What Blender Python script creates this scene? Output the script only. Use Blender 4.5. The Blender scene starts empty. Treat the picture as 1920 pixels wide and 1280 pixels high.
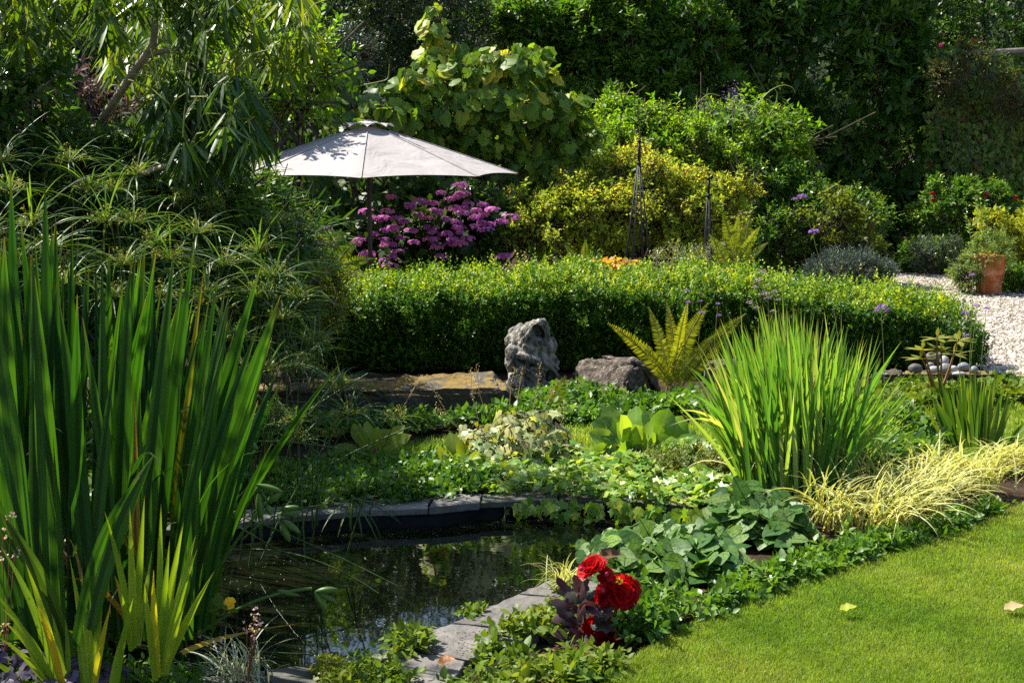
import bpy, bmesh, math, zlib
import numpy as np
from mathutils import Vector, noise as mnoise
from math import radians, pi, sin, cos, tan

# ------------------------------------------------------------------ camera, sky, sun, exposure
sc = bpy.context.scene
COL = sc.collection
F_PX = 2667.0
PITCH = math.atan(380.0 / F_PX)
CAM = np.array([0.0, 0.0, 2.0])
cam_d = bpy.data.cameras.new("camera")
cam = bpy.data.objects.new("camera", cam_d)
COL.objects.link(cam)
cam.location = CAM
cam.rotation_euler = (pi / 2 - PITCH, 0, 0)
cam_d.sensor_width = 36.0
cam_d.lens = 36.0 * F_PX / 1920.0
cam_d.clip_start = 0.05
cam_d.clip_end = 600
cam_d.dof.use_dof = True
cam_d.dof.focus_distance = 9.5
cam_d.dof.aperture_fstop = 14.0
sc.camera = cam

SUN_DIR = np.array([-0.66, 0.40, 1.05]); SUN_DIR /= np.linalg.norm(SUN_DIR)   # towards the sun
SUN_EL = math.asin(SUN_DIR[2])
SUN_AZ = math.atan2(SUN_DIR[0], SUN_DIR[1])
world = bpy.data.worlds.new("World"); sc.world = world
world.use_nodes = True
wn = world.node_tree; wn.nodes.clear()
sky = wn.nodes.new("ShaderNodeTexSky"); sky.sky_type = 'NISHITA'; sky.sun_disc = False
sky.sun_elevation = SUN_EL; sky.sun_rotation = SUN_AZ
bgn = wn.nodes.new("ShaderNodeBackground"); bgn.inputs[1].default_value = 0.085
wo = wn.nodes.new("ShaderNodeOutputWorld")
wn.links.new(sky.outputs[0], bgn.inputs[0]); wn.links.new(bgn.outputs[0], wo.inputs[0])
sun_d = bpy.data.lights.new("sun", 'SUN'); sun_d.energy = 5.0; sun_d.angle = radians(0.5)
sun_d.color = (1.0, 0.94, 0.84)
sun = bpy.data.objects.new("sun", sun_d); COL.objects.link(sun)
sun.rotation_euler = Vector(SUN_DIR).to_track_quat('Z', 'Y').to_euler()
sc.view_settings.view_transform = 'Standard'
sc.view_settings.look = 'None'
sc.view_settings.exposure = 1.5
sc.view_settings.gamma = 1.0
sc.render.engine = 'CYCLES'
cy = sc.cycles
cy.max_bounces = 6; cy.diffuse_bounces = 3; cy.glossy_bounces = 3; cy.transmission_bounces = 4
cy.transparent_max_bounces = 4
cy.sample_clamp_indirect = 6.0
cy.use_denoising = False
try:
    cy.denoiser = 'OPENIMAGEDENOISE'; cy.denoising_prefilter = 'ACCURATE'
except Exception:
    pass
cy.caustics_reflective = False; cy.caustics_refractive = False

# ------------------------------------------------------------------ photograph geometry -> world
def ray(px, py):
    a = (np.asarray(px, float) - 960) / F_PX
    b = (640 - np.asarray(py, float)) / F_PX
    return np.stack([a, cos(PITCH) + b * sin(PITCH), -sin(PITCH) + b * cos(PITCH)], -1)
def at(px, py, Y):
    d = ray(px, py)
    return CAM + d * (np.asarray(Y, float) / d[..., 1])[..., None]
def gnd(px, py, z=0.0):
    d = ray(px, py)
    return CAM + d * ((z - 2.0) / d[..., 2])[..., None]
def rg_of(name):
    return np.random.default_rng(zlib.crc32(name.encode()))

# ------------------------------------------------------------------ mesh helpers
def nrm(v):
    return v / np.maximum(np.linalg.norm(v, axis=-1, keepdims=True), 1e-9)

class M:
    """collects vertices, faces, per-vertex (u, v, random) and material slots; builds ONE object"""
    def __init__(self):
        self.v = []; self.a = []; self.f = []; self.n = 0
    def add(self, V, F, A=None, mat=0):
        V = np.asarray(V, float).reshape(-1, 3)
        if A is None: A = np.zeros((len(V), 3))
        self.v.append(V); self.a.append(np.asarray(A, float).reshape(-1, 3))
        for f in (F if isinstance(F, list) else [F]):
            f = np.asarray(f, int)
            if f.size: self.f.append((f + self.n, mat))
        self.n += len(V)
        return self
    def build(self, name, mats, parent=None, loc=None, smooth=True):
        me = bpy.data.meshes.new(name)
        V = np.concatenate(self.v); A = np.concatenate(self.a)
        off = np.zeros(3)
        if parent is not None:
            p = parent
            while p is not None:
                off = off + np.array(p.location); p = p.parent
        elif loc is not None:
            off = np.asarray(loc, float)
        V = V - off
        me.vertices.add(len(V)); me.vertices.foreach_set("co", V.astype(np.float32).ravel())
        nl = sum(f.size for f, _ in self.f); npoly = sum(len(f) for f, _ in self.f)
        me.loops.add(nl); me.polygons.add(npoly)
        me.loops.foreach_set("vertex_index", np.concatenate([f.ravel() for f, _ in self.f]).astype(np.int32))
        tot = np.concatenate([np.full(len(f), f.shape[1]) for f, _ in self.f])
        me.polygons.foreach_set("loop_start", (np.cumsum(tot) - tot).astype(np.int32))
        try: me.polygons.foreach_set("loop_total", tot.astype(np.int32))
        except Exception: pass
        me.polygons.foreach_set("material_index", np.concatenate([np.full(len(f), m) for f, m in self.f]).astype(np.int32))
        me.polygons.foreach_set("use_smooth", np.full(npoly, smooth))
        at_ = me.attributes.new("leaf", 'FLOAT_VECTOR', 'POINT')
        at_.data.foreach_set("vector", A.astype(np.float32).ravel())
        for m in (mats if isinstance(mats, (list, tuple)) else [mats]): me.materials.append(m)
        me.update(calc_edges=True)
        o = bpy.data.objects.new(name, me); COL.objects.link(o)
        if parent is not None: o.parent = parent
        elif loc is not None: o.location = loc
        return o

def tag(o, label=None, cat=None, group=None, kind=None):
    if label: o["label"] = label
    if cat: o["category"] = cat
    if group: o["group"] = group
    if kind: o["kind"] = kind
    return o
def thing(name, label, cat, loc=(0, 0, 0), group=None):
    o = bpy.data.objects.new(name, None); COL.objects.link(o)
    o.location = [float(c) for c in loc]; o.empty_display_size = 0.1
    return tag(o, label, cat, group)

# leaf templates : V (n,3) with x along the midrib 0..1, y across (-1..1 = half width), z height; F list
def tpl_diamond(fold=0.25, mid=0.42):
    V = np.array([[0, 0, 0], [mid, 1, fold * .5], [1, 0, -.06], [mid, -1, fold * .5]], float)
    return V, [np.array([[0, 2, 1], [0, 3, 2]])]
def tpl_leaf(seg=4, shape='ovate', fold=0.15, curl=0.15, base=0.0):
    fn = {'ovate': lambda t: np.sin(pi * t ** .72) ** .85, 'lance': lambda t: np.sin(pi * t ** .8) ** .9,
          'obovate': lambda t: np.sin(pi * t ** 1.5) ** .8, 'round': lambda t: np.sqrt(np.maximum(0, 1 - (2 * t - 1) ** 2)),
          'strap': lambda t: np.minimum(1, t * 6) * np.minimum(1, (1 - t) * 2.2) ** .6}[shape]
    ts = np.linspace(0, 1, seg + 1); w = fn(ts)
    V = [[0, 0, 0]]; F3 = []; F4 = []
    for i in range(1, seg):
        z = -curl * ts[i] ** 2
        V += [[ts[i], w[i], z + fold * w[i]], [ts[i], 0, z], [ts[i], -w[i], z + fold * w[i]]]
    V.append([1, 0, -curl])
    e = len(V) - 1
    F3 += [[0, 2, 1], [0, 3, 2]]
    for i in range(seg - 2):
        a = 1 + 3 * i; b = a + 3
        F4 += [[a, a + 1, b + 1, b], [a + 1, a + 2, b + 2, b + 1]]
    a = e - 3
    F3 += [[a, a + 1, e], [a + 1, a + 2, e]]
    return np.array(V, float), [np.array(F3), np.array(F4, int).reshape(-1, 4)]
def tpl_sym(pts, fold=.15, curl=.2, edge=.0):
    """leaf from a left/right symmetric outline: two halves folded along the midrib, edge rippled"""
    P = np.array(pts, float); n = len(P); k = (n - 2) // 2
    Lp = P[1:1 + k]; base, tip = P[0], P[1 + k]
    t = np.linspace(0, 1, k + 2)[1:-1]; mx = base[0] + (tip[0] - base[0]) * t
    def z(x, y, i): return fold * np.abs(y) - curl * np.maximum(x, 0) ** 2 + edge * np.cos(i * 2.3) * np.abs(y)
    i = np.arange(k)
    V = [[base[0], 0, 0]] + [[x, y, q] for x, y, q in zip(Lp[:, 0], Lp[:, 1], z(Lp[:, 0], Lp[:, 1], i))] + [[x, 0, q] for x, q in zip(mx, -curl * np.maximum(mx, 0) ** 2)] + \
        [[x, -y, q] for x, y, q in zip(Lp[:, 0], Lp[:, 1], z(Lp[:, 0], Lp[:, 1], i + 1.4))] + [[tip[0], 0, -curl * tip[0] ** 2]]
    e = len(V) - 1; l, m, r = 1, 1 + k, 1 + 2 * k
    F3 = [[0, m, l], [0, r, m], [l + k - 1, m + k - 1, e], [m + k - 1, r + k - 1, e]]
    F4 = [[l + j, m + j, m + j + 1, l + j + 1] for j in range(k - 1)] + [[m + j, r + j, r + j + 1, m + j + 1] for j in range(k - 1)]
    return np.array(V, float), [np.array(F3), np.array(F4)]
def tpl_outline(pts, cx=0.35, dome=0.0, edge=0.0, rnd=None):
    """fan leaf from an outline (x along, y across); two rings so it can cup"""
    P = np.array(pts, float); n = len(P)
    c = np.array([[cx, 0]])
    mid = c + (P - c) * 0.55
    z0 = np.zeros((1, 1)); zm = np.full((n, 1), dome * .3); zo = np.full((n, 1), dome)
    if edge:
        zo = zo + edge * np.cos(np.arange(n) * 2.4)[:, None]
    V = np.concatenate([np.hstack([c, z0]), np.hstack([mid, zm]), np.hstack([P, zo])])
    i = np.arange(n); j = (i + 1) % n
    F3 = np.stack([np.zeros(n, int), 1 + i, 1 + j], 1)
    F4 = np.stack([1 + i, 1 + n + i, 1 + n + j, 1 + j], 1)
    return V, [F3, F4]
HEART = [(0.10, 0), (0.0, .30), (-.08, .55), (0.0, .85), (.18, 1.0), (.42, .95), (.66, .68), (.85, .34), (1, 0),
         (.85, -.34), (.66, -.68), (.42, -.95), (.18, -1.0), (0.0, -.85), (-.08, -.55), (0.0, -.30)]
IVY = [(0.05, 0), (-.05, .45), (.10, .72), (.30, .62), (.38, 1.0), (.52, .45), (.72, .30), (1, 0),
       (.72, -.30), (.52, -.45), (.38, -1.0), (.30, -.62), (.10, -.72), (-.05, -.45)]
VINE = [(0.08, 0), (-.05, .35), (.02, .8), (.22, .85), (.42, 1.0), (.52, .72), (.75, .62), (.85, .3), (1.0, 0),
        (.85, -.3), (.75, -.62), (.52, -.72), (.42, -1.0), (.22, -.85), (.02, -.8), (-.05, -.35)]

def inst(tpl, P, D, N, L, W, rnd):
    """place a leaf template many times: returns V, faces, attr"""
    V0, F0 = tpl
    n, k = len(P), len(V0)
    L = np.broadcast_to(L, (n,)); W = np.broadcast_to(W, (n,)); rnd = np.broadcast_to(rnd, (n,))
    X = nrm(D); Z = nrm(N - (N * X).sum(-1, keepdims=True) * X + 1e-6); Y = np.cross(Z, X)
    V = (P[:, None, :] + (V0[None, :, 0:1] * L[:, None, None]) * X[:, None, :]
         + (V0[None, :, 1:2] * (W * .5)[:, None, None]) * Y[:, None, :]
         + (V0[None, :, 2:3] * (W * .5)[:, None, None]) * Z[:, None, :])
    A = np.empty((n, k, 3)); A[:, :, 0] = V0[None, :, 0]; A[:, :, 1] = V0[None, :, 1]; A[:, :, 2] = rnd[:, None]
    F = [ (f[None] + (np.arange(n) * k)[:, None, None]).reshape(-1, f.shape[1]) for f in F0 if f.size]
    return V.reshape(-1, 3), F, A.reshape(-1, 3)

def unit(rg, n):
    return nrm(rg.normal(size=(n, 3)))

def sprigs(rg, P, D, L, n, ll, ang=0.9, droop=0.25, up=0.7, jit=0.35, taper=0.35):
    """n leaves along each of len(P) twigs"""
    N = len(P); D = nrm(D); L = np.broadcast_to(L, (N,)); ll = np.broadcast_to(ll, (N,))
    ref = np.where(np.abs(D[:, 2:3]) > .9, [[1., 0, 0]], [[0., 0, 1.]])
    A = nrm(np.cross(D, ref)); B = np.cross(D, A)
    t = (np.arange(n) + .6) / n
    ph = rg.uniform(0, 6.28, (N, 1)) + np.arange(n)[None] * 2.4 + rg.normal(0, .3, (N, n))
    pos = P[:, None] + D[:, None] * (L[:, None] * t)[..., None]
    pos[..., 2] -= droop * L[:, None] * t ** 2 * .6
    side = A[:, None] * np.cos(ph)[..., None] + B[:, None] * np.sin(ph)[..., None]
    a = (ang * (1.15 - .45 * t))[None, :] + rg.normal(0, .18, (N, n))
    d = D[:, None] * np.cos(a)[..., None] + side * np.sin(a)[..., None]
    d[..., 2] -= droop
    nn = D[:, None] * .6 - side * .25 + rg.normal(0, jit, (N, n, 3)); nn[..., 2] += up
    ln = ll[:, None] * (1 - taper * t)[None] * rg.uniform(.75, 1.2, (N, n))
    return pos.reshape(-1, 3), nrm(d.reshape(-1, 3)), nrm(nn.reshape(-1, 3)), ln.ravel()

def lobe_points(rg, lobes, n, lo=.62, hi=1.05, front=.7, lump=.26):
    """points near the skin of a union of ellipsoids, thinned on the side that faces away"""
    C = np.array([l[0] for l in lobes], float); Rr = np.array([l[1] for l in lobes], float)
    ar = (Rr[:, 0] * Rr[:, 2] + Rr[:, 0] * Rr[:, 1] + Rr[:, 1] * Rr[:, 2]); ar /= ar.sum()
    outP, outN = [], []; have = 0
    sd = rg.uniform(0, 6, 6)
    for _ in range(12):
        m = int(n * 1.8)
        i = rg.choice(len(C), m, p=ar)
        d = unit(rg, m)
        fl = (d[:, 1] > .25) & (rg.random(m) < front); d[fl, 1] *= -1
        lp = 1 + lump * (np.sin(d[:, 0] * 5 + sd[0] + i) * np.sin(d[:, 2] * 6 + sd[1] + i * 2) + np.sin(d[:, 1] * 7 + sd[2] + i) * np.sin(d[:, 0] * 11 + sd[3]) * .6)
        r = (lo + (hi - lo) * rg.random(m) ** .6) * lp
        r = np.where(rg.random(m) < .06, r * rg.uniform(1.03, 1.22, m), r)
        P = C[i] + d * Rr[i] * r[:, None]
        ok = np.ones(m, bool)
        for c, q in zip(C, Rr):
            ok &= (((P - c) / q) ** 2).sum(1) > .42
        ok &= P[:, 2] > 0.02
        outP.append(P[ok]); outN.append(nrm(d[ok] / Rr[i][ok])); have += ok.sum()
        if have >= n: break
    return np.concatenate(outP)[:n], np.concatenate(outN)[:n]

def clump_points(rg, lobes, n, per=20, lo=.7, front=.7, lump=.2, size=.17):
    """leafy tufts: sprigs gathered round tuft centres on the skin of the lobes, so dark gaps stay between them"""
    k = max(6, n // per); C, N = lobe_points(rg, lobes, k, lo=lo, front=front, lump=lump); k = len(C)
    s = np.mean([l[1].mean() for l in lobes]) * size
    i = rg.integers(0, k, n); q = rg.normal(0, 1, (n, 3)); q *= np.minimum(1, 1.6 / np.maximum(np.linalg.norm(q, axis=1, keepdims=True), .01))
    sc_ = (s * rg.uniform(.6, 1.35, k))[i]
    P = C[i] + (q - N[i] * (q * N[i]).sum(1, keepdims=True) * .35) * sc_[:, None]
    P[:, 2] = np.maximum(P[:, 2], .03)
    return P, nrm(N[i] * .7 + q * .35 + np.array([0, 0, .15]))

def tubes(P, r, sides=5):
    """P (N,K,3) polylines, r scalar or (N,K)"""
    P = np.asarray(P, float)
    if P.ndim == 2: P = P[None]
    N, K, _ = P.shape
    r = np.broadcast_to(r, (N, K))
    T = nrm(np.gradient(P, axis=1))
    ref = np.where(np.abs(T[:, :1, 2:3]) > .85, [[[1., 0, 0]]], [[[0., 0, 1.]]])
    A = nrm(np.cross(T, np.broadcast_to(ref, T.shape))); B = np.cross(T, A)
    th = np.arange(sides) * 2 * pi / sides
    V = P[:, :, None] + r[..., None, None] * (A[:, :, None] * np.cos(th)[:, None] + B[:, :, None] * np.sin(th)[:, None])
    b = (np.arange(N) * K * sides)[:, None, None]; k = (np.arange(K - 1) * sides)[None, :, None]
    s = np.arange(sides)[None, None]; s2 = (s + 1) % sides
    F = np.stack([b + k + s, b + k + s2, b + k + sides + s2, b + k + sides + s], -1).reshape(-1, 4)
    A_ = np.zeros((N, K, sides, 3)); A_[..., 0] = np.linspace(0, 1, K)[None, :, None]; A_[..., 2] = .5
    return V.reshape(-1, 3), [F], A_.reshape(-1, 3)
def caps_tube(m, P, r, sides=8, mat=0):
    """one tube with closed ends"""
    V, F, A = tubes(np.asarray(P, float), r, sides); K = len(P)
    F = F + [np.array([list(range(sides))[::-1]]), np.array([[(K - 1) * sides + i for i in range(sides)]])]
    m.add(V, F, A, mat)

def bez(P0, P1, P2, K):
    t = np.linspace(0, 1, K)[None, :, None]
    return (1 - t) ** 2 * P0[:, None] + 2 * t * (1 - t) * P1[:, None] + t ** 2 * P2[:, None]

def ribbons(C, W, side, rnd, fold=.12, tipstart=.55, basew=.75, tw=0.0):
    """C (N,K,3) centre lines -> folded tapering blades; side (N,3) = across direction"""
    N, K, _ = C.shape
    t = np.linspace(0, 1, K)
    prof = np.where(t < tipstart, basew + (1 - basew) * np.sin(np.minimum(t / tipstart, 1) * pi / 2), np.maximum(0, 1 - ((t - tipstart) / (1 - tipstart)) ** 1.7))
    prof = np.maximum(prof, .015)
    T = nrm(np.gradient(C, axis=1))
    S = np.broadcast_to(side[:, None], C.shape)
    S = nrm(S - (S * T).sum(-1, keepdims=True) * T); Nn = np.cross(T, S)
    if np.ndim(tw) or tw:
        a = (np.broadcast_to(tw, (N,))[:, None] * t[None])[..., None]
        S, Nn = S * np.cos(a) + Nn * np.sin(a), Nn * np.cos(a) - S * np.sin(a)
    hw = (np.broadcast_to(W, (N,))[:, None] * .5 * prof)[..., None]
    V = np.stack([C + S * hw + Nn * hw * fold * 2, C, C - S * hw + Nn * hw * fold * 2], 2)
    A = np.zeros((N, K, 3, 3)); A[..., 0] = t[None, :, None]; A[..., 0, 1] = 1; A[..., 2, 1] = -1
    A[..., 2] = np.broadcast_to(rnd, (N,))[:, None, None]
    b = (np.arange(N) * K * 3)[:, None, None]; k = (np.arange(K - 1) * 3)[None, :, None]; c = np.arange(2)[None, None]
    F = np.stack([b + k + c, b + k + c + 1, b + k + 3 + c + 1, b + k + 3 + c], -1).reshape(-1, 4)
    return V.reshape(-1, 3), [F], A.reshape(-1, 3)

def blades_px(rg, rows, K=12, tw=.5, fold=.15, tipstart=.45):
    """rows: base px,py,Y ; tip px,py,Y ; width px ; sag px ; tone"""
    R_ = np.array(rows, float)
    P0 = at(R_[:, 0], R_[:, 1], R_[:, 2]); P2 = at(R_[:, 3], R_[:, 4], R_[:, 5])
    P1 = (P0 * .5 + P2 * .5); P1[:, 0] = P0[:, 0] * .68 + P2[:, 0] * .32
    s = R_[:, 7] * R_[:, 2] / F_PX
    P1[:, 2] += s
    C = bez(P0, P1, P2, K)
    a = rg.uniform(-.5, .5, len(R_))
    side = np.stack([np.cos(a), np.sin(a), np.zeros_like(a)], 1)
    return ribbons(C, R_[:, 6] * R_[:, 2] / F_PX, side, R_[:, 8], fold, tipstart, .8, rg.normal(0, tw, len(R_)))

def arch_blades(rg, P, az, L, W, lean, bend, K=8, rnd=None, fold=.15, tipstart=.35, tw=.4, kink=1.0):
    """grass like blades that start at P, lean by `lean` and bend over by `bend` radians"""
    N = len(P); t = np.linspace(0, 1, K)
    th = np.broadcast_to(lean, (N,))[:, None] + np.broadcast_to(bend, (N,))[:, None] * t[None] ** (1.3 * kink)
    h = np.stack([np.cos(az), np.sin(az), np.zeros(N)], 1)
    st = (np.broadcast_to(L, (N,)) / (K - 1))[:, None]
    dx = np.cumsum(np.sin(th) * st, 1) - np.sin(th[:, :1]) * st; dz = np.cumsum(np.cos(th) * st, 1) - np.cos(th[:, :1]) * st
    C = P[:, None] + h[:, None] * dx[..., None]; C[..., 2] += dz
    side = np.stack([-np.sin(az), np.cos(az), np.zeros(N)], 1)
    if rnd is None: rnd = rg.random(N)
    return ribbons(C, W, side, rnd, fold, tipstart, .75, rg.normal(0, tw, N))

def poly_sample(rg, poly, n):
    poly = np.asarray(poly, float); lo = poly.min(0); hi = poly.max(0); out = []; c = 0
    while c < n:
        p = rg.uniform(lo, hi, (n * 2, 2)); p = p[inside(poly, p)]
        out.append(p); c += len(p)
    return np.concatenate(out)[:n]
def inside(poly, p):
    x, y = p[:, 0], p[:, 1]; r = np.zeros(len(p), bool); j = len(poly) - 1
    for i in range(len(poly)):
        xi, yi = poly[i]; xj, yj = poly[j]
        r ^= ((yi > y) != (yj > y)) & (x < (xj - xi) * (y - yi) / (yj - yi + 1e-12) + xi); j = i
    return r

# ------------------------------------------------------------------ materials
def nt(name):
    m = bpy.data.materials.new(name); m.use_nodes = True; t = m.node_tree; t.nodes.clear()
    o = t.nodes.new("ShaderNodeOutputMaterial")
    return m, t, o
def nd(t, typ, **kw):
    n = t.nodes.new(typ)
    for k, v in kw.items(): setattr(n, k, v)
    return n
def ramp(t, cols, src):
    r = nd(t, "ShaderNodeValToRGB"); e = r.color_ramp.elements
    while len(e) < len(cols): e.new(0.5)
    for i, c in enumerate(cols):
        if len(c) == 4: e[i].position = c[3]
        else: e[i].position = i / max(1, len(cols) - 1)
        e[i].color = (*c[:3], 1)
    t.links.new(src, r.inputs[0]); return r.outputs[0]
def mixc(t, fac, a, b, mode='MIX'):
    n = nd(t, "ShaderNodeMix", data_type='RGBA', blend_type=mode)
    for s, v in ((n.inputs[0], fac), (n.inputs[6], a), (n.inputs[7], b)):
        if isinstance(v, bpy.types.NodeSocket): t.links.new(v, s)
        elif isinstance(v, (int, float)): s.default_value = v
        else: s.default_value = (*v, 1)
    return n.outputs[2]
def math_(t, op, a, b=0.0, c=None):
    n = nd(t, "ShaderNodeMath", operation=op)
    for s, v in zip(n.inputs, (a, b, c)):
        if v is None: continue
        if isinstance(v, bpy.types.NodeSocket): t.links.new(v, s)
        else: s.default_value = v
    return n.outputs[0]

def leafmat(name, cols, trans=.45, tint=(1.9, 1.75, .55), rough=.38, spec=.45, rib=None, edge=None, tipc=None, veins=None, mottle=.25, lat=None, gain=1.12, ribw=.10, tipp=6.0, edgew=.55, stripe=0):
    """leaf: per-leaf tone from the random channel, optional midrib / pale edge / tip / vein colours"""
    m, t, o = nt(name)
    a = nd(t, "ShaderNodeAttribute", attribute_name="leaf")
    s = nd(t, "ShaderNodeSeparateXYZ"); t.links.new(a.outputs["Vector"], s.inputs[0])
    u, v, r = s.outputs
    cols = [(k[0] * (1.12 if k[1] > k[0] * 1.12 else 1), k[1], k[2] * (.8 if k[1] > k[0] * 1.12 else 1)) + tuple(k[3:]) for k in cols]
    cols = [tuple(min(.9, q * gain) for q in k[:3]) + tuple(k[3:]) for k in cols]
    c = ramp(t, cols, r)
    if mottle:
        n = nd(t, "ShaderNodeTexNoise"); n.inputs["Scale"].default_value = 9; n.inputs["Detail"].default_value = 2
        g = nd(t, "ShaderNodeNewGeometry"); t.links.new(g.outputs["Position"], n.inputs["Vector"])
        c = mixc(t, mottle, c, math_(t, 'MULTIPLY_ADD', n.outputs[0], 1.6, .2), 'MULTIPLY')
    av = math_(t, 'ABSOLUTE', v)
    if veins:
        q = nd(t, "ShaderNodeCombineXYZ"); t.links.new(math_(t, 'MULTIPLY_ADD', av, -.55, u), q.inputs[0]); t.links.new(math_(t, 'MULTIPLY', v, .6), q.inputs[1]); t.links.new(math_(t, 'MULTIPLY', r, 9.0), q.inputs[2])
        vo = nd(t, "ShaderNodeTexVoronoi", feature='DISTANCE_TO_EDGE'); vo.inputs["Scale"].default_value = 4.2; t.links.new(q.outputs[0], vo.inputs["Vector"])
        f = math_(t, 'LESS_THAN', vo.outputs[0], .05)
        c = mixc(t, math_(t, 'MULTIPLY', f, .7), c, veins)
        f = math_(t, 'LESS_THAN', av, .06); c = mixc(t, f, c, veins)
        f = math_(t, 'GREATER_THAN', av, 1.02); 
    if rib:
        f = math_(t, 'LESS_THAN', av, ribw); c = mixc(t, math_(t, 'MULTIPLY', f, .6), c, rib)
    if lat:
        w = math_(t, 'SINE', math_(t, 'MULTIPLY', math_(t, 'MULTIPLY_ADD', av, -.42, u), 44.0))
        f = math_(t, 'GREATER_THAN', w, .80); c = mixc(t, math_(t, 'MULTIPLY', f, .45), c, lat)
    if edge:
        f = math_(t, 'GREATER_THAN', av, edgew); c = mixc(t, f, c, edge)
    if stripe:
        w = math_(t, 'SINE', math_(t, 'MULTIPLY', v, stripe)); c = mixc(t, .3, c, math_(t, 'MULTIPLY_ADD', w, .5, .9), 'MULTIPLY')
    if tipc:
        f = math_(t, 'MULTIPLY', math_(t, 'POWER', u, tipp), 1.0); c = mixc(t, f, c, tipc)
    p = nd(t, "ShaderNodeBsdfPrincipled"); t.links.new(c, p.inputs["Base Color"])
    p.inputs["Roughness"].default_value = rough + .06; p.inputs["Specular IOR Level"].default_value = spec * .55
    tr = nd(t, "ShaderNodeBsdfTranslucent"); t.links.new(mixc(t, 1.0, c, tint, 'MULTIPLY'), tr.inputs[0])
    x = nd(t, "ShaderNodeMixShader"); x.inputs[0].default_value = trans
    t.links.new(p.outputs[0], x.inputs[1]); t.links.new(tr.outputs[0], x.inputs[2]); t.links.new(x.outputs[0], o.inputs[0])
    return m

def solid(name, cols, scale=8, rough=.7, spec=.3, bump=.3, bscale=None, metal=0, detail=5, vec='Object', stretch=None, vary=0):
    """noise coloured solid with bump"""
    m, t, o = nt(name)
    tc = nd(t, "ShaderNodeTexCoord"); src = tc.outputs[vec]
    if stretch:
        mp = nd(t, "ShaderNodeMapping"); mp.inputs["Scale"].default_value = stretch; t.links.new(src, mp.inputs[0]); src = mp.outputs[0]
    n = nd(t, "ShaderNodeTexNoise"); n.inputs["Scale"].default_value = scale; n.inputs["Detail"].default_value = detail; n.inputs["Roughness"].default_value = .65
    t.links.new(src, n.inputs["Vector"])
    c = ramp(t, cols, math_(t, 'MULTIPLY_ADD', n.outputs[0], 2.2, -.6))
    if vary:
        oi = nd(t, 'ShaderNodeObjectInfo'); c = mixc(t, 1.0, c, math_(t, 'MULTIPLY_ADD', oi.outputs['Random'], vary, 1 - vary * .5), 'MULTIPLY')
    p = nd(t, "ShaderNodeBsdfPrincipled"); t.links.new(c, p.inputs["Base Color"])
    p.inputs["Roughness"].default_value = rough; p.inputs["Specular IOR Level"].default_value = spec; p.inputs["Metallic"].default_value = metal
    if bump:
        b = nd(t, "ShaderNodeBump"); b.inputs["Strength"].default_value = bump; b.inputs["Distance"].default_value = .02
        n2 = nd(t, "ShaderNodeTexNoise"); n2.inputs["Scale"].default_value = bscale or scale * 4; n2.inputs["Detail"].default_value = 4
        t.links.new(src, n2.inputs["Vector"]); t.links.new(n2.outputs[0], b.inputs["Height"]); t.links.new(b.outputs[0], p.inputs["Normal"])
    t.links.new(p.outputs[0], o.inputs[0])
    return m
# ------------------------------------------------------------------ the setting
POND_PX = [(150, 1010), (300, 992), (400, 983), (520, 970), (683, 957), (822, 951), (894, 942), (1040, 934), (1180, 940), (1300, 950), (1370, 972),
           (1340, 1010), (1230, 1040), (1130, 1056), (1033, 1086), (965, 1115), (885, 1151), (822, 1177), (771, 1200), (700, 1226), (620, 1243), (540, 1252), (420, 1264), (280, 1285), (170, 1250), (110, 1130)]
POND = np.array([gnd(x, y)[:2] for x, y in POND_PX])
GZ = -0.03; WZ = -0.095
m_soil = solid("soil", [(.012, .008, .005), (.035, .022, .013), (.06, .042, .028)], 14, .95, .1, .8, 60)
m_hill = solid("hill_ground", [(.006, .014, .004), (.02, .035, .01)], 2, .95, .1, .5, 20)
m_turf = solid("turf", [(.05, .09, .008), (.10, .15, .016), (.15, .16, .03)], 6, .9, .1, .6, 80)
m_liner = solid("pond_liner", [(.0012, .0012, .0012), (.003, .003, .003)], 6, .5, .12, .6, 14)

def fill_poly(name, outer, z, mat, hole=None, kind='structure', cuts=0):
    bm = bmesh.new(); es = []
    for loop in [outer] + ([hole] if hole is not None else []):
        vs = [bm.verts.new((p[0], p[1], z)) for p in loop]
        es += [bm.edges.new((vs[i], vs[(i + 1) % len(vs)])) for i in range(len(vs))]
    bmesh.ops.triangle_fill(bm, edges=es, use_beauty=True)
    for f in bm.faces:
        if f.normal.z < 0: f.normal_flip()
    me = bpy.data.meshes.new(name); bm.to_mesh(me); bm.free(); me.materials.append(mat)
    o = bpy.data.objects.new(name, me); COL.objects.link(o); tag(o, kind=kind); return o
B = 300.0
tag(fill_poly("ground", [(-B, -B), (B, -B), (B, B), (-B, B)], GZ, m_soil, POND[::-1]), "dark bare soil under the planting of the garden beds", "ground")
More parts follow.
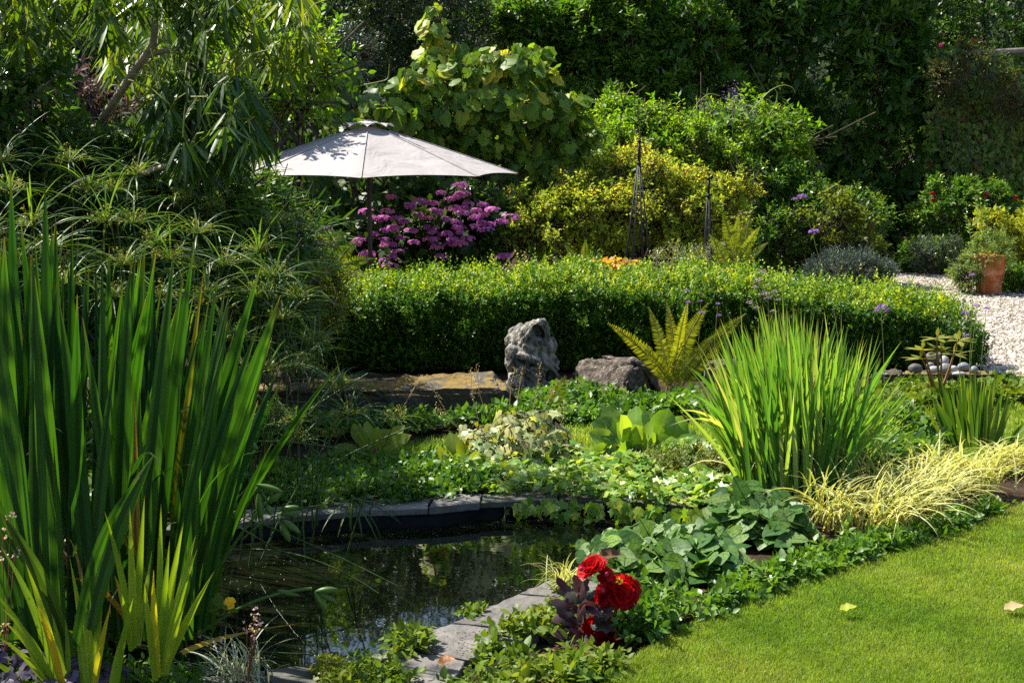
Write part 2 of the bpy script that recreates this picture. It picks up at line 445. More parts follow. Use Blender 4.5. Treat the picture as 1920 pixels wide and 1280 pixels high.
# liner skirt + pond floor
mm = M(); n = len(POND)
c0 = POND.mean(0); wob = np.sin(np.arange(n) * 2.1) * .012
ringA = np.column_stack([POND, np.full(n, GZ + .001)]); ringB = np.column_stack([c0 + (POND - c0) * (.985 + wob[:, None]), np.full(n, -.10)])
ringC = np.column_stack([c0 + (POND - c0) * .97, np.full(n, -.7)])
K = 6
def densify(r): return np.concatenate([np.linspace(r[i], r[(i + 1) % n], K, endpoint=False) for i in range(n)])
ra, rb_, rc_ = densify(ringA), densify(ringB), densify(ringC); N = len(ra)
rgp = rg_of("liner"); rb_[:, :2] += (c0 - rb_[:, :2]) * rgp.uniform(0, .02, (N, 1)); rb_[:, 2] += rgp.normal(0, .01, N)
i = np.arange(N); j = (i + 1) % N
mm.add(np.concatenate([ra, rb_, rc_]), [np.concatenate([np.stack([i, j, N + j, N + i], 1), np.stack([N + i, N + j, 2 * N + j, 2 * N + i], 1)])])
tag(mm.build("pond_liner", m_liner), "black crinkled liner round the wall of the pond", "pond liner", kind='structure')
tag(fill_poly("pond_bed", [tuple(p) for p in c0 + (POND - c0) * .975], -.69, m_liner), kind='structure')

m_water, t, o = nt("pond_water")
p = nd(t, "ShaderNodeBsdfPrincipled"); p.inputs["Base Color"].default_value = (.006, .008, .003, 1); p.inputs["Roughness"].default_value = .02
p.inputs["IOR"].default_value = 1.7; p.inputs["Specular IOR Level"].default_value = .5
b = nd(t, "ShaderNodeBump"); b.inputs["Strength"].default_value = .028; b.inputs["Distance"].default_value = .02
nn = nd(t, "ShaderNodeTexNoise"); nn.inputs["Scale"].default_value = 5; nn.inputs["Detail"].default_value = 3
g = nd(t, "ShaderNodeNewGeometry"); t.links.new(g.outputs["Position"], nn.inputs[0]); t.links.new(nn.outputs[0], b.inputs["Height"]); t.links.new(b.outputs[0], p.inputs["Normal"])
t.links.new(p.outputs[0], o.inputs[0])
tag(fill_poly("water", [tuple(p) for p in c0 + (POND - c0) * .988], WZ, m_water), "dark still pond water reflecting the plants", "water")
# specks floating on the pond
rg = rg_of("specks"); m_speck = leafmat("floating_speck", [(.25, .25, .2), (.5, .5, .45)], .1, mottle=0)
P = poly_sample(rg, c0 + (POND - c0) * .95, 2200); P = P[(np.sin(P[:, 0] * 4 + 1) * np.sin(P[:, 1] * 5) + rg.normal(0, .5, 2200)) > .25]; P = np.column_stack([P, np.full(len(P), WZ + .003)])
ph = rg.uniform(0, 6.28, len(P)); D = np.column_stack([np.cos(ph), np.sin(ph), np.zeros(len(P))])
mm = M(); mm.add(*inst(tpl_diamond(0, .5), P, D, np.tile([0, 0, 1.], (len(P), 1)), rg.uniform(.002, .008, len(P)), rg.uniform(.002, .005, len(P)), rg.random(len(P))))
tag(mm.build("floating_debris", m_speck), "pale petals and dust floating on the dark pond", "debris", kind='stuff')

# ---- slate coping stones
m_slate = solid("slate", [(.05, .046, .040), (.115, .108, .098), (.185, .172, .155)], 7, .75, .35, .5, 30, detail=8, vary=.5)
m_slate_wet = solid("slate_mossy", [(.028, .034, .012), (.06, .062, .045), (.11, .105, .09)], 7, .8, .3, .5, 30, detail=8, vary=.5)
def slab(pxs, label, mat, name="coping_stone", top=.005, th=.034, cat="coping stone", grp="slate coping round the pond"):
    bm = bmesh.new()
    q0 = [gnd(x, y)[:2] for x, y in pxs]; rj = rg_of(label); q = []
    for a in range(len(q0)):
        s_ = q0[a]; e_ = q0[(a + 1) % len(q0)]
        q += [s_ + (e_ - s_) * f_ + (rj.normal(0, .006, 2) if f_ else 0) for f_ in (0, .2, .4, .6, .8)]
    bot = [bm.verts.new((p[0], p[1], top - th)) for p in q]; tp = [bm.verts.new((p[0], p[1], top)) for p in q]
    k = len(q); bm.faces.new(tp); bm.faces.new(bot[::-1])
    for a in range(k): bm.faces.new((bot[a], bot[(a + 1) % k], tp[(a + 1) % k], tp[a]))
    bmesh.ops.recalc_face_normals(bm, faces=bm.faces)
    bmesh.ops.bevel(bm, geom=list(bm.edges), offset=.003, segments=1, affect='EDGES')
    bmesh.ops.triangulate(bm, faces=[f for f in bm.faces if len(f.verts) > 4])
    cc = np.mean(q, 0)
    bmesh.ops.translate(bm, verts=bm.verts, vec=(-cc[0], -cc[1], 0))
    me = bpy.data.meshes.new(name); bm.to_mesh(me); bm.free(); me.materials.append(mat)
    o = bpy.data.objects.new(name, me); COL.objects.link(o); o.location = (cc[0], cc[1], 0); return tag(o, label, cat, grp)
slab([(1021, 1092), (1068, 1072), (1130, 1100), (1085, 1122), (975, 1113)], "slate coping slab under the pale sedge tuft by the begonia", m_slate)
slab([(972, 1115), (1083, 1124), (1040, 1190), (850, 1168), (900, 1146)], "large grey slate slab with soil crumbs, on the near pond edge", m_slate)
slab([(845, 1171), (1012, 1189), (985, 1200), (880, 1238), (752, 1212), (790, 1193)], "pale slate slab with a dead leaf at its corner", m_slate)
slab([(747, 1216), (872, 1241), (830, 1300), (690, 1300), (655, 1240)], "slate slab behind the low mint plants on the near pond edge", m_slate)
slab([(650, 1243), (684, 1300), (520, 1310), (500, 1256)], "slate slab with a cushion of moss on it", m_slate_wet)
slab([(496, 1258), (515, 1312), (330, 1330), (330, 1276)], "slate slab behind the white striped grass tuft", m_slate_wet)
slab([(300, 996), (405, 986), (450, 958), (350, 964)], "slate coping slab under the tall flag iris leaves", m_slate_wet)
slab([(408, 986), (524, 973), (560, 946), (455, 957)], "slate coping slab with seed pods hanging in front of it", m_slate)
slab([(525, 972.8), (692, 958.3), (700, 937), (565, 945)], "slate coping slab behind the nodding sedge head", m_slate, top=.008)
slab([(693.5, 958), (802.5, 954), (812, 934), (705, 936.5)], "flat slate coping slab below the small ground cover leaves", m_slate)
slab([(804, 955), (898, 946), (902, 929), (816, 933)], "raised slate coping slab at the middle of the far pond edge", m_slate, top=.014, th=.043)
slab([(900, 943), (1045, 936), (1040, 920), (905, 927)], "dark slate coping slab half under trailing ivy", m_slate_wet, top=.004)
slab([(1049, 936), (1185, 942), (1180, 917), (1044, 914)], "slate coping slab buried under the ivy", m_slate_wet)
slab([(1189, 942), (1310, 953), (1330, 926), (1184, 917)], "far slate coping slab beside the tall yellow green iris", m_slate_wet)
# crumbs of soil on the slabs
rg = rg_of("crumbs"); q = rg.uniform(0, 1, (150, 2)); px = 800 + q[:, 0] * 260; py = 1208 - (px - 800) * .37 + q[:, 1] * 60
P = gnd(px, py); P[:, 2] = .024
mm = M(); mm.add(*inst(tpl_diamond(.8, .5), P, unit(rg, 150) * [1, 1, .2], np.tile([0, 0, 1.], (150, 1)), rg.uniform(.005, .016, 150), .008, rg.random(150)))
tag(mm.build("soil_crumbs", m_soil), "dark soil crumbs scattered over the near slate coping", "crumbs", kind='stuff')

# ---- lawns
LAWN_PX = [(1095, 1330), (1150, 1262), (1205, 1222), (1262, 1188), (1350, 1143), (1480, 1092), (1600, 1056), (1720, 1022), (1840, 978), (1920, 944), (2100, 880)]
lw = [tuple(gnd(x, y)[:2]) for x, y in LAWN_PX]
lawn_poly = np.array(lw + [(7.0, 9.3), (7.0, -3.0), (0.1, -3.0), (0.25, 3.8)])
tag(fill_poly("lawn", [tuple(p) for p in lawn_poly], 0.0, m_turf), "mown lawn curving along the planted bed", "lawn")
FAR_PX = [(560, 880), (700, 842), (860, 816), (1000, 803), (1300, 789), (1700, 766), (1920, 756), (2300, 748), (2300, 845), (1920, 862), (1700, 862), (1300, 850), (1050, 855), (850, 868), (700, 890)]
far_poly = np.array([gnd(x, y)[:2] for x, y in FAR_PX])
tag(fill_poly("grass_path", [tuple(p) for p in far_poly], -.004, m_turf), "sunlit strip of lawn behind the pond planting", "lawn")
m_grass = leafmat("grass", [(.045, .115, .012), (.10, .19, .02), (.185, .25, .045), (.40, .35, .17)], .48, (1.6, 1.6, .45), .5, .3, mottle=.5)
def grass(name, label, px0, px1, py0, py1, n, poly, h, w):
    rg = rg_of(name); px = rg.uniform(px0, px1, n); py = rg.uniform(py0, py1, n)
    P = gnd(px, py); ok = inside(poly, P[:, :2]); P = P[ok]; n = len(P); P[:, 2] = 0
    dry = .5 + .25 * np.sin(P[:, 0] * 3.1 + 1) * np.sin(P[:, 1] * 2.3) + .2 * np.sin(P[:, 0] * 7.7 + P[:, 1] * 5.1) + .25 * np.sin(P[:, 0] * 1.7 - P[:, 1] * 2.9) * np.sin(P[:, 1] * 4.3 + 2)  # dry patches, with soft shadow patches also put into this tone
    edge = np.exp(-(P[:, 1] - np.interp(P[:, 0], lawn_poly[:11, 0], lawn_poly[:11, 1])) ** 2 / .06) if h > .02 else 0
    r = np.clip(rg.random(n) * .40 + dry * .40 + edge * .22 * rg.random(n) + (rg.random(n) < .04) * .3, 0, 1)
    az = rg.uniform(0, 6.28, n); hh = h * rg.uniform(.6, 1.25, n); ww = w * (P[:, 1] / 5.5) * rg.uniform(.7, 1.2, n)
    ln = rg.uniform(.1, .9, n)[:, None]; dr = np.column_stack([np.cos(az), np.sin(az), np.zeros(n)]); sd = np.column_stack([-np.sin(az), np.cos(az), np.zeros(n)])
    tip = P + dr * hh[:, None] * np.sin(ln) * 1.1 + np.array([0, 0, 1.]) * hh[:, None] * np.cos(ln)
    mid = P + dr * hh[:, None] * .35 * np.sin(ln) + np.array([0, 0, .58]) * hh[:, None]
    V = np.stack([P - sd * ww[:, None] / 2, P + sd * ww[:, None] / 2, mid + sd * ww[:, None] * .4, mid - sd * ww[:, None] * .4, tip], 1)
    A = np.zeros((n, 5, 3)); A[:, 2:4, 0] = .5; A[:, 4, 0] = 1; A[..., 2] = r[:, None]
    b = (np.arange(n) * 5)[:, None]
    mm = M(); mm.add(V.reshape(-1, 3), [b + np.array([[0, 1, 2, 3]]), b + np.array([[3, 2, 4]])], A.reshape(-1, 3))
    return tag(mm.build(name, m_grass), label, "grass", kind='stuff')
grass("lawn_grass", "short mown grass of the front lawn with dry patches and shadow patches painted into its tone", 1080, 2650, 850, 1345, 500000, lawn_poly, .026, .0024)
grass("path_grass", "short bright grass of the lawn strip behind the plants", 560, 2500, 742, 890, 80000, far_poly, .035, .0032)

# ---- gravel
gx = [(-3.0, 14.3), (3.6, 14.3), (4.15, 12.9), (4.15, 12.1), (4.6, 11.9), (14, 11.9), (14, 21.4), (5.6, 21.4), (4.2, 21.9), (-3.0, 19.5)]
m_gravel, t, o = nt("gravel")
g = nd(t, "ShaderNodeNewGeometry"); vo = nd(t, "ShaderNodeTexVoronoi"); vo.inputs["Scale"].default_value = 26; t.links.new(g.outputs["Position"], vo.inputs["Vector"])
sp = nd(t, "ShaderNodeSeparateXYZ"); t.links.new(vo.outputs["Color"], sp.inputs[0])
c = ramp(t, [(.13, .10, .07), (.28, .245, .19), (.38, .345, .29), (.47, .44, .39)], sp.outputs[0])
c = mixc(t, math_(t, 'MULTIPLY', vo.outputs["Distance"], .9), c, (.12, .09, .06))
p = nd(t, "ShaderNodeBsdfPrincipled"); t.links.new(c, p.inputs["Base Color"]); p.inputs["Roughness"].default_value = .85
b = nd(t, "ShaderNodeBump"); b.invert = True; b.inputs["Strength"].default_value = 1; b.inputs["Distance"].default_value = .03; t.links.new(vo.outputs["Distance"], b.inputs["Height"]); t.links.new(b.outputs[0], p.inputs["Normal"]); t.links.new(p.outputs[0], o.inputs[0])
tag(fill_poly("gravel_path", gx, -.012, m_gravel), "pale gravel drive beyond the hedge", "gravel")
# individual loose stones of the gravel, one mass
rg = rg_of("gravel_stones")
P = gnd(rg.uniform(1500, 2250, 26000), 498 + 205 * rg.random(26000) ** 1.1, -.012); ok = inside(np.array(gx), P[:, :2]); P = P[ok]; n = len(P)
ico = np.array([[1, 0, 0], [-1, 0, 0], [0, 1, 0], [0, -1, 0], [0, 0, 1], [.7, .7, .5], [-.7, .6, .45], [.6, -.7, .5], [-.6, -.7, .5]], float)
fc = np.array([[0, 5, 4], [5, 6, 4], [6, 1, 4], [0, 2, 5], [5, 2, 6], [6, 2, 1], [1, 3, 8], [8, 3, 7], [7, 3, 0], [0, 4, 7], [7, 4, 8], [8, 4, 1]])
m_stone_bits = leafmat("gravel_stones", [(.11, .08, .055), (.27, .235, .18), (.38, .345, .29), (.52, .49, .44)], .0, rough=.8, mottle=0)
mm = M(); s = rg.uniform(.009, .024, n)
mm.add(*inst((ico, [fc]), P, nrm(np.column_stack([rg.normal(size=(n, 2)), np.zeros(n)])), np.tile([0, 0, 1.], (n, 1)) + rg.normal(0, .15, (n, 3)), s, s * 1.7, rg.random(n)))
tag(mm.build("gravel_stones", m_stone_bits, smooth=False), "loose pale stones of the gravel drive", "gravel", kind='stuff')

# ---- hillside that closes the view behind the garden
X, Y = np.meshgrid(np.linspace(-70, 70, 60), np.linspace(33, 110, 30)); Z = np.clip((Y - 34) * .55, -.2, 26) + np.sin(X * .3) * .6 + np.sin(X * .11 + Y * .2)
Z[0] = -.5
q = np.arange(60 * 29).reshape(29, 60)[:, :-1]
mm = M(); mm.add(np.stack([X, Y, Z], -1).reshape(-1, 3), np.stack([q, q + 1, q + 61, q + 60], -1).reshape(-1, 4))
tag(mm.build("hill", m_hill), "dark wooded slope rising behind the garden", "hill", kind='structure')
# ------------------------------------------------------------------ plants behind the hedge
m_bark = solid("bark", [(.03, .022, .015), (.09, .07, .05)], 12, .9, .2, .6, 50)
m_bark_pale = solid("bark_pale", [(.20, .155, .115), (.42, .35, .28)], 14, .8, .3, .4, 60)
def LP(px, py, rpx, rpy, Y, ry=None):
    c = at(px, py, Y); k = Y / F_PX
    return (c, np.array([rpx * k, ry if ry else (rpx + rpy) * .5 * k, rpy * k]))

def shrub(name, label, cat, lobes, n, per, ll, lw, twig, mats, tpl=None, seed=None, ang=.9, droop=.25, up=.6, front=.7, lo=.58, inner=.22,
          stems=5, stem_r=.02, bark=None, group=None, part_name="foliage", outw=.8, upw=.35, rndf=None, parent=None, kind=None, jit=.42, lump=.28, tuft=.2):
    rg = rg_of(seed or label); bark = bark or m_bark
    P, Nn = clump_points(rg, lobes, n, 18, lo, front, lump, tuft) if n >= 350 and tuft else lobe_points(rg, lobes, n, lo=lo, front=front, lump=lump)
    cx = np.mean([l[0] for l in lobes], 0)
    base = np.array([cx[0], cx[1], GZ])
    root = parent or thing(name, label, cat, base, group)
    D = Nn * outw + unit(rg, len(P)) * .55; D[:, 2] += upw
    tw = twig * rg.uniform(.5, 1.5, len(P)) * np.where(rg.random(len(P)) < .08, 1.7, 1)
    p, d, nn, ln = sprigs(rg, P - nrm(D) * tw[:, None] * .6, D, tw, per, ll, ang, droop, up, jit)
    tone = np.repeat(rg.random(len(P)), per); r = np.clip(tone * .65 + rg.random(len(p)) * .35, 0, 1)
    if rndf is not None: r = np.clip(rndf(p, r, rg), 0, 1)
    mm = M(); mm.add(*inst(tpl or tpl_diamond(), p, d, nn, ln, ln * (lw / ll), r))
    if inner:       # leaves deep inside the crown, toned darker to stand for shade there
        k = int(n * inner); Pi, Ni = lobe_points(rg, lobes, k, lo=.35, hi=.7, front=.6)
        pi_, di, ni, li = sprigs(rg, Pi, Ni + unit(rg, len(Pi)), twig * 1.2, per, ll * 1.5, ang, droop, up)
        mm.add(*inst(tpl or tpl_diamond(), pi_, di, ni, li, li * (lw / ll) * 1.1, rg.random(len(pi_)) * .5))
    # twigs that carry the leaves
    sel = rg.random(len(P)) < .5
    a = P[sel] - nrm(D[sel]) * tw[sel, None] * 1.6; b = P[sel] + nrm(D[sel]) * tw[sel, None] * .35
    sm = M(); sm.add(*tubes(np.stack([a, (a + b) / 2 + unit(rg, len(a)) * .01, b], 1), np.array([[.006, .004, .002]]) * (twig / .15), 3))
    for l in lobes:
        for s in range(stems):
            e = l[0] + l[1] * unit(rg, 1)[0] * .6; s0 = base + np.append(rg.normal(0, .12, 2) * l[1][:2], -.03)
            mid = s0 * .4 + e * .6 + rg.normal(0, .05, 3); mid[2] = s0[2] * .5 + e[2] * .5
            sm.add(*tubes(bez(s0[None], mid[None], e[None], 7), np.linspace(stem_r, stem_r * .3, 7)[None], 5))
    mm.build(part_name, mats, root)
    sm.build("stems", bark, root)
    if kind: root["kind"] = kind
    return root

m_ever = leafmat("evergreen_leaf", [(.02, .062, .012), (.048, .12, .018), (.11, .20, .028)], .4, (1.9, 1.9, .5), .33, .5)
m_ever2 = leafmat("laurel_leaf", [(.028, .085, .012), (.06, .14, .018), (.13, .21, .03)], .42, (1.9, 1.9, .5), .3, .55)
m_dark = leafmat("dark_leaf", [(.012, .034, .012), (.026, .06, .018), (.045, .09, .03)], .28, rough=.4)
m_blue = leafmat("bluish_leaf", [(.02, .045, .03), (.045, .075, .055), (.12, .15, .15)], .2, (1.4, 1.6, 1), .35, .6)

# far wood on the slope: one mass
rg = rg_of("far wood")
n = 36000; P = np.column_stack([rg.uniform(-14, 14, n), rg.uniform(31.5, 34.5, n), 14 * rg.random(n) ** 1.4 - .2])
P[:, 1] += .5 * np.sin(P[:, 0] * 1.3) + .5 * np.sin(P[:, 2] * 1.9 + P[:, 0])
p, d, nn, ln = sprigs(rg, P, nrm(unit(rg, n) + np.array([0, -.6, .2])), .34, 5, .21)
mm = M(); mm.add(*inst(tpl_diamond(), p, d, nn, ln, ln * .45, np.repeat(rg.random(n), 5)))
tag(mm.build("far_wood", m_dark), "dark wood on the slope beyond the garden", "wood", kind='stuff')

shrub("evergreen_tree", "huge dark evergreen tree with glossy leaves filling the view above the yellow shrub", "tree",
      [LP(1230, 130, 260, 190, 25, 1.5), LP(1500, 110, 260, 220, 25.5, 1.6), LP(1060, 120, 130, 170, 24.5, 1.2), LP(1630, 230, 170, 190, 25, 1.3), LP(1350, -80, 420, 160, 26, 2), LP(1440, 330, 220, 150, 25.5, 1.3), LP(1660, 430, 120, 80, 26.8, .6), LP(1180, 300, 220, 130, 25.5, 1.3)],
      5600, 8, .23, .09, .38, m_ever, front=.85, stems=2, stem_r=.09, droop=.15, tuft=.15,
      rndf=lambda p, r, rg: r)
shrub("lit_laurel_bough", "bright leaved laurel bough catching the sun left of the huge evergreen", "tree",  # lighter leaf colour paints the sunlit left part of the huge evergreen
      [LP(1130, 60, 90, 70, 23.2, .7), LP(1210, 150, 75, 55, 23.0, .6), LP(1000, 40, 70, 45, 23.3, .6), LP(1285, 65, 75, 45, 23.3, .5), LP(1100, 205, 70, 42, 22.6, .5), LP(1330, 165, 55, 38, 23.3, .4), LP(1180, -10, 80, 40, 23.4, .5), LP(1240, 250, 60, 30, 22.8, .4)],
      2500, 8, .16, .065, .28, m_ever2, front=.8, stems=2, stem_r=.05)
shrub("conifer", "dark bluish tree behind the parasol and the vine", "tree",
      [LP(620, 110, 150, 150, 21.5, 1.2), LP(760, 60, 110, 130, 22.5, 1.2), LP(520, 60, 110, 120, 22.0, 1.2), LP(850, 90, 80, 130, 23.5, 1), LP(640, -60, 260, 110, 22, 1.5)],
      3400, 8, .10, .035, .24, m_dark, front=.85, stems=2, stem_r=.07)
shrub("ceanothus", "shrub with powdery blue grey sprays between the drooping tree and the vine", "shrub",
      [LP(640, 100, 60, 50, 19.8, .5), LP(600, 150, 50, 45, 19.6, .5), LP(550, 40, 45, 40, 20, .4)],
      900, 8, .055, .022, .16, m_blue, front=.8, stems=3)
shrub("yew_tree", "black green tree in deep shade behind the purple shrub", "tree",
      [LP(200, 170, 260, 210, 19, 1.2), LP(420, 260, 190, 150, 19.2, 1), LP(60, 60, 200, 200, 19.4, 1.2), LP(330, -20, 220, 120, 20, 1.2)],
      2800, 8, .11, .05, .24, m_dark, front=.85, stems=2, stem_r=.08)
shrub("tall_holm_oak", "tall evergreen oak above the parasol whose crown is out of the frame", "tree",
      [(np.array([-4.6, 17.6, 5.2]), np.array([1.1, 1.0, .8])), (np.array([-3.0, 17.9, 5.6]), np.array([.9, .8, .7])), (np.array([-6.0, 18.2, 5.6]), np.array([1.2, 1.1, 1.0]))],
      420, 8, .09, .045, .22, m_ever, front=.2, stems=2, stem_r=.08, inner=.1)
shrub("laurel_hedge", "broad laurel thicket just beyond the left edge of the photo", "hedge",
      [LP(-330, 420, 190, 190, 9.6, .6), LP(-420, 560, 240, 200, 8.2, .6), LP(-260, 380, 150, 200, 12, .7), LP(-500, 330, 260, 260, 13.5, .8), LP(-60, 330, 160, 190, 14.5, .7), LP(-520, 800, 260, 180, 6.6, .5)], 2600, 8, .10, .045, .24, m_ever2, stems=3)
shrub("shade_tree", "leafy tree outside the left edge that shades the tall flag iris", "tree",
      [(np.array([-3.5, 6.4, 4.3]), np.array([.9, 1.0, .7])), (np.array([-3.9, 5.3, 4.5]), np.array([1.0, .9, .6]))],
      130, 8, .09, .05, .24, m_ever, front=0, stems=3, stem_r=.06, inner=.1, lo=.4)
shrub("garden_tree", "dark tree beyond the top of the ivy covered wall", "tree",
      [LP(1860, 30, 130, 110, 27, 1.3), LP(2050, 0, 160, 150, 27, 1.3), LP(1780, -60, 120, 70, 28, 1.2)],
      1700, 8, .12, .05, .26, m_ever, front=.8, stems=2, stem_r=.07)

# ---- wall on the right, smothered in ivy
m_wall = solid("old_wall", [(.12, .10, .08), (.24, .2, .16), (.33, .28, .23)], 3, .9, .2, .6, 18)
def box(name, lo, hi, mat, bev=.01):
    bm = bmesh.new(); lo = np.array(lo, float); hi = np.array(hi, float); c = (lo + hi) / 2; c[2] = lo[2]
    bmesh.ops.create_cube(bm, size=1)
    for v in bm.verts: v.co = Vector((lo + (np.array(v.co) + .5) * (hi - lo)) - c)
    bmesh.ops.bevel(bm, geom=list(bm.edges), offset=bev, segments=2, affect='EDGES')
    me = bpy.data.meshes.new(name); bm.to_mesh(me); bm.free(); me.materials.append(mat)
    o = bpy.data.objects.new(name, me); COL.objects.link(o); o.location = c; return o
wl = at(1752, 300, 24.2); wr = at(2250, 300, 23.2)
tag(box("outbuilding_wall", (wl[0], 24.3, GZ), (wr[0] + 4, 24.7, 3.35), m_wall), "old garden wall hidden under ivy on the right", "wall")
m_ivy_d = leafmat("ivy_dark", [(.03, .08, .016), (.07, .15, .025), (.13, .21, .04), (.16, .06, .03)], .3, rough=.4)
rg = rg_of("wall ivy"); n = 6500
px = rg.uniform(1735, 2150, n); py = rg.uniform(92, 490, n); Yv = 24.15 - .35 * (.5 + .5 * np.sin(px * .03) * np.sin(py * .04 + px * .01)) - .12 * rg.random(n)
P = at(px, py, Yv); n = len(P)
d = np.column_stack([rg.normal(0, .5, n), -rg.uniform(.1, .6, n), -rg.uniform(.3, 1, n)]); N = np.column_stack([rg.normal(0, .5, n), -np.ones(n) * .5, rg.uniform(.2, 1.4, n)])
mm = M(); mm.add(*inst(tpl_sym(IVY, -.12, .15, .05), P, d, N, rg.uniform(.08, .15, n), rg.uniform(.09, .15, n), np.clip(rg.random(n) * .85 + (rg.random(n) < .06) * .4, 0, 1)))
iv = thing("wall_ivy", "dark ivy sheet clothing the wall at the right", "ivy", (7.0, 24.1, GZ)); mm.build("foliage", m_ivy_d, iv)
sm = M()
for k in range(14):
    a = at(rg.uniform(1745, 2050), 495, 24.1); b = at(rg.uniform(1745, 2050), rg.uniform(110, 300), 24.1)
    sm.add(*tubes(bez(a[None], ((a + b) / 2 + [rg.normal(0, .3), -.05, 0])[None], b[None], 9), .014, 5))
sm.build("stems", m_bark, iv)
m_pipe = solid("gutter_metal", [(.08, .065, .05), (.2, .165, .13)], 9, .5, .5, .2)
gt = thing("roof_gutter", "weathered gutter pipe along the top of the ivy wall", "gutter", at(1860, 100, 23.4))
a, b = at(1788, 103, 23.4), at(2150, 82, 23.4)
mm = M(); caps_tube(mm, np.linspace(a, b, 6), .05, 12); mm.build("pipe", m_pipe, gt)
for s in (.12, .45, .8):
    q = a + (b - a) * s; mm = M(); mm.add(*tubes(np.stack([q + [0, .05, .0], q + [0, .45, -.02], q + [0, .9, -.06]]), .014, 6)); mm.build("bracket", m_pipe, gt)

# climbing rose over the wall top
m_rose_leaf = leafmat("rose_leaf", [(.03, .05, .015), (.05, .09, .02), (.12, .045, .03)], .4)
rr = shrub("climbing_rose", "climbing rose with reddish young shoots along the gutter", "rose",
      [LP(1830, 130, 75, 40, 23.0, .35), LP(1770, 150, 40, 50, 23.2, .3), LP(1900, 175, 60, 45, 23.0, .3)], 420, 7, .07, .035, .22, m_rose_leaf, stems=3, stem_r=.015)
m_pink = leafmat("pink_petal", [(.55, .04, .2), (.8, .15, .35)], .4, (1.3, .8, .9), .5, .2, mottle=0)
m_redp = leafmat("rose_red_petal", [(.28, .01, .02), (.45, .03, .04)], .4, (1.3, .6, .6), .5, .2, mottle=0)
def bloom(parent, c, axis, R0, mat, rg, rings=4, per=7, name="bloom", cup=.5, ruff=.0, center=None):
    """layered flower made of cupped petals"""
    axis = nrm(np.asarray(axis, float)); ref = np.array([0, 0, 1.]) if abs(axis[2]) < .9 else np.array([1., 0, 0])
    A = nrm(np.cross(axis, ref)); Bv = np.cross(axis, A); mm = M()
    t = tpl_outline([(0, 0), (.15, .45), (.45, .85), (.75, 1.0), (.95, .75), (.92, .4), (1.04, .1), (.95, -.2), (1.0, -.6), (.8, -.98), (.45, -.85), (.15, -.45)], .5, dome=cup * .4, edge=ruff)
    for k in range(rings):
        f = (k + 1) / rings; th = np.arange(per) * 2 * pi / per + k * 1.1 + rg.normal(0, .15, per)
        tilt = (1 - f) * 1.15 + .05 + rg.normal(0, .12, per)
        rad = A * np.cos(th)[:, None] + Bv * np.sin(th)[:, None]
        D = rad * np.cos(tilt)[:, None] + axis * np.sin(tilt)[:, None]
        N = axis * np.cos(tilt)[:, None] - rad * np.sin(tilt)[:, None]
        P = np.asarray(c) + rad * R0 * .06 + axis * R0 * .12 * (1 - f)
        L = R0 * (.45 + .55 * f) * rg.uniform(.88, 1.08, per)
        mm.add(*inst(t, P, D, N, L, L * (.95 if per > 5 else 1.1), rg.random(per)))
    o = mm.build(name, mat, parent)
    return o
rg = rg_of("roses")
for x, y, Y in [(1764, 85, 23.0), (1830, 80, 23.0)]: bloom(rr, at(x, y, Y), (0, -1, .3), .035, m_pink if x == 1764 else m_redp, rg, 3, 5)
r2 = shrub("fuchsia_bush", "green bush with a few red flowers at the foot of the ivy wall", "shrub",
      [LP(1770, 390, 55, 60, 22.3, .5), LP(1840, 380, 50, 40, 22.2, .4), LP(1900, 400, 50, 60, 22.3, .4)], 900, 7, .08, .04, .18, m_ever2, stems=4)
for x, y in [(1750, 375), (1850, 366), (1905, 370), (1748, 363)]: bloom(r2, at(x, y, 21.9), (0, -1, .2), .032, m_redp, rg, 3, 5)

# ---- blue conifer mound, shrubs on the gravel edge
m_bluecon = leafmat("blue_conifer", [(.03, .06, .05), (.06, .10, .09), (.10, .14, .13)], .1, (1.2, 1.4, 1), .5)
shrub("blue_juniper", "low blue green juniper mound at the back of the hedge", "shrub", [LP(1585, 500, 55, 30, 18, .5), LP(1635, 508, 38, 20, 18.1, .4), LP(1555, 512, 40, 22, 17.8, .4)], 2200, 9, .035, .009, .13, m_bluecon, up=.3, droop=0, stems=3, ang=.6)
shrub("shade_shrub", "dark glossy shrub between the yellow bush and the black hollow under the tree", "shrub",
      [LP(1450, 370, 110, 80, 20, .8), LP(1540, 430, 90, 75, 19.6, .7), LP(1420, 440, 70, 60, 19.3, .6), LP(1600, 420, 45, 60, 19.8, .5)], 2100, 7, .085, .035, .2, m_ever2, front=.8, stems=3)
shrub("ribes_shrub", "loose yellow green shrub over the dark gap by the gravel", "shrub",
      [LP(1560, 400, 60, 40, 18.9, .4), LP(1600, 450, 50, 40, 18.8, .4)], 420, 7, .06, .035, .2, leafmat("ribes_leaf", [(.06, .10, .012), (.12, .16, .02)], .5), stems=3)
m_yel = leafmat("golden_leaf", [(.12, .17, .012), (.25, .28, .02), (.42, .36, .03)], .5, (1.3, 1.2, .5), .45, .3)
shrub("golden_shrub", "golden leaved shrub behind the terracotta pot", "shrub", [LP(1890, 450, 50, 50, 19.6, .5), LP(1950, 440, 60, 70, 19.8, .5), LP(1860, 420, 22, 22, 19.4, .3)], 800, 7, .075, .045, .15, m_yel, stems=3)
shrub("pot_side_plant", "pale feathery foliage on the gravel beside the terracotta pot", "plant", [LP(1812, 515, 22, 30, 18.6, .3), LP(1800, 500, 15, 30, 18.7, .3)], 380, 8, .04, .016, .11, leafmat("feathery_leaf", [(.07, .13, .04), (.14, .2, .07)], .4), stems=3, stem_r=.006)
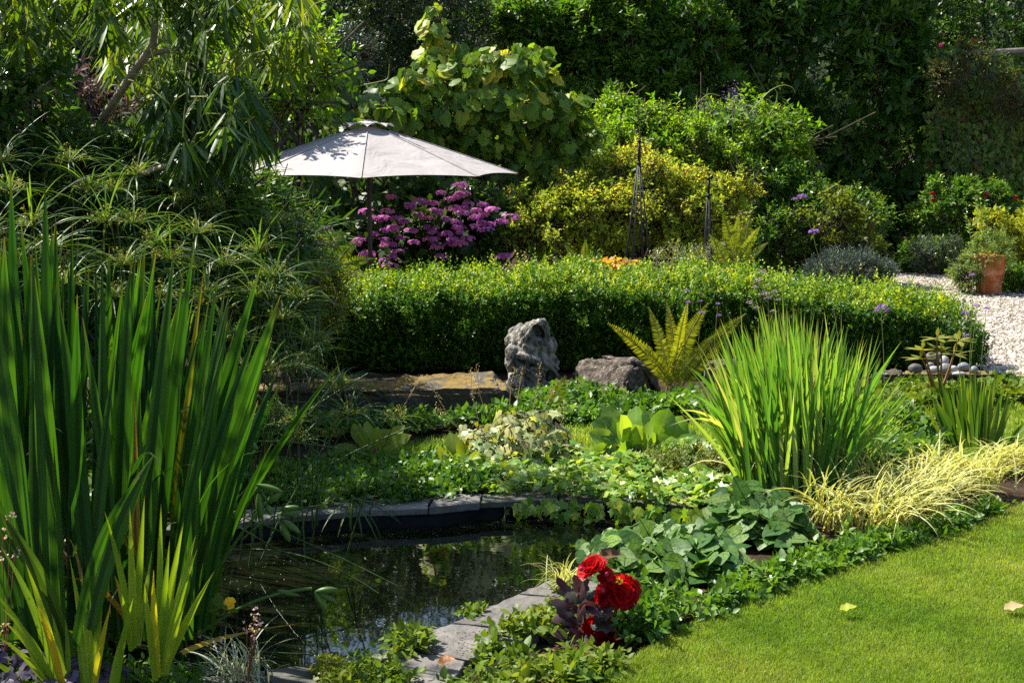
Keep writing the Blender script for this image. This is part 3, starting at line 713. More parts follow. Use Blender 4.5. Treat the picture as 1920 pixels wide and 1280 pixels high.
shrub("bank_plants", "low dark green shrub along the far gravel edge under the ivy wall", "shrub", [LP(1715, 480, 45, 28, 22, .4), LP(1790, 475, 45, 32, 21.8, .4), LP(1905, 520, 45, 26, 18.9, .4)], 900, 7, .06, .03, .13, m_ever2, stems=2)

# pots
m_terra = solid("terracotta", [(.20, .05, .018), (.36, .105, .032), (.50, .27, .15)], 7, .8, .25, .35, 30)
def lathe(m, prof, c, seg=40, mat=0):
    prof = np.array(prof, float); th = np.arange(seg) * 2 * pi / seg
    V = np.stack([prof[:, None, 0] * np.cos(th), prof[:, None, 0] * np.sin(th), np.broadcast_to(prof[:, None, 1], (len(prof), seg))], -1) + np.asarray(c)
    k = (np.arange(len(prof) - 1) * seg)[:, None]; i = np.arange(seg)[None]; j = (i + 1) % seg
    m.add(V.reshape(-1, 3), np.stack([k + i, k + j, k + seg + j, k + seg + i], -1).reshape(-1, 4), None, mat)
def pot(px, pyb, Y, wtop, wbot, h, label, mat, plants):
    c = at(px, pyb, Y); c[2] = -.01
    t = thing("flower_pot", label, "pot", c, "flower pots on the gravel")
    a, b = wtop / 2, wbot / 2; mm = M()
    lathe(mm, [(0, .0), (b, 0), (b + .005, .01), (b + (a - b) * .45, h * .5), (b + (a - b) * .5 + .010, h * .52), (b + (a - b) * .5 + .016, h * .56), (b + (a - b) * .55 + .004, h * .59), (a - .012, h * .93), (a + .012, h * .935), (a + .018, h * .965), (a + .012, h), (a - .01, h), (a - .022, h * .97), (a - .04, h * .8)], c)
    mm.build("body", mat, t); mm = M(); lathe(mm, [(a - .045, h * .88), (a * .5, h * .9), (0.001, h * .92)], c, 24); mm.build("soil", m_soil, t)
    return t, c
pt, pc = pot(1853, 547, 18.55, .43, .30, .50, "tall terracotta pot with a raised band, standing on the gravel", m_terra, None)
rg = rg_of("pot plants")
pp = thing("potted_asters", "feathery green plant with tall leafy spires growing in the terracotta pot", "plant", pc + [0, 0, .45])
m_feath = leafmat("aster_leaf", [(.09, .18, .05), (.18, .27, .09)], .4)
P, N = lobe_points(rg, [(pc + [0, 0, .55], np.array([.24, .2, .19]))], 420); p, d, nn, ln = sprigs(rg, P, N + [0, 0, .6], .12, 9, .04)
mm = M(); mm.add(*inst(tpl_diamond(), p, d, nn, ln, ln * .3, rg.random(len(p)))); mm.build("foliage", m_feath, pp)
for (x0, x1, y1) in [(1842, 1836, 345), (1832, 1828, 372), (1822, 1812, 400), (1850, 1846, 380)]:
    a = pc + [(x0 - 1853) * .00696, 0, .5]; b = at(x1, y1, 18.5); C = np.linspace(a, b, 8); sm = M(); sm.add(*tubes(C, np.linspace(.006, .002, 8)[None], 5))
    k = 42; tt = rg.uniform(.1, .98, k); Pp = a + (b - a) * tt[:, None]; ph = rg.uniform(0, 6.28, k)
    sm.add(*inst(tpl_leaf(3, 'lance'), Pp, np.column_stack([np.cos(ph), np.sin(ph), .5 * np.ones(k)]), np.tile([0, 0, 1.], (k, 1)), .11 * (1.1 - .6 * tt), .03, rg.random(k)))
    sm.build("stem", m_feath, pp)
m_mossrail = solid("mossy_timber", [(.05, .04, .02), (.16, .13, .04), (.28, .22, .04)], 8, .9, .2, .6, 30)
kb = box("timber_edging", at(1890, 540, 19.2) * [1, 1, 0] + [0, -.1, GZ], at(2150, 540, 19.2) * [1, 1, 0] + [0, .12, .30], m_mossrail, .03); tag(kb, "mossy timber edging behind the terracotta pot", "edging")
p2, c2 = pot(1752, 502, 21.3, .20, .15, .16, "small dull brown pot at the far edge of the gravel", solid("dull_clay", [(.06, .04, .035), (.12, .08, .06)], 6), None)
shrub("potted_lobelia", "grey green plant with blue flowers in the small brown pot", "plant", [(c2 + [0, 0, .32], np.array([.36, .3, .22]))], 420, 7, .05, .02, .12, leafmat("greygreen_leaf", [(.02, .05, .02), (.05, .09, .035), (.09, .09, .24, .98)], .3), stems=3, stem_r=.006)

# ---- umbrella
m_canvas, t, o = nt("canvas")
tc = nd(t, "ShaderNodeTexCoord"); n1 = nd(t, "ShaderNodeTexNoise"); n1.inputs["Scale"].default_value = 2.6; n1.inputs["Detail"].default_value = 6; n1.inputs["Distortion"].default_value = .8; t.links.new(tc.outputs["Object"], n1.inputs[0])
c = ramp(t, [(.28, .262, .255), (.34, .318, .31), (.37, .345, .34)], n1.outputs[0])
p = nd(t, "ShaderNodeBsdfPrincipled"); t.links.new(c, p.inputs["Base Color"]); p.inputs["Roughness"].default_value = .85; p.inputs["Specular IOR Level"].default_value = .2
b = nd(t, "ShaderNodeBump"); b.inputs["Strength"].default_value = .9; b.inputs["Distance"].default_value = .05; t.links.new(n1.outputs[0], b.inputs["Height"]); t.links.new(b.outputs[0], p.inputs["Normal"])
tr = nd(t, "ShaderNodeBsdfTranslucent"); t.links.new(c, tr.inputs[0]); x = nd(t, "ShaderNodeMixShader"); x.inputs[0].default_value = .18
t.links.new(p.outputs[0], x.inputs[1]); t.links.new(tr.outputs[0], x.inputs[2]); t.links.new(x.outputs[0], o.inputs[0])
m_pole = solid("dark_wood", [(.018, .010, .006), (.05, .028, .016)], 10, .5, .4, .2)
UC = at(692, 325, 15.0); UC[2] = at(968, 326, 15)[2]; apex = at(692, 229, 15.0)[2]
um = thing("garden_parasol", "large taupe canvas parasol with a vented top above the hydrangea", "parasol", (UC[0], UC[1], GZ))
R0 = 1.56; off = radians(3)
def canopy(Ro, Ri, z0, z1, sag, nseg=10, nr=10, scal=0.0, th=.004):
    k = 8 * nseg; V = []
    for r_ in range(nr + 1):
        f = r_ / nr
        for q in range(k):
            w = q / nseg; a0 = math.floor(w); u = w - a0
            A_ = off + a0 * pi / 4; B_ = A_ + pi / 4; rad = Ri + (Ro - Ri) * f
            x_ = cos(A_) * (1 - u) + cos(B_) * u; y_ = sin(A_) * (1 - u) + sin(B_) * u
            bow = 4 * u * (1 - u)
            z = z1 + (z0 - z1) * (f ** 1.06) - sag * bow * f * (1 - .55 * f) + scal * bow * f ** 3
            k_ = 1 - .03 * bow * f
            V.append((UC[0] + rad * x_ * k_, UC[1] + rad * y_ * k_, z))
    F = []
    for r_ in range(nr):
        for q in range(k): F.append((r_ * k + q, r_ * k + (q + 1) % k, (r_ + 1) * k + (q + 1) % k, (r_ + 1) * k + q))
    return np.array(V), np.array(F)
V, F = canopy(R0, .06, UC[2], apex - .05, .055, scal=.045)
mm = M(); mm.add(V, F[:, ::-1])
for q in range(8):      # stitched seam over every rib
    a = off + q * pi / 4; e = np.array([cos(a), sin(a), 0]); s = np.linspace(.1, 1, 11); C = np.array([UC[0], UC[1], 0]) + e * (.06 + (R0 - .06) * s)[:, None]; C[:, 2] = apex - .05 + (UC[2] - apex + .05) * s ** 1.06 + .004
    mm.add(*tubes(C, .006, 5))
cn = mm.build("canopy", m_canvas, um)
V, F = canopy(.27, .02, apex - .075, apex, -.0, nseg=10, nr=5, scal=.045); mm = M(); mm.add(V + [0, 0, .025], F[:, ::-1]); vent = mm.build("vent_cap", m_canvas, um)
mm = M(); caps_tube(mm, np.array([[UC[0], UC[1], GZ], [UC[0], UC[1], .9], [UC[0], UC[1], apex - .03]]), .024, 14); mm.build("pole", m_pole, um)
mm = M(); lathe(mm, [(0.001, 0.05), (.04, .05), (.05, .1), (.0301, .14)], (UC[0], UC[1], apex - .17), 16); mm.build("hub", m_pole, um)
for q in range(8):
    a = off + q * pi / 4; e = np.array([cos(a), sin(a), 0]); c3 = np.array([UC[0], UC[1], 0])
    mm = M(); s = np.linspace(.04, .985, 6); C = c3 + e * (R0 * s)[:, None]; C[:, 2] = apex - .07 + (UC[2] - apex + .05) * s ** 1.06 - .012; mm.add(*tubes(C, .009, 6)); rb = mm.build("rib", m_pole, um)
    mm = M(); h = C[3]; mm.add(*tubes(np.stack([h, (h + c3 + [0, 0, apex - .42]) / 2 * [1, 1, 1], c3 + e * .03 + [0, 0, apex - .42]]) * 1.0, .007, 5)); mm.build("strut", m_pole, rb)
mm = M(); lathe(mm, [(.001, 0), (.26, 0), (.27, .03), (.25, .07), (.06, .10), (.045, .3), (.026, .3)], (UC[0], UC[1], GZ), 32); mm.build("base", solid("cast_iron", [(.02, .02, .02), (.05, .05, .05)], 9), um)

# ---- hydrangea
m_hyd = leafmat("hydrangea_leaf", [(.012, .035, .008), (.03, .07, .014), (.06, .11, .02)], .3, lat=(.06, .10, .02))
hy = shrub("hydrangea", "lacecap hydrangea covered in purple pink flower heads under the parasol", "shrub",
      [LP(820, 430, 110, 80, 17.2, .7), LP(880, 420, 80, 65, 17.0, .6), LP(740, 460, 70, 55, 17, .6), LP(640, 450, 70, 50, 17.2, .5)], 900, 7, .12, .07, .2, m_hyd, tpl_leaf(3, 'ovate', .1), stems=5)
m_hp = leafmat("hydrangea_petal", [(.19, .05, .19), (.34, .09, .31), (.48, .16, .40), (.42, .10, .20)], .35, (1.2, 1, 1.2), .6, .2, mottle=.1)
rg = rg_of("hyd heads")
heads = [(722, 386), (745, 400), (770, 385), (800, 372), (830, 358), (862, 362), (880, 372), (905, 380), (925, 388), (850, 385), (820, 390), (790, 398), (760, 412), (735, 425), (715, 408), (700, 400), (775, 425), (805, 420), (835, 405), (865, 398), (895, 400), (915, 412), (940, 415), (890, 418), (860, 420), (830, 435), (800, 442), (770, 445), (745, 440), (725, 455), (718, 488), (735, 480), (690, 470), (675, 440), (600, 425), (850, 445), (875, 440), (815, 455), (940, 475), (745, 470), (702, 432), (785, 372), (845, 372), (910, 395)]
ft = []
for q in range(4):
    ft.append(((cos(q * pi / 2), sin(q * pi / 2))))
heads += [(x + rg.normal(0, 16), y + rg.normal(0, 12)) for x, y in heads[:40]]
for k, (x, y) in enumerate(heads):
    c = at(x + rg.normal(0, 3), y + rg.normal(0, 3), 16.15 + .2 * rg.random()); ax = nrm(np.array([rg.normal(0, .3), -.55, .9])); n = 24
    q = unit(rg, n); q = nrm(q + ax * 1.1); P = c + q * np.array([.095, .095, .038]) * (hs := rg.uniform(.55, 1.2)) - ax * .05
    ref = unit(rg, n); A = nrm(np.cross(q, ref)); Bv = np.cross(q, A); mm = M(); r0 = rg.random() * .6
    for z in range(4): mm.add(*inst(tpl_diamond(.1, .6), P, A * ft[z][0] + Bv * ft[z][1] + q * .12, q, .025, .024, np.clip(r0 + rg.random(n) * .5, 0, 1)))
    mm.build("flower_head", m_hp, hy)

# ---- yellow shrub, wisteria, vine
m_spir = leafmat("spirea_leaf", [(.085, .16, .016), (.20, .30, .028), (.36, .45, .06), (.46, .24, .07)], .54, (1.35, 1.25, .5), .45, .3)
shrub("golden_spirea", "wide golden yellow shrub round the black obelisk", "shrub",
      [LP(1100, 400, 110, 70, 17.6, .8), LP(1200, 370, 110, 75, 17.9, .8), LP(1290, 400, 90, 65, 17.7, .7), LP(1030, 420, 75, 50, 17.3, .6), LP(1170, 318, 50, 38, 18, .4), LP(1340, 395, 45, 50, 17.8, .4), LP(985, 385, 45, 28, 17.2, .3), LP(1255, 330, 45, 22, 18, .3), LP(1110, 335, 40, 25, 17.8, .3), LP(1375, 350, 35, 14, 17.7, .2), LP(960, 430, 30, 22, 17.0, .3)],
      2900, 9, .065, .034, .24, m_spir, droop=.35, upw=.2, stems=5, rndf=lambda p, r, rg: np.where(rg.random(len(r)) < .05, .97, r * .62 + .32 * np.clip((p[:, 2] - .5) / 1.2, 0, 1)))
m_wist = leafmat("wisteria_leaf", [(.055, .15, .012), (.13, .25, .018), (.26, .36, .03)], .54, (1.5, 1.5, .4), .4, .4)
shrub("wisteria", "bright green wisteria mound behind the golden shrub", "climber",
      [LP(1190, 260, 110, 50, 20.5, .8), LP(1330, 280, 130, 65, 20.3, .8), LP(1420, 270, 70, 60, 20.4, .7), LP(1130, 290, 60, 60, 20, .6), LP(1290, 330, 120, 50, 20.2, .7), LP(1395, 215, 45, 28, 20.6, .4), LP(1240, 218, 45, 22, 20.5, .4), LP(1462, 238, 45, 22, 20.5, .3), LP(1500, 262, 28, 16, 20.5, .3), LP(1160, 205, 30, 18, 20.6, .3), LP(1320, 215, 40, 18, 20.5, .3), LP(1100, 265, 40, 25, 20.2, .3)],
      2100, 11, .10, .034, .30, m_wist, droop=.3, stems=4, ang=1.1)
rg = rg_of("tendrils")
def tendril(pts, Y, label, r=.008):
    P = np.array([at(x, y, Y) for x, y in pts]); t = np.linspace(0, 1, 24); k = np.linspace(0, 1, len(P))
    C = np.column_stack([np.interp(t, k, P[:, i]) for i in range(3)])
    for _ in range(3): C[1:-1] = (C[:-2] + 2 * C[1:-1] + C[2:]) / 4
    o_ = M(); o_.add(*tubes(C, np.linspace(r, r * .5, 24)[None], 5)); return tag(o_.build("climbing_shoot", m_tend, None, C[0]), label, "shoot", "bare climbing shoots above the wisteria")
m_tend = leafmat("green_stem", [(.16, .22, .06), (.2, .24, .08)], .1, mottle=.1)
tendril([(1390, 230), (1420, 195), (1445, 168), (1470, 158), (1488, 165), (1491, 175)], 20, "long hooked green shoot arching over the purple flower mist")
tendril([(1290, 222), (1310, 190), (1330, 175), (1350, 180)], 20, "short curved shoot left of the purple flower mist")
tendril([(1440, 220), (1455, 195), (1458, 175), (1452, 166)], 20, "thin upright shoot under the long hooked one")
tendril([(1545, 360), (1570, 345), (1585, 355), (1582, 365)], 19.2, "small hooked shoot over the dark glossy shrub")
tendril([(660, 165), (690, 158), (728, 150), (730, 120)], 17.6, "bare vine shoot reaching left of the big vine")
# thalictrum mist
m_thal = leafmat("purple_mist", [(.08, .035, .14), (.18, .09, .27)], .3, (1.2, 1, 1.2), mottle=0)
th = thing("meadow_rue", "airy purple flower sprays standing above the wisteria", "flower", at(1370, 260, 20) * [1, 1, 0])
for (x, y) in [(1375, 195), (1390, 205), (1325, 210), (1350, 215), (1415, 215), (1400, 230), (1360, 235), (1375, 180)]:
    c = at(x, y, 20.0); b = at(1370 + (x - 1370) * .5, 330, 20.0); sm = M(); sm.add(*tubes(np.linspace(b, c, 5), .005, 4)); st = sm.build("stem", m_tend, th)
    n = 75; P = c + rg.normal(0, 1, (n, 3)) * [.07, .07, .11]; mm = M(); mm.add(*inst(tpl_diamond(.5, .5), P, unit(rg, n), unit(rg, n), .022, .018, rg.random(n))); mm.build("flower_head", m_thal, th)

m_vine = leafmat("vine_leaf", [(.04, .11, .014), (.085, .19, .02), (.16, .28, .03), (.42, .42, .02), (.55, .42, .03)], .5, (1.5, 1.4, .4), .42, .45, rib=(.16, .2, .06), lat=(.12, .17, .05))
def big_leaf_mass(name, label, cat, lobes, n, s0, s1, mat, tpl, hang=.9, seed=None, tone=None, stems=4, front=.7, lo=.6):
    rg = rg_of(label); P, N = lobe_points(rg, lobes, n, lo=lo, front=front)
    D = np.column_stack([N[:, 0] * .7, N[:, 1] * .5 - .25, np.full(n, -hang)]) + rg.normal(0, .45, (n, 3)); Nn = N * .7 + np.array([0, -.15, .7]) + rg.normal(0, .42, (n, 3))
    cx = np.mean([l[0] for l in lobes], 0); root = thing(name, label, cat, (cx[0], cx[1], GZ)); L = rg.uniform(s0, s1, n) * np.where(rg.random(n) < .25, .65, 1)
    r = rg.random(n) * .68 if tone is None else tone(P, rg)
    mm = M(); mm.add(*inst(tpl, P, D, Nn, L, L * rg.uniform(.85, 1.1, n), r)); mm.build("foliage", mat, root)
    sm = M(); pet = P - nrm(D) * 0; a = P + nrm(unit(rg, n) - N * 1.2) * L[:, None] * .9
    sm.add(*tubes(np.stack([a, (a + P) / 2 + [0, 0, .015], P], 1), .004, 3))
    for l in lobes:
        for s in range(stems):
            e = l[0] + l[1] * unit(rg, 1)[0] * .8; s0_ = np.array([cx[0], cx[1], GZ]) + np.append(rg.normal(0, .1, 2), 0); md = s0_ * .5 + e * .5 + rg.normal(0, .1, 3)
            sm.add(*tubes(bez(s0_[None], md[None], e[None], 8), np.linspace(.018, .006, 8)[None], 5))
    sm.build("stems", m_bark, root); return root
T_VINE = tpl_sym(VINE, -.12, .22, .10)
big_leaf_mass("crimson_glory_vine", "tall vine of broad lobed leaves, yellowing at the top, behind the parasol", "vine",
    [LP(880, 130, 80, 38, 18.2, .5), LP(960, 118, 65, 32, 18.2, .4), LP(815, 112, 32, 28, 18.2, .3), LP(760, 190, 50, 26, 18, .4), LP(850, 190, 80, 40, 18, .5), LP(960, 190, 70, 42, 18.1, .5), LP(1030, 210, 42, 42, 18.3, .4), LP(1060, 275, 32, 48, 18.5, .4), LP(900, 250, 90, 42, 18.2, .5), LP(815, 45, 20, 38, 18.2, .2), LP(1012, 140, 30, 22, 18.2, .2), LP(1000, 300, 55, 38, 18.4, .4), LP(820, 250, 50, 30, 18.1, .4), LP(730, 170, 25, 15, 17.9, .2), LP(740, 205, 55, 24, 17.5, .3), LP(690, 215, 40, 18, 17.4, .25), LP(1072, 205, 32, 36, 18.4, .3), LP(1092, 250, 28, 36, 18.6, .3), LP(790, 150, 40, 26, 17.8, .3)],
    1600, .12, .25, m_vine, T_VINE, lo=.45, tone=lambda P, rg: np.clip(rg.random(len(P)) * .6 + .42 * (rg.random(len(P)) < np.clip((P[:, 2] - 2.4) * .42, .06, .5)), 0, 1))
big_leaf_mass("grape_vine", "broad leaved dark vine hanging behind and under the parasol", "vine",
    [LP(610, 220, 90, 50, 17.6, .5), LP(700, 190, 70, 35, 17.8, .5), LP(560, 360, 90, 70, 17.8, .5), LP(680, 400, 90, 70, 18, .5), LP(790, 330, 110, 60, 18.2, .6), LP(920, 350, 60, 60, 18.2, .5), LP(640, 150, 40, 40, 17.8, .4)],
    900, .14, .24, leafmat("grape_leaf", [(.02, .06, .014), (.04, .10, .02), (.08, .14, .03), (.2, .2, .04)], .4, (1.5, 1.5, .45), .4, .5, rib=(.12, .16, .05), lat=(.09, .14, .04)), T_VINE)
# tall glossy shoot left of the parasol
shrub("privet_shoots", "upright sunlit glossy shoots above the drooping tree at the left of the blue tree", "shrub",
    [LP(590, 110, 35, 45, 15.5, .3), LP(545, 170, 50, 45, 15.3, .4), LP(500, 130, 45, 45, 15.2, .4), LP(470, 90, 45, 45, 15.3, .4)], 260, 12, .085, .04, .4, m_wist, tpl_leaf(3, 'lance', .15), droop=.05, upw=.7, stems=3, inner=.3)

# ---- obelisks
m_iron = solid("black_iron", [(.006, .006, .007), (.014, .014, .016)], 12, .5, .2, .2, metal=.0)
def obelisk(px, top, bot, Y, wpx, legs, label, rings):
    c = at(px, 400, Y); zt = at(px, top, Y)[2]; w = wpx * Y / F_PX; b = np.array([c[0], Y, GZ]); hub = zt - (zt - GZ) * .12
    t = thing("plant_obelisk", label, "obelisk", b, "black iron plant obelisks"); zb = at(px, bot, Y)[2]; ww = w * (hub - GZ) / (hub - zb)
    for k in range(legs):
        a = k * 2 * pi / legs + .35; e = np.array([cos(a), sin(a), 0])
        mm = M(); caps_tube(mm, np.stack([b + e * ww, b + e * ww * .5 + [0, 0, (hub - GZ) * .5], b + e * .012 + [0, 0, hub - GZ]]), .0075, 8); mm.build("leg", m_iron, t)
    mm = M(); caps_tube(mm, np.array([b + [0, 0, hub - GZ - .05], b + [0, 0, (hub + zt) / 2 - GZ], b + [0, 0, zt - GZ - .02]]), .016, 10); mm.build("spike", m_iron, t)
    mm = M(); th_ = np.arange(9) * pi / 8; lathe(mm, [(.022 * math.sin(q) + .0005, zt - GZ - .022 * math.cos(q)) for q in th_], b, 16); mm.build("finial", m_iron, t)
    mm = M(); th_ = np.arange(9) * pi / 8; lathe(mm, [(.026 * math.sin(q) + .0005, hub - GZ - .03 * math.cos(q)) for q in th_], b, 16); mm.build("collar", m_iron, t)
    for zp in rings:
        z = at(px, zp, Y)[2]; r_ = ww * (hub - z) / (hub - GZ); a = np.linspace(0, 2 * pi, 33); mm = M(); mm.add(*tubes(np.column_stack([b[0] + r_ * np.cos(a), b[1] + r_ * np.sin(a), np.full(33, z)]), .009, 6)); mm.build("ring", m_iron, t)
obelisk(1197, 265, 495, 15.6, 26, 8, "tall black iron obelisk in front of the golden shrub", [487])
obelisk(1328, 335, 495, 15.8, 9, 4, "thin black iron obelisk beside the yellow fern", [480])
# ------------------------------------------------------------------ hedge
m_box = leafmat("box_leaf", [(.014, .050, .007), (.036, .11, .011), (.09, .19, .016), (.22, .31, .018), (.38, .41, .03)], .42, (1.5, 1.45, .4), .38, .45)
rg = rg_of("box hedge")
HX0, HX1 = at(560, 690, 12.3)[0], at(1858, 690, 12.3)[0]
def hedge_h(x):
    s = (x - HX0) / (HX1 - HX0)
    return np.interp(s, [0, .3, .55, .72, .8, .88, .955, 1.0], [.68, .71, .73, .67, .60, .52, .44, .36]) + .028 * np.sin(x * 3.1) * np.sin(x * 1.3 + 1) + .016 * np.sin(x * 11.3 + 1)
n = 27000
x = rg.uniform(HX0 - .1, HX1, n); h = hedge_h(x); kind_ = rg.random(n)
yb = 12.28 + .05 * np.sin(x * 3.3); dep = 1.25
P = np.empty((n, 3)); N = np.empty((n, 3)); P[:, 0] = x
fr = kind_ < .5; tp = (kind_ >= .5) & (kind_ < .93); bk = kind_ >= .93
v = rg.random(n)
rr_ = .13                                          # rounding of the shoulder
P[fr, 2] = v[fr] * (h[fr] - .05); P[fr, 1] = yb[fr] + np.maximum(0, P[fr, 2] - (h[fr] - rr_)) ** 2 / rr_ * .9; N[fr] = [0, -1, .25]
P[tp, 1] = yb[tp] + .03 + v[tp] * dep; P[tp, 2] = h[tp] - .07 * np.clip(1 - (P[tp, 1] - yb[tp]) / .25, 0, 1) ** 2 ; N[tp] = [0, -.25, 1]
P[bk, 1] = yb[bk] + dep; P[bk, 2] = v[bk] * h[bk]; N[bk] = [0, 1, .2]
en = np.clip((x - (HX1 - .35)) / .35, 0, 1) ** 2; P[:, 2] *= 1 - .12 * en; P[:, 1] += en * .25 * (yb + .55 - P[:, 1]); N[:, 0] += en * .8
bmp = .05 * np.sin(P[:, 0] * 9 + P[:, 2] * 7) * np.sin(P[:, 2] * 11 - P[:, 0] * 4) + .035 * np.sin(P[:, 0] * 17 + P[:, 1] * 13)
P += N * (bmp + rg.normal(0, .034, n) - .02)[:, None]
inn = rg.random(n) < .22; P[inn] -= N[inn] * rg.uniform(.06, .25, (inn.sum(), 1))
thin = (np.sin(P[:, 0] * 6.1 + P[:, 2] * 8) * np.sin(P[:, 2] * 13 - P[:, 0] * 3.3) * np.sin(P[:, 0] * 2.1 + P[:, 1] * 4)); kp = rg.random(n) < np.clip(.72 + thin * 1.5, .18, 1); P, N, x, tp = P[kp], N[kp], x[kp], tp[kp]; n = len(P)
D = nrm(N) * .8 + unit(rg, n) * .6; D[:, 2] += .75
L = .085 * rg.uniform(.6, 1.4, n); shoot = tp & (rg.random(n) < .16); L[shoot] *= rg.uniform(1.4, 2.5, shoot.sum()); D[shoot] = unit(rg, shoot.sum()) * .25 + [0, 0, 1]
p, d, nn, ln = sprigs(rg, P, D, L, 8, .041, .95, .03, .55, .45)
rel = p[:, 2] / hedge_h(p[:, 0]); r = np.clip(np.repeat(rg.random(n) ** 1.4, 8) * .36 + rg.random(len(p)) * .16 + .62 * np.clip((rel - .84) * 6, 0, 1) * np.repeat(rg.random(n) ** 1.3, 8), 0, 1)  # young growth yellower at the top, pushed further as painted sunlit highlights
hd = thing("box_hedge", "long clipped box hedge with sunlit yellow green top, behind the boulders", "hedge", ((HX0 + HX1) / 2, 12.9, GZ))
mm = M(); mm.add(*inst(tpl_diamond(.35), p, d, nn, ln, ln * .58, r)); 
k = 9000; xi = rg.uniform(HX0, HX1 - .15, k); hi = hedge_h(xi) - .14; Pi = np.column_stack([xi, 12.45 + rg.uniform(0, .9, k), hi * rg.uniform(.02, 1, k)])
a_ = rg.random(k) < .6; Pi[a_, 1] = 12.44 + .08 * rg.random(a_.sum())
p, d, nn, ln = sprigs(rg, Pi, unit(rg, k), .09, 6, .05); mm.add(*inst(tpl_diamond(.3), p, d, nn, ln, ln * .6, rg.random(len(p)) * .4)); mm.build("foliage", m_box, hd)  # core leaves kept in dark tones, inner shade put into their colour
k = 420; xb = rg.uniform(HX0, HX1 - .1, k); yb2 = 12.4 + rg.uniform(0, 1.0, k); b0 = np.column_stack([xb, yb2, np.full(k, GZ)]); b2 = b0 + np.column_stack([rg.normal(0, .1, k), rg.normal(0, .1, k), hedge_h(xb) * rg.uniform(.6, .9, k)])
sm = M(); sm.add(*tubes(bez(b0, (b0 + b2) / 2 + rg.normal(0, .03, (k, 3)), b2, 5), np.linspace(.008, .003, 5)[None], 4)); sm.build("stems", m_bark, hd)

# ------------------------------------------------------------------ ferns
def fern(name, label, base, tips, mat, npin=30, wid=.18, sag=.12, cat="fern", rgn=None):
    rg = rg_of(label); root = thing(name, label, cat, base)
    mm = M(); sm = M()
    for tip in tips:
        b = np.asarray(base) + np.append(rg.normal(0, .03, 2), 0); tip = np.asarray(tip, float)
        ln = np.linalg.norm(tip - b); mid = (b + tip) / 2; mid[2] += sag * ln; mid[:2] = b[:2] * .6 + tip[:2] * .4
        C = bez(b[None], mid[None], tip[None], 40)[0]; sm.add(*tubes(C, np.linspace(.006, .0015, 40)[None], 4))
        T = nrm(np.gradient(C, axis=0)); s = np.linspace(.12, .995, npin); idx = s * 39; i0 = np.clip(idx.astype(int), 0, 38); fr_ = (idx - i0)[:, None]
        Pp = C[i0] * (1 - fr_) + C[i0 + 1] * fr_; Tt = T[i0]
        view = np.array([rg.normal(0, .45), -1, .35]); S = nrm(np.cross(Tt, np.broadcast_to(view, Tt.shape))); Nn = np.cross(S, Tt)
        prof = np.sin(np.pi * np.clip(s * .93 + .07, 0, 1) ** .75) ** .8
        for sg in (-1, 1):
            Dd = S * sg + Tt * .45 + rg.normal(0, .06, S.shape); Dd[:, 2] -= .12
            mm.add(*inst(tpl_leaf(3, 'lance', .0, .12), Pp, Dd, Nn * np.sign(Nn[:, 2:3] + 1e-3) + rg.normal(0, .15, S.shape), np.maximum(.012, wid * ln * prof), np.maximum(.005, .95 * ln / npin * (.5 + .5 * prof)), np.clip(rg.random() * .5 + rg.random(npin) * .5, 0, 1)))
    mm.build("fronds", mat, root); sm.build("stems", m_fstem, root); return root
m_fstem = leafmat("fern_stem", [(.14, .14, .03), (.22, .19, .05)], .05)
m_fgold = leafmat("fern_gold", [(.11, .17, .015), (.19, .25, .022), (.28, .29, .035)], .5, (1.3, 1.15, .4), .5, .25)
m_fgreen = leafmat("fern_green", [(.06, .12, .015), (.12, .18, .022), (.2, .22, .03)], .5, (1.4, 1.3, .4), .5, .25)
def fern_px(name, label, bx, by, Y, tips, mat, npin=30, wid=.18, sag=.12):
    b = at(bx, by, Y); b[2] = max(b[2], GZ); return fern(name, label, b, [at(x, y, Y + (dy if len(t) > 2 else 0)) for t in tips for x, y, dy in [(t + (0,))[:3]]], mat, npin, wid, sag)
fern_px("fern", "golden shuttlecock fern between the boulder and the tall iris", 1262, 735, 10.9, [(1216, 576, .1), (1250, 566, .2), (1290, 565, -.1), (1328, 568, 0), (1140, 606, 0), (1398, 588, -.1), (1232, 600, .3), (1308, 596, .3), (1345, 625, -.2), (1195, 640, -.1)], m_fgold, 40, .11, .10)
fern_px("fern", "upright yellow fern behind the hedge at the thin obelisk", 1378, 520, 14.6, [(1355, 400, 0), (1385, 405, .1), (1425, 425, 0), (1440, 455, -.1), (1330, 440, 0), (1405, 410, .2), (1310, 470, 0)], m_fgreen, 34, .15, .10)
fern_px("fern", "pale small fern frond rising over the middle of the hedge", 1095, 520, 14.4, [(1098, 450, 0), (1060, 460, 0), (1125, 475, 0)], m_fgreen, 26, .17, .08)
fern_px("fern", "drooping green fern at the left end of the hedge", 615, 530, 11.8, [(700, 485, 0), (672, 450, .1), (560, 395, .2), (600, 440, 0), (640, 430, .2), (690, 520, -.2), (530, 450, 0), (580, 480, -.2)], m_fgreen, 30, .18, .2)
fern_px("fern", "small sunlit fern tuft in front of the statue base", 1040, 790, 10.1, [(1060, 705, 0), (1010, 740, 0), (1085, 760, -.1), (1030, 730, .1), (990, 770, -.1)], m_fgreen, 24, .2, .15)

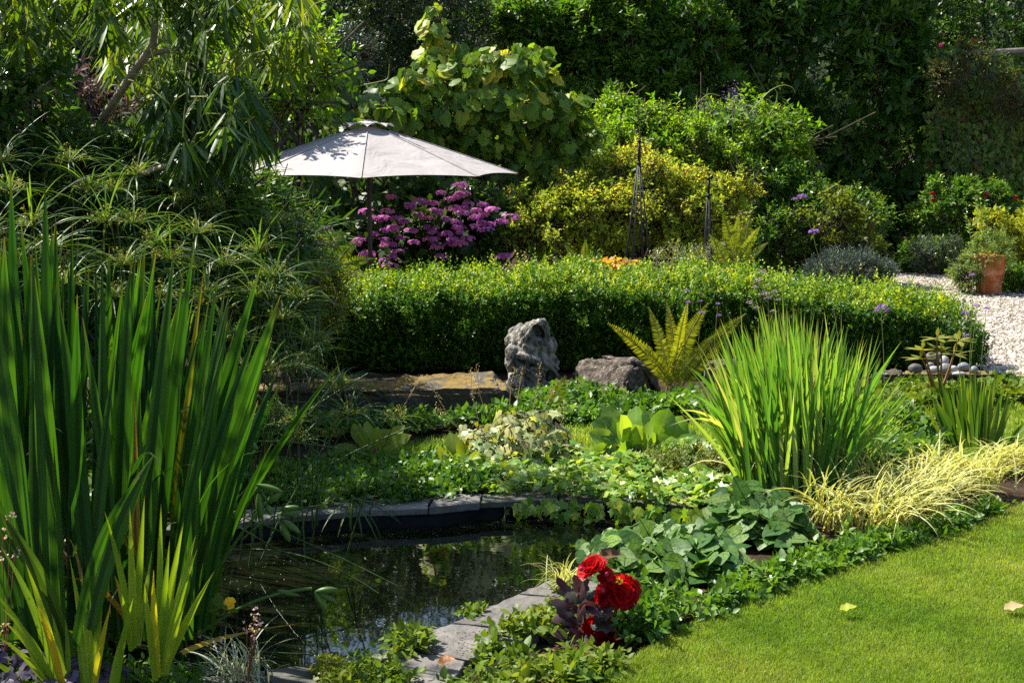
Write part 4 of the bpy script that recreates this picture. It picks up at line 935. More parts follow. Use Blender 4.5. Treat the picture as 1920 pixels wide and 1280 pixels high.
# orange coral bells behind the hedge, pale flowering mat
m_orange = leafmat("orange_leaf", [(.35, .18, .02), (.55, .30, .025), (.6, .22, .03)], .45, (1.2, 1, .4), .5, .3)
T_ROUND = tpl_sym(VINE, .15, .1, .12)
big_leaf_mass("coral_bells", "orange leaved coral bells showing over the hedge by the obelisk", "plant", [LP(1150, 500, 55, 16, 14.3, .25), LP(1110, 507, 30, 12, 14.2, .2)], 130, .06, .11, m_orange, T_ROUND, hang=.2, stems=2)
big_leaf_mass("coral_bells", "reddish orange leaved coral bells further right behind the hedge", "plant", [LP(1380, 512, 40, 10, 14.2, .2)], 60, .05, .09, m_orange, T_ROUND, hang=.2, stems=2)
shrub("catmint", "greyish catmint haze between the two obelisks", "plant", [LP(1270, 485, 45, 26, 14.9, .3), LP(1340, 480, 40, 20, 14.9, .3)], 420, 8, .03, .016, .13, leafmat("catmint_leaf", [(.06, .10, .04), (.13, .17, .08), (.36, .32, .40)], .35), stems=4, stem_r=.004)

# ------------------------------------------------------------------ stones, statue
m_boulder = solid("boulder", [(.012, .010, .008), (.045, .034, .024), (.12, .10, .08), (.46, .44, .40)], 22, .9, .2, .9, 80, detail=9)
m_statue = solid("weathered_stone", [(.014, .013, .012), (.065, .061, .054), (.26, .24, .20), (.52, .48, .40)], 24, .88, .2, .9, 70, detail=9, stretch=(1, 1, .4))
m_moss, t, o = nt("mossy_stone")
tc = nd(t, "ShaderNodeTexCoord"); g = nd(t, "ShaderNodeNewGeometry"); sx = nd(t, "ShaderNodeSeparateXYZ"); t.links.new(g.outputs["Normal"], sx.inputs[0])
n1 = nd(t, "ShaderNodeTexNoise"); n1.inputs["Scale"].default_value = 5; n1.inputs["Detail"].default_value = 7; t.links.new(tc.outputs["Object"], n1.inputs[0])
n2 = nd(t, "ShaderNodeTexNoise"); n2.inputs["Scale"].default_value = 28; n2.inputs["Detail"].default_value = 5; t.links.new(tc.outputs["Object"], n2.inputs[0])
st_ = ramp(t, [(.012, .011, .007), (.05, .043, .028), (.13, .115, .09)], n2.outputs[0]); ms = ramp(t, [(.028, .019, .005), (.085, .05, .006), (.17, .11, .012), (.14, .055, .013)], n2.outputs[0])
f = math_(t, 'MULTIPLY', math_(t, 'GREATER_THAN', math_(t, 'MULTIPLY_ADD', n1.outputs[0], 1.3, sx.outputs[2]), 1.55), 1.0)
p = nd(t, "ShaderNodeBsdfPrincipled"); t.links.new(mixc(t, f, st_, ms), p.inputs["Base Color"]); p.inputs["Roughness"].default_value = .95
b = nd(t, "ShaderNodeBump"); b.inputs["Strength"].default_value = .8; b.inputs["Distance"].default_value = .025; t.links.new(n2.outputs[0], b.inputs["Height"]); t.links.new(b.outputs[0], p.inputs["Normal"]); t.links.new(p.outputs[0], o.inputs[0])

def rock(name, label, hull, mat, amp=.03, sc_=3.0, cuts=3, cat="boulder", group=None, seed=0.0, smooth=False):
    """irregular stone from hull points (world), subdivided and roughened"""
    c = np.mean(hull, 0); c[2] = min(p[2] for p in hull)
    bm = bmesh.new()
    for q in hull: bm.verts.new(Vector(np.asarray(q) - c))
    r_ = bmesh.ops.convex_hull(bm, input=bm.verts)
    bmesh.ops.delete(bm, geom=list({v for v in r_["geom_interior"] if isinstance(v, bmesh.types.BMVert)}), context='VERTS')
    bmesh.ops.bevel(bm, geom=list(bm.edges), offset=amp * .9, segments=2, affect='EDGES')
    bmesh.ops.triangulate(bm, faces=bm.faces)
    for _ in range(cuts): bmesh.ops.subdivide_edges(bm, edges=[e for e in bm.edges if e.calc_length() > .035], cuts=1, use_grid_fill=True)
    bmesh.ops.triangulate(bm, faces=bm.faces); bm.normal_update()
    for v in bm.verts:
        q = v.co * sc_ + Vector((seed, seed * 1.7, 0)); k = mnoise.fractal(q, .9, 2.1, 5) * amp + (abs(mnoise.noise(q * 2.7)) - .25) * amp * .8
        v.co += v.normal * k
    for f_ in bm.faces: f_.smooth = True
    me = bpy.data.meshes.new(name); bm.to_mesh(me); bm.free(); me.materials.append(mat)
    ob = bpy.data.objects.new(name, me); COL.objects.link(ob); ob.location = c; return tag(ob, label, cat, group)
def hull_px(top, bot, Y0, Y1, z0=None):
    """top / bottom outlines in photo pixels, given a front and a back distance"""
    pts = [at(x, y, Y0 + dy * (Y1 - Y0)) for x, y, dy in top]
    pts += [np.append(at(x, 700, Y0 + dy * (Y1 - Y0))[:2], GZ - .02) for x, dy in bot]
    return pts
rock("mossy_slab_stone", "long flat topped stone with golden moss on top, left of the statue", hull_px([(645, 735, 0), (820, 736, 0), (945, 727, 0), (970, 745, .1), (690, 716, .6), (800, 702, 1), (925, 696, 1), (985, 765, .1), (640, 722, .5)], [(645, 0), (950, 0), (990, .1), (660, .5), (930, 1)], 10.2, 11.05), m_moss, .036, 4, 4)
rock("mossy_slab_stone", "low stone with a thin line of yellow moss, half hidden by sedge", hull_px([(480, 733, 0), (560, 730, 0), (680, 731, 0), (480, 720, .8), (600, 717, 1), (690, 718, .8)], [(480, 0), (690, 0), (470, .8), (700, .8)], 10.35, 11.0), m_moss, .034, 4, 4, seed=3)
rock("boulder", "big angular lichen covered boulder between the statue and the golden fern", hull_px([(1060, 712, .5), (1082, 678, .6), (1112, 664, .7), (1165, 672, .7), (1200, 678, .15), (1192, 682, .05), (1168, 745, -.12), (1230, 686, .7)], [(1060, .5), (1100, .25), (1165, -.15), (1240, .55), (1235, 1), (1090, 1)], 10.75, 11.5), m_boulder, .035, 4, 4, seed=5)
rock("boulder", "smaller grey stone glimpsed behind the tall iris leaves", hull_px([(1322, 682, 0), (1350, 674, .3), (1395, 676, .3), (1405, 690, 0), (1400, 676, 1), (1325, 678, 1)], [(1318, 0), (1408, 0), (1320, 1), (1408, 1)], 11.6, 12.1), m_boulder, .025, 5, 3, seed=8)
rock("boulder", "pinkish stone behind the right hand blades of the tall iris", hull_px([(1630, 702, 0), (1650, 692, .3), (1680, 694, .3), (1695, 706, 0), (1690, 694, 1)], [(1626, 0), (1698, 0), (1640, 1), (1695, 1)], 11.3, 11.7), m_boulder, .02, 5, 3, seed=11)
rock("mossy_slab_stone", "mossy brown stone carrying the grey pebbles by the rhododendron", hull_px([(1692, 705, 0), (1780, 702, 0), (1865, 706, 0), (1695, 694, 1), (1790, 692, 1), (1868, 696, 1)], [(1690, 0), (1870, 0), (1690, 1), (1870, 1)], 11.2, 11.9), m_moss, .02, 4, 4, seed=14)

# the statue: a squat toad like beast with its mouth raised and open
def blob_object(name, spheres, voxel, mat, amp, sc_, parent=None, loc=None, ridges=0.0):
    bm = bmesh.new()
    for c, r_, rot in spheres:
        q = bmesh.ops.create_icosphere(bm, subdivisions=4, radius=1)
        from mathutils import Matrix, Euler
        Mx = Matrix.Translation(Vector(c)) @ Euler(rot).to_matrix().to_4x4() @ Matrix.Diagonal((*r_, 1))
        bmesh.ops.transform(bm, matrix=Mx, verts=q["verts"])
    me = bpy.data.meshes.new(name + "_raw"); bm.to_mesh(me); bm.free()
    ob = bpy.data.objects.new(name, me); COL.objects.link(ob)
    md = ob.modifiers.new("weld", 'REMESH'); md.mode = 'VOXEL'; md.voxel_size = voxel
    sm_ = ob.modifiers.new("soften", 'SMOOTH'); sm_.factor = .5; sm_.iterations = 4
    dg = bpy.context.evaluated_depsgraph_get(); me2 = bpy.data.meshes.new_from_object(ob.evaluated_get(dg)); ob.modifiers.clear(); ob.data = me2; bpy.data.meshes.remove(me)
    me2.name = name
    for v in me2.vertices:
        q = v.co * sc_; k = mnoise.fractal(q, .8, 2.2, 5) * amp
        if ridges: k += ridges * (abs(sin(v.co.x * 46 + v.co.z * 13 + 2.2 * mnoise.noise(v.co * 6))) - .5) * (1 if v.co.z < .34 else .3)
        v.co += v.normal * k
    for p_ in me2.polygons: p_.use_smooth = True
    me2.materials.append(mat)
    if parent: ob.parent = parent
    if loc is not None: ob.location = loc
    return ob
sb = at(1000, 712, 11.3); sb[2] = GZ
k = 11.3 / F_PX
stt = thing("stone_beast_statue", "weathered grey stone beast statue, head thrown back with its mouth open on a ball", "statue", sb)
H0 = at(1000, 600, 11.3)[2] - GZ      # height of the beast
def S(px, py, y, rx, rz, ry=None, rot=(0, 0, 0)):
    c = at(px, py, 11.3) - sb; return ((c[0], y, c[2]), (rx * k, (ry or (rx + rz) / 2) * k, rz * k), rot)
def loft(bm, rings, seg=26):
    """rings: (px, py, half width px, half depth px, y offset m, tilt) stacked along the figure"""
    vs = []
    for px, py, rx, ry, yo, tl in rings:
        c = at(px, py, 11.3) - sb; ring = []
        for q in range(seg):
            th = 2 * pi * q / seg; u, w = cos(th) * rx * k, sin(th) * ry * k
            ring.append(bm.verts.new((c[0] + u * cos(tl), yo + w, c[2] + u * sin(tl))))
        vs.append(ring)
    for r0_, r1_ in zip(vs[:-1], vs[1:]):
        for q in range(seg): bm.faces.new((r0_[q], r0_[(q + 1) % seg], r1_[(q + 1) % seg], r1_[q]))
    bm.faces.new(vs[0][::-1]); bm.faces.new(vs[-1])
bm = bmesh.new()
loft(bm, [(1002, 745, 48, 40, .02, 0), (1002, 722, 46, 38, .02, 0), (999, 700, 45, 36, .02, 0), (996, 682, 48, 37, .02, 0), (995, 665, 47, 36, .02, .05), (994, 650, 44, 33, .03, .1), (990, 638, 34, 28, .04, .2), (984, 628, 24, 22, .05, .3)])
loft(bm, [(968, 652, 24, 26, .05, -.8), (978, 639, 24, 26, .04, -.8), (988, 629, 21, 22, .03, -.85), (999, 619, 18, 18, .02, -.9), (1010, 610, 14, 14, .01, -.95), (1019, 604, 9, 10, .0, -1), (1024, 600.5, 4, 5, .0, -1)])
loft(bm, [(996, 655, 20, 14, -.05, .15), (1002, 647, 18, 13, -.055, .15), (1008, 642, 12, 9, -.05, .15)])
for c_, r_, rot in [S(962, 625, 14, 12, 10)] if False else []: pass
from mathutils import Matrix, Euler
for (x, y, yo, rx, ry, rz, ro) in [(1030, 650, -.01, 15, 18, 20, .3), (962, 668, -.05, 16, 18, 26, -.2), (1036, 690, -.03, 12, 14, 20, .2), (970, 712, -.09, 20, 16, 26, .15), (1016, 722, -.10, 20, 14, 14, 0), (1044, 707, -.05, 9, 10, 14, -.3), (964, 626, .06, 12, 12, 12, .5), (958, 640, .04, 12, 14, 16, .2), (972, 616, .05, 12, 8, 7, -.5), (1000, 670, -.12, 34, 8, 8, .35), (985, 690, -.13, 30, 8, 7, -.3), (1023, 622, -.02, 6, 10, 15, .05)]:
    c = at(x, y, 11.3) - sb; q = bmesh.ops.create_icosphere(bm, subdivisions=3, radius=1)
    bmesh.ops.transform(bm, matrix=Matrix.Translation((c[0], yo, c[2])) @ Euler((0, ro, 0)).to_matrix().to_4x4() @ Matrix.Diagonal((rx * k, ry * k, rz * k, 1)), verts=q["verts"])
for path, rr0 in (([(977, 641, -.07), (986, 629, -.085), (996, 617, -.085), (1006, 607, -.075), (1016, 601, -.05)], 5.5), ([(1016, 601, -.05), (1023, 605, -.05), (1027, 614, -.055), (1027, 624, -.05), (1023, 633, -.04)], 5.0), ([(984, 646, -.09), (994, 652, -.10), (1006, 653, -.10), (1016, 649, -.09)], 6.0)):
    for (x0, y0, o0), (x1, y1, o1) in zip(path[:-1], path[1:]):
        for f_ in (0, .34, .67, 1):
            c = at(x0 + (x1 - x0) * f_, y0 + (y1 - y0) * f_, 11.3) - sb; q = bmesh.ops.create_icosphere(bm, subdivisions=2, radius=rr0 * k)
            bmesh.ops.translate(bm, verts=q["verts"], vec=(c[0], o0 + (o1 - o0) * f_, c[2]))
me = bpy.data.meshes.new("beast_raw"); bm.to_mesh(me); bm.free()
ob = bpy.data.objects.new("body", me); COL.objects.link(ob)
md = ob.modifiers.new("weld", 'REMESH'); md.mode = 'VOXEL'; md.voxel_size = .0065
sm_ = ob.modifiers.new("soften", 'SMOOTH'); sm_.factor = .5; sm_.iterations = 3
dg = bpy.context.evaluated_depsgraph_get(); me2 = bpy.data.meshes.new_from_object(ob.evaluated_get(dg)); ob.modifiers.clear(); ob.data = me2; bpy.data.meshes.remove(me); me2.name = "body"
nv = len(me2.vertices); co = np.empty(nv * 3); me2.vertices.foreach_get("co", co); co = co.reshape(-1, 3); no = np.empty(nv * 3); me2.vertices.foreach_get("normal", no); no = no.reshape(-1, 3)
fold = np.array([mnoise.fractal(Vector(v_ * 10), .8, 2.2, 5) for v_ in co]); wv = np.array([mnoise.noise(Vector(v_ * 5)) for v_ in co])
ph_ = co[:, 0] * 52 + co[:, 2] * 26 + wv * 4.5
drape = (1 - np.abs(np.sin(ph_))) * .020 - .008; low = np.clip((.36 - co[:, 2]) / .08, 0, 1)
co += no * (fold * .007 + drape * (.25 + .75 * low))[:, None]
def carve(px, py, yo, rx, ry, rz, tl=0.0):
    """push the surface inside an ellipsoid back to its far wall"""
    global co
    c = at(px, py, 11.3) - sb; c = np.array([c[0], yo, c[2]]); q = co - c
    u = q[:, 0] * cos(tl) + q[:, 2] * sin(tl); w = -q[:, 0] * sin(tl) + q[:, 2] * cos(tl); f = (u / (rx * k)) ** 2 + (w / (rz * k)) ** 2
    back = yo + ry * np.sqrt(np.clip(1 - f, 0, 1)); ins = (f < 1) & (co[:, 1] < back) & (co[:, 1] > yo - .16)
    co[ins, 1] = back[ins]
carve(1010, 621, -.06, 9.5, .15, 17, .55)
carve(1031, 703, -.06, 9, .09, 13)
carve(986, 676, -.12, 24, .05, 4, -.3)
me2.vertices.foreach_set("co", co.ravel()); me2.update()
for p_ in me2.polygons: p_.use_smooth = True
me2.materials.append(m_statue); ob.parent = stt
blob_object("mouth_ball", [S(1009, 637, -.105, 9.5, 10, 9)], .006, m_statue, .004, 18, stt)

# pebbles by the rhododendron
rg = rg_of("pebbles"); m_peb = [solid("pebble_grey", [(.09, .09, .095), (.17, .17, .175), (.24, .24, .24)], 9, .6, .35, .2), solid("pebble_dark", [(.045, .045, .04), (.11, .105, .095)], 14, .7, .3, .3), solid("pebble_white", [(.22, .22, .22), (.34, .335, .33)], 6, .6, .35, .1)]
def pebble(px, py, w, h, mi, label, Y=11.35):
    c = at(px, py + h / 2, Y); k_ = Y / F_PX; c[2] = max(c[2] - .0, .1)
    bm = bmesh.new(); bmesh.ops.create_icosphere(bm, subdivisions=3, radius=1)
    sd = px * .13
    for v in bm.verts:
        v.co *= 1 + .12 * mnoise.noise(v.co * 1.3 + Vector((sd, 0, 0)))
        v.co = Vector((v.co.x * w * k_ / 2, v.co.y * (w + h) * k_ / 4, (v.co.z + .92) * h * k_ / 2))
    for f_ in bm.faces: f_.smooth = True
    me = bpy.data.meshes.new("pebble"); bm.to_mesh(me); bm.free(); me.materials.append(m_peb[mi]); ob = bpy.data.objects.new("pebble", me); COL.objects.link(ob); ob.location = c
    return tag(ob, label, "pebble", "cobbles on the mossy stone")
pebble(1716, 690, 26, 20, 1, "dark speckled round cobble, leftmost of the cobbles on the mossy stone")
pebble(1750, 692, 19, 15, 2, "pale round cobble right of the dark speckled one", 11.3)
pebble(1772, 690, 26, 22, 0, "large grey cobble behind the rhododendron stems", 11.4)
pebble(1770, 676, 17, 22, 2, "pointed white stone at the top of the cobble heap", 11.65)
pebble(1806, 687, 24, 18, 0, "grey cobble at the right of the heap", 11.5)
pebble(1826, 693, 16, 17, 0, "rightmost small grey cobble of the heap", 11.4)
pebble(1798, 700, 26, 9, 2, "flat pale stone in front of the cobble heap", 11.2)
pebble(1788, 690, 15, 12, 2, "small pale cobble between the two big grey cobbles", 11.25)
pebble(1744, 684, 16, 12, 0, "small grey cobble at the back beside the flat topped stone", 11.6)
pebble(1752, 668, 34, 22, 1, "dark flat topped stone behind the cobbles, under the hedge", 11.75)

# small rhododendron
m_rhod = leafmat("rhododendron_leaf", [(.09, .13, .02), (.16, .19, .03), (.24, .24, .06)], .45, (1.4, 1.3, .4), .4, .4, rib=(.3, .3, .1))
m_rstem = solid("brown_stem", [(.14, .07, .025), (.26, .14, .05)], 12, .6, .3, .2)
rg = rg_of("rhodo"); rb_ = at(1762, 735, 10.7); rb_[2] = GZ
rh = thing("rhododendron", "young rhododendron with whorled olive leaves on brown stems by the cobbles", "shrub", rb_)
T_RH = tpl_leaf(5, 'lance', .12, .25)
for (x, y) in [(1730, 652), (1757, 630), (1765, 652), (1797, 634), (1790, 660), (1727, 668)]:
    e = at(x, y, 10.7 + rg.normal(0, .08)); mid = (rb_ + e) / 2 + [rg.normal(0, .03), 0, .02]
    sm = M(); sm.add(*tubes(bez(rb_[None] + [[rg.normal(0, .03), 0, 0]], mid[None], e[None], 9), np.linspace(.012, .006, 9)[None], 6)); st = sm.build("stem", m_rstem, rh)
    kk = 8; ph = np.arange(kk) * 2 * pi / kk + rg.random(); D = np.column_stack([np.cos(ph), np.sin(ph), rg.uniform(-.15, .4, kk)]); mm = M()
    mm.add(*inst(T_RH, np.tile(e, (kk, 1)) - [0, 0, .02] + D * .01, D, np.tile([0, 0, 1.], (kk, 1)), rg.uniform(.12, .17, kk), .05, rg.random(kk)))
    mm.add(*inst(T_RH, e[None], np.array([[.1, 0, 1.]]), np.array([[0, -1., 0]]), .07, .03, [.9])); mm.build("leaves", m_rhod, st)

# ------------------------------------------------------------------ verbena
m_verb = leafmat("verbena_petal", [(.16, .07, .28), (.28, .14, .42), (.4, .2, .45)], .3, (1.2, 1, 1.2), mottle=0)
m_vstem = leafmat("verbena_stem", [(.10, .15, .05), (.14, .19, .07)], .05, mottle=.1)
def verbena(pts, heads, label, Y, r=.0035, tone=None):
    P = np.array([at(x, y, Y) for x, y in pts]); P[0, 2] = GZ; rg = rg_of(label)
    t = np.linspace(0, 1, 20); k_ = np.linspace(0, 1, len(P)); C = np.column_stack([np.interp(t, k_, P[:, i]) for i in range(3)])
    for _ in range(3): C[1:-1] = (C[:-2] + 2 * C[1:-1] + C[2:]) / 4
    root = thing("verbena", label, "flower", P[0], "tall verbena stems"); sm = M(); sm.add(*tubes(C, np.linspace(r, r * .5, 20)[None], 5)); 
    ks = Y / F_PX
    for (x, y, s, j) in heads:
        e = at(x, y, Y); q = C[j]; sm.add(*tubes(bez(q[None], ((q + e) / 2 + [(e[0] - q[0]) * .3, 0, 0])[None], e[None], 6), r * .5, 4))
        n = 46; u_ = unit(rg, n); u_[:, 2] = np.abs(u_[:, 2]) * .8; mm = M(); mm.add(*inst(tpl_diamond(.3, .6), e + u_ * [s * ks * .42, s * ks * .42, s * ks * .3], u_ + unit(rg, n) * .5, u_, .30 * s * ks, .26 * s * ks, rg.random(n))); mm.build("flower_head", tone or m_verb, root)
    sm.build("stem", m_vstem, root)
m_dry = leafmat("dry_verbena", [(.2, .14, .2), (.34, .26, .32)], .2, mottle=0)
verbena([(1585, 700), (1568, 590), (1540, 500), (1505, 372)], [(1503, 370, 14, 19), (1490, 374, 9, 17), (1526, 436, 16, 14)], "tallest verbena, leaning, with violet heads high over the hedge", 10.2)
verbena([(1660, 760), (1657, 660), (1653, 597)], [(1654, 578, 17, 19), (1643, 584, 8, 18), (1664, 583, 8, 18)], "verbena with one violet head in front of the dark hedge face", 10.4)
verbena([(1795, 760), (1800, 680), (1808, 600)], [(1809, 588, 12, 19), (1812, 630, 9, 12)], "slim verbena left of the pair by the hedge end", 10.4)
verbena([(1816, 760), (1822, 660), (1830, 590)], [(1831, 574, 10, 19)], "slim verbena at the hedge end, middle of three", 10.5)
verbena([(1832, 760), (1840, 680), (1848, 590)], [(1849, 579, 9, 19)], "slim verbena nearest the gravel", 10.6)
verbena([(1815, 760), (1822, 600), (1824, 520)], [(1823, 516, 9, 19)], "tall thin verbena whose violet head stands against the terracotta pot", 10.4)
verbena([(1440, 720), (1445, 640), (1440, 560)], [(1430, 510, 11, 19), (1420, 528, 13, 18), (1415, 540, 11, 17), (1432, 553, 15, 19), (1440, 560, 12, 18), (1452, 548, 11, 19), (1418, 578, 10, 15), (1405, 568, 10, 15), (1460, 563, 9, 19), (1450, 585, 10, 14)], "faded pinkish grey verbena cluster above the tall iris", 10.3, tone=m_dry)
for j, pp_ in enumerate([((1280, 720), (1285, 640), (1288, 545)), ((1300, 720), (1310, 640), (1314, 565)), ((1335, 720), (1340, 640), (1346, 570))]):
    verbena(pp_, [(pp_[2][0], pp_[2][1], 7, 19), (pp_[2][0] + 2, pp_[2][1] + 22, 8, 17)], ["lavender flower spike left of the golden fern tip", "lavender flower spike through the middle of the golden fern", "lavender flower spike right of the golden fern"][j], 10.8)

# ------------------------------------------------------------------ big yellow flag iris (right) and small one
m_irisR = leafmat("iris_bright", [(.035, .12, .03), (.08, .20, .04), (.16, .29, .07), (.36, .35, .14)], .5, (1.5, 1.5, .45), .42, .4, tipc=(.3, .2, .08), tipp=40.0, stripe=16, mottle=.2)
rg = rg_of("iris right")
ir = thing("flag_iris", "big clump of tall sunlit yellow green flag iris leaves by the pond", "iris", gnd(1490, 925))
n = 640; bx = 1490 + np.clip(rg.normal(0, 1, n), -1.8, 1.8) * 53; u_ = (bx - 1490) / 100; Yb = 8.05 + rg.normal(0, .22, n)
tx = bx + u_ * 84 + rg.normal(0, 38, n); hh = 312 - 95 * np.abs((tx - 1470) / 200) ** 1.5 + rg.normal(0, 28, n); hh[rg.random(n) < .3] *= .72
rows = np.column_stack([bx, 925 + (8.05 - Yb) * 60, Yb, tx, 925 - hh, Yb + rg.normal(0, .2, n), rg.uniform(4.5, 9.5, n), rg.uniform(-5, 25, n), np.clip(rg.random(n) * .8 + (rg.random(n) < .05) * .5, 0, 1)])
man = [(1405, 905, 8, 1295, 690, 7.8, 14, 55, .2), (1400, 915, 7.9, 1300, 740, 7.6, 13, 60, .3), (1415, 915, 7.9, 1340, 690, 7.7, 14, 20, .5), (1545, 925, 7.8, 1690, 640, 7.6, 15, 15, .3), (1560, 925, 7.8, 1672, 740, 7.5, 14, 20, .3), (1420, 915, 8, 1250, 800, 7.6, 9, 120, .9), (1410, 915, 8, 1268, 770, 7.7, 7, 90, .95),
       (1560, 920, 7.8, 1670, 830, 7.5, 12, 90, .4), (1540, 930, 7.7, 1500, 600, 7.8, 15, 0, .5), (1470, 930, 7.7, 1430, 620, 7.8, 14, 0, .6), (1500, 930, 7.7, 1570, 590, 7.8, 15, 0, .4), (1430, 930, 7.7, 1360, 650, 7.8, 14, 12, .5), (1480, 930, 7.7, 1475, 575, 7.9, 12, 0, .2), (1520, 930, 7.8, 1600, 640, 7.8, 14, 5, .4)]
mm = M(); mm.add(*blades_px(rg, np.vstack([rows, man]), 12, .5)); mm.build("leaves", m_irisR, ir)
n = 40; P0 = at(1490 + rg.uniform(-110, 110, n), np.full(n, 920), 7.95); P0[:, 2] = .0; mm = M()
mm.add(*arch_blades(rg, P0, rg.uniform(0, 6.28, n), rg.uniform(.35, .8, n), .012, rg.uniform(.1, .5, n), rg.uniform(.8, 2.4, n), 10, rg.uniform(.8, 1, n))); mm.build("withered_leaves", leafmat("withered", [(.25, .12, .03), (.4, .28, .10), (.5, .42, .2)], .35, mottle=.2), ir)
ir2 = thing("flag_iris", "small dark green flag iris clump beside the far lawn at the right", "iris", gnd(1820, 850))
n = 80; bx = 1822 + np.clip(rg.normal(0, 1, n), -2, 2) * 26; u_ = (bx - 1822) / 50; Yb = 9.2 + rg.normal(0, .12, n); tx = bx + u_ * 50 + rg.normal(0, 14, n); hh = 160 - 60 * np.abs((tx - 1820) / 95) ** 1.5 + rg.normal(0, 14, n)
rows = np.column_stack([bx, 868 + 0 * bx, Yb, tx, 868 - np.maximum(hh, 50), Yb, rg.uniform(7, 11, n), rg.uniform(0, 12, n), np.clip(rg.random(n) * .9, 0, 1)])
mm = M(); mm.add(*blades_px(rg, rows, 10, .5)); mm.build("leaves", leafmat("iris_mid", [(.03, .09, .015), (.06, .14, .025), (.11, .19, .035), (.16, .22, .04)], .45, (1.5, 1.4, .4), .4, .4), ir2)

# ------------------------------------------------------------------ variegated sedge
m_sedge = leafmat("striped_sedge", [(.09, .20, .03), (.22, .32, .06), (.42, .48, .16), (.62, .62, .38)], .4, (1.2, 1.1, .5), .5, .3, edge=(.55, .52, .22), mottle=.15)
def sedge(px, py, L, n, label, w=.0105, mat=None, lean=(.08, .6), bend=(.9, 1.9), name="striped_sedge", spread=.07, azb=None):
    rg = rg_of(label); c = gnd(px, py); root = thing(name, label, "sedge", c, "clumps of pale striped sedge" if name == "striped_sedge" else None)
    P = c + np.column_stack([rg.normal(0, spread, n), rg.normal(0, spread, n), np.zeros(n)]); az = np.where(rg.random(n) < .3, rg.uniform(0, 6.28, n), rg.normal(rg.uniform(-2.2, .2) if azb is None else azb, .85, n))
    mm = M(); mm.add(*arch_blades(rg, P, az, L * .98 * rg.uniform(.6, 1.15, n), w * rg.uniform(.6, 1.2, n), rg.uniform(*lean, n), rg.uniform(*bend, n), 11)); mm.build("leaves", mat or m_sedge, root); return root
sedge(1565, 985, .46, 122, "pale striped sedge nearest the tall iris, front left of the drift")
sedge(1655, 990, .46, 136, "pale striped sedge at the front middle of the drift, next to the lawn")
sedge(1735, 955, .48, 136, "pale striped sedge right of the front clump")
sedge(1645, 930, .46, 108, "pale striped sedge behind the front clump, beside the hosta leaf")
sedge(1750, 905, .38, 122, "pale striped sedge below the small dark iris")
sedge(1830, 915, .40, 136, "yellowest striped sedge near the lawn edge at the right")
sedge(1905, 880, .30, 122, "striped sedge at the right edge of the photo, below the far lawn")
sedge(1862, 878, .28, 86, "striped sedge behind the yellowest clump")
sedge(1062, 1108, .26, 90, "small pale striped sedge tuft on the slate behind the begonia", w=.006, spread=.03)
# ------------------------------------------------------------------ planting round the pond
m_gc = leafmat("ground_cover_leaf", [(.024, .075, .012), (.055, .14, .018), (.12, .22, .035)], .4, (1.5, 1.5, .4), .36, .7)
m_gcb = leafmat("ground_cover_bright", [(.04, .10, .014), (.08, .15, .02), (.16, .21, .03)], .42, (1.5, 1.4, .4), .42, .4)
def cover(name, label, polys, n, h, ll, mat, per=6, tw=.09, tpl=None, lw=.6, cat="ground cover", kind='stuff', up=.9, zoff=0.0, dens_px=True, tone=None):
    """low leafy carpet over an area outlined in photo pixels (ground level)"""
    rg = rg_of(label); Ps = []
    for poly in polys:
        q = poly_sample(rg, np.array(poly, float), n // len(polys)); P = gnd(q[:, 0], q[:, 1]); Ps.append(P)
    P = np.concatenate(Ps); hm = h * (.55 + .45 * np.sin(P[:, 0] * 6.3 + 1.3) * np.sin(P[:, 1] * 5.1 + .4) + .25 * np.sin(P[:, 0] * 15) * np.sin(P[:, 1] * 13))
    P[:, 2] = zoff + np.maximum(.01, hm) * rg.random(len(P)) ** .6
    D = unit(rg, len(P)) * [1, 1, .4] + [0, 0, .45]
    p, d, nn, ln = sprigs(rg, P, D, tw * rg.uniform(.6, 1.3, len(P)), per, ll, 1.0, .1, up, .3); ln = ln * np.repeat(rg.uniform(.6, 1.7, len(P)), per); p[:, 2] = np.maximum(p[:, 2], zoff + .008)
    r = np.clip(.5 * (.5 + .5 * np.sin(p[:, 0] * 9 + 1) * np.sin(p[:, 1] * 8)) + np.repeat(rg.random(len(P)), per) * .3 + rg.random(len(p)) * .25, 0, 1)
    mm = M(); mm.add(*inst(tpl or tpl_leaf(3, 'ovate', .2, .2), p, d, nn, ln, ln * lw, r)); c = np.append(P.mean(0)[:2], 0)
    o_ = mm.build(name, mat, None, c); return tag(o_, label, cat, kind=kind)
cover("ground_cover", "dark low leaves along the lawn edge under the brunnera and sedge", [[(1275, 1182), (1370, 1112), (1480, 1068), (1600, 1022), (1760, 982), (1880, 945), (1890, 955), (1835, 980), (1705, 1028), (1585, 1064), (1475, 1098), (1355, 1148)]], 700, .06, .042, m_gc)
cover("ground_cover", "low green leaves between the begonia and the brunnera", [[(1150, 1195), (1165, 1150), (1250, 1125), (1285, 1150), (1262, 1180), (1200, 1212)]], 300, .09, .045, m_gc)
cover("ground_cover", "mint like leaves at the foot of the begonia on the slate", [[(930, 1195), (990, 1160), (1060, 1140), (1075, 1165), (1010, 1195), (950, 1205)], [(855, 1300), (870, 1254), (940, 1234), (1005, 1238), (1010, 1280), (960, 1330), (850, 1330)], [(1030, 1262), (1075, 1236), (1150, 1238), (1165, 1256), (1110, 1290), (1040, 1310)]], 300, .05, .042, m_gcb)
cover("ground_cover", "clump of small mint leaves on the near slate coping", [[(635, 1290), (650, 1262), (700, 1252), (750, 1264), (765, 1290), (720, 1325), (640, 1325)]], 200, .06, .036, m_gcb)
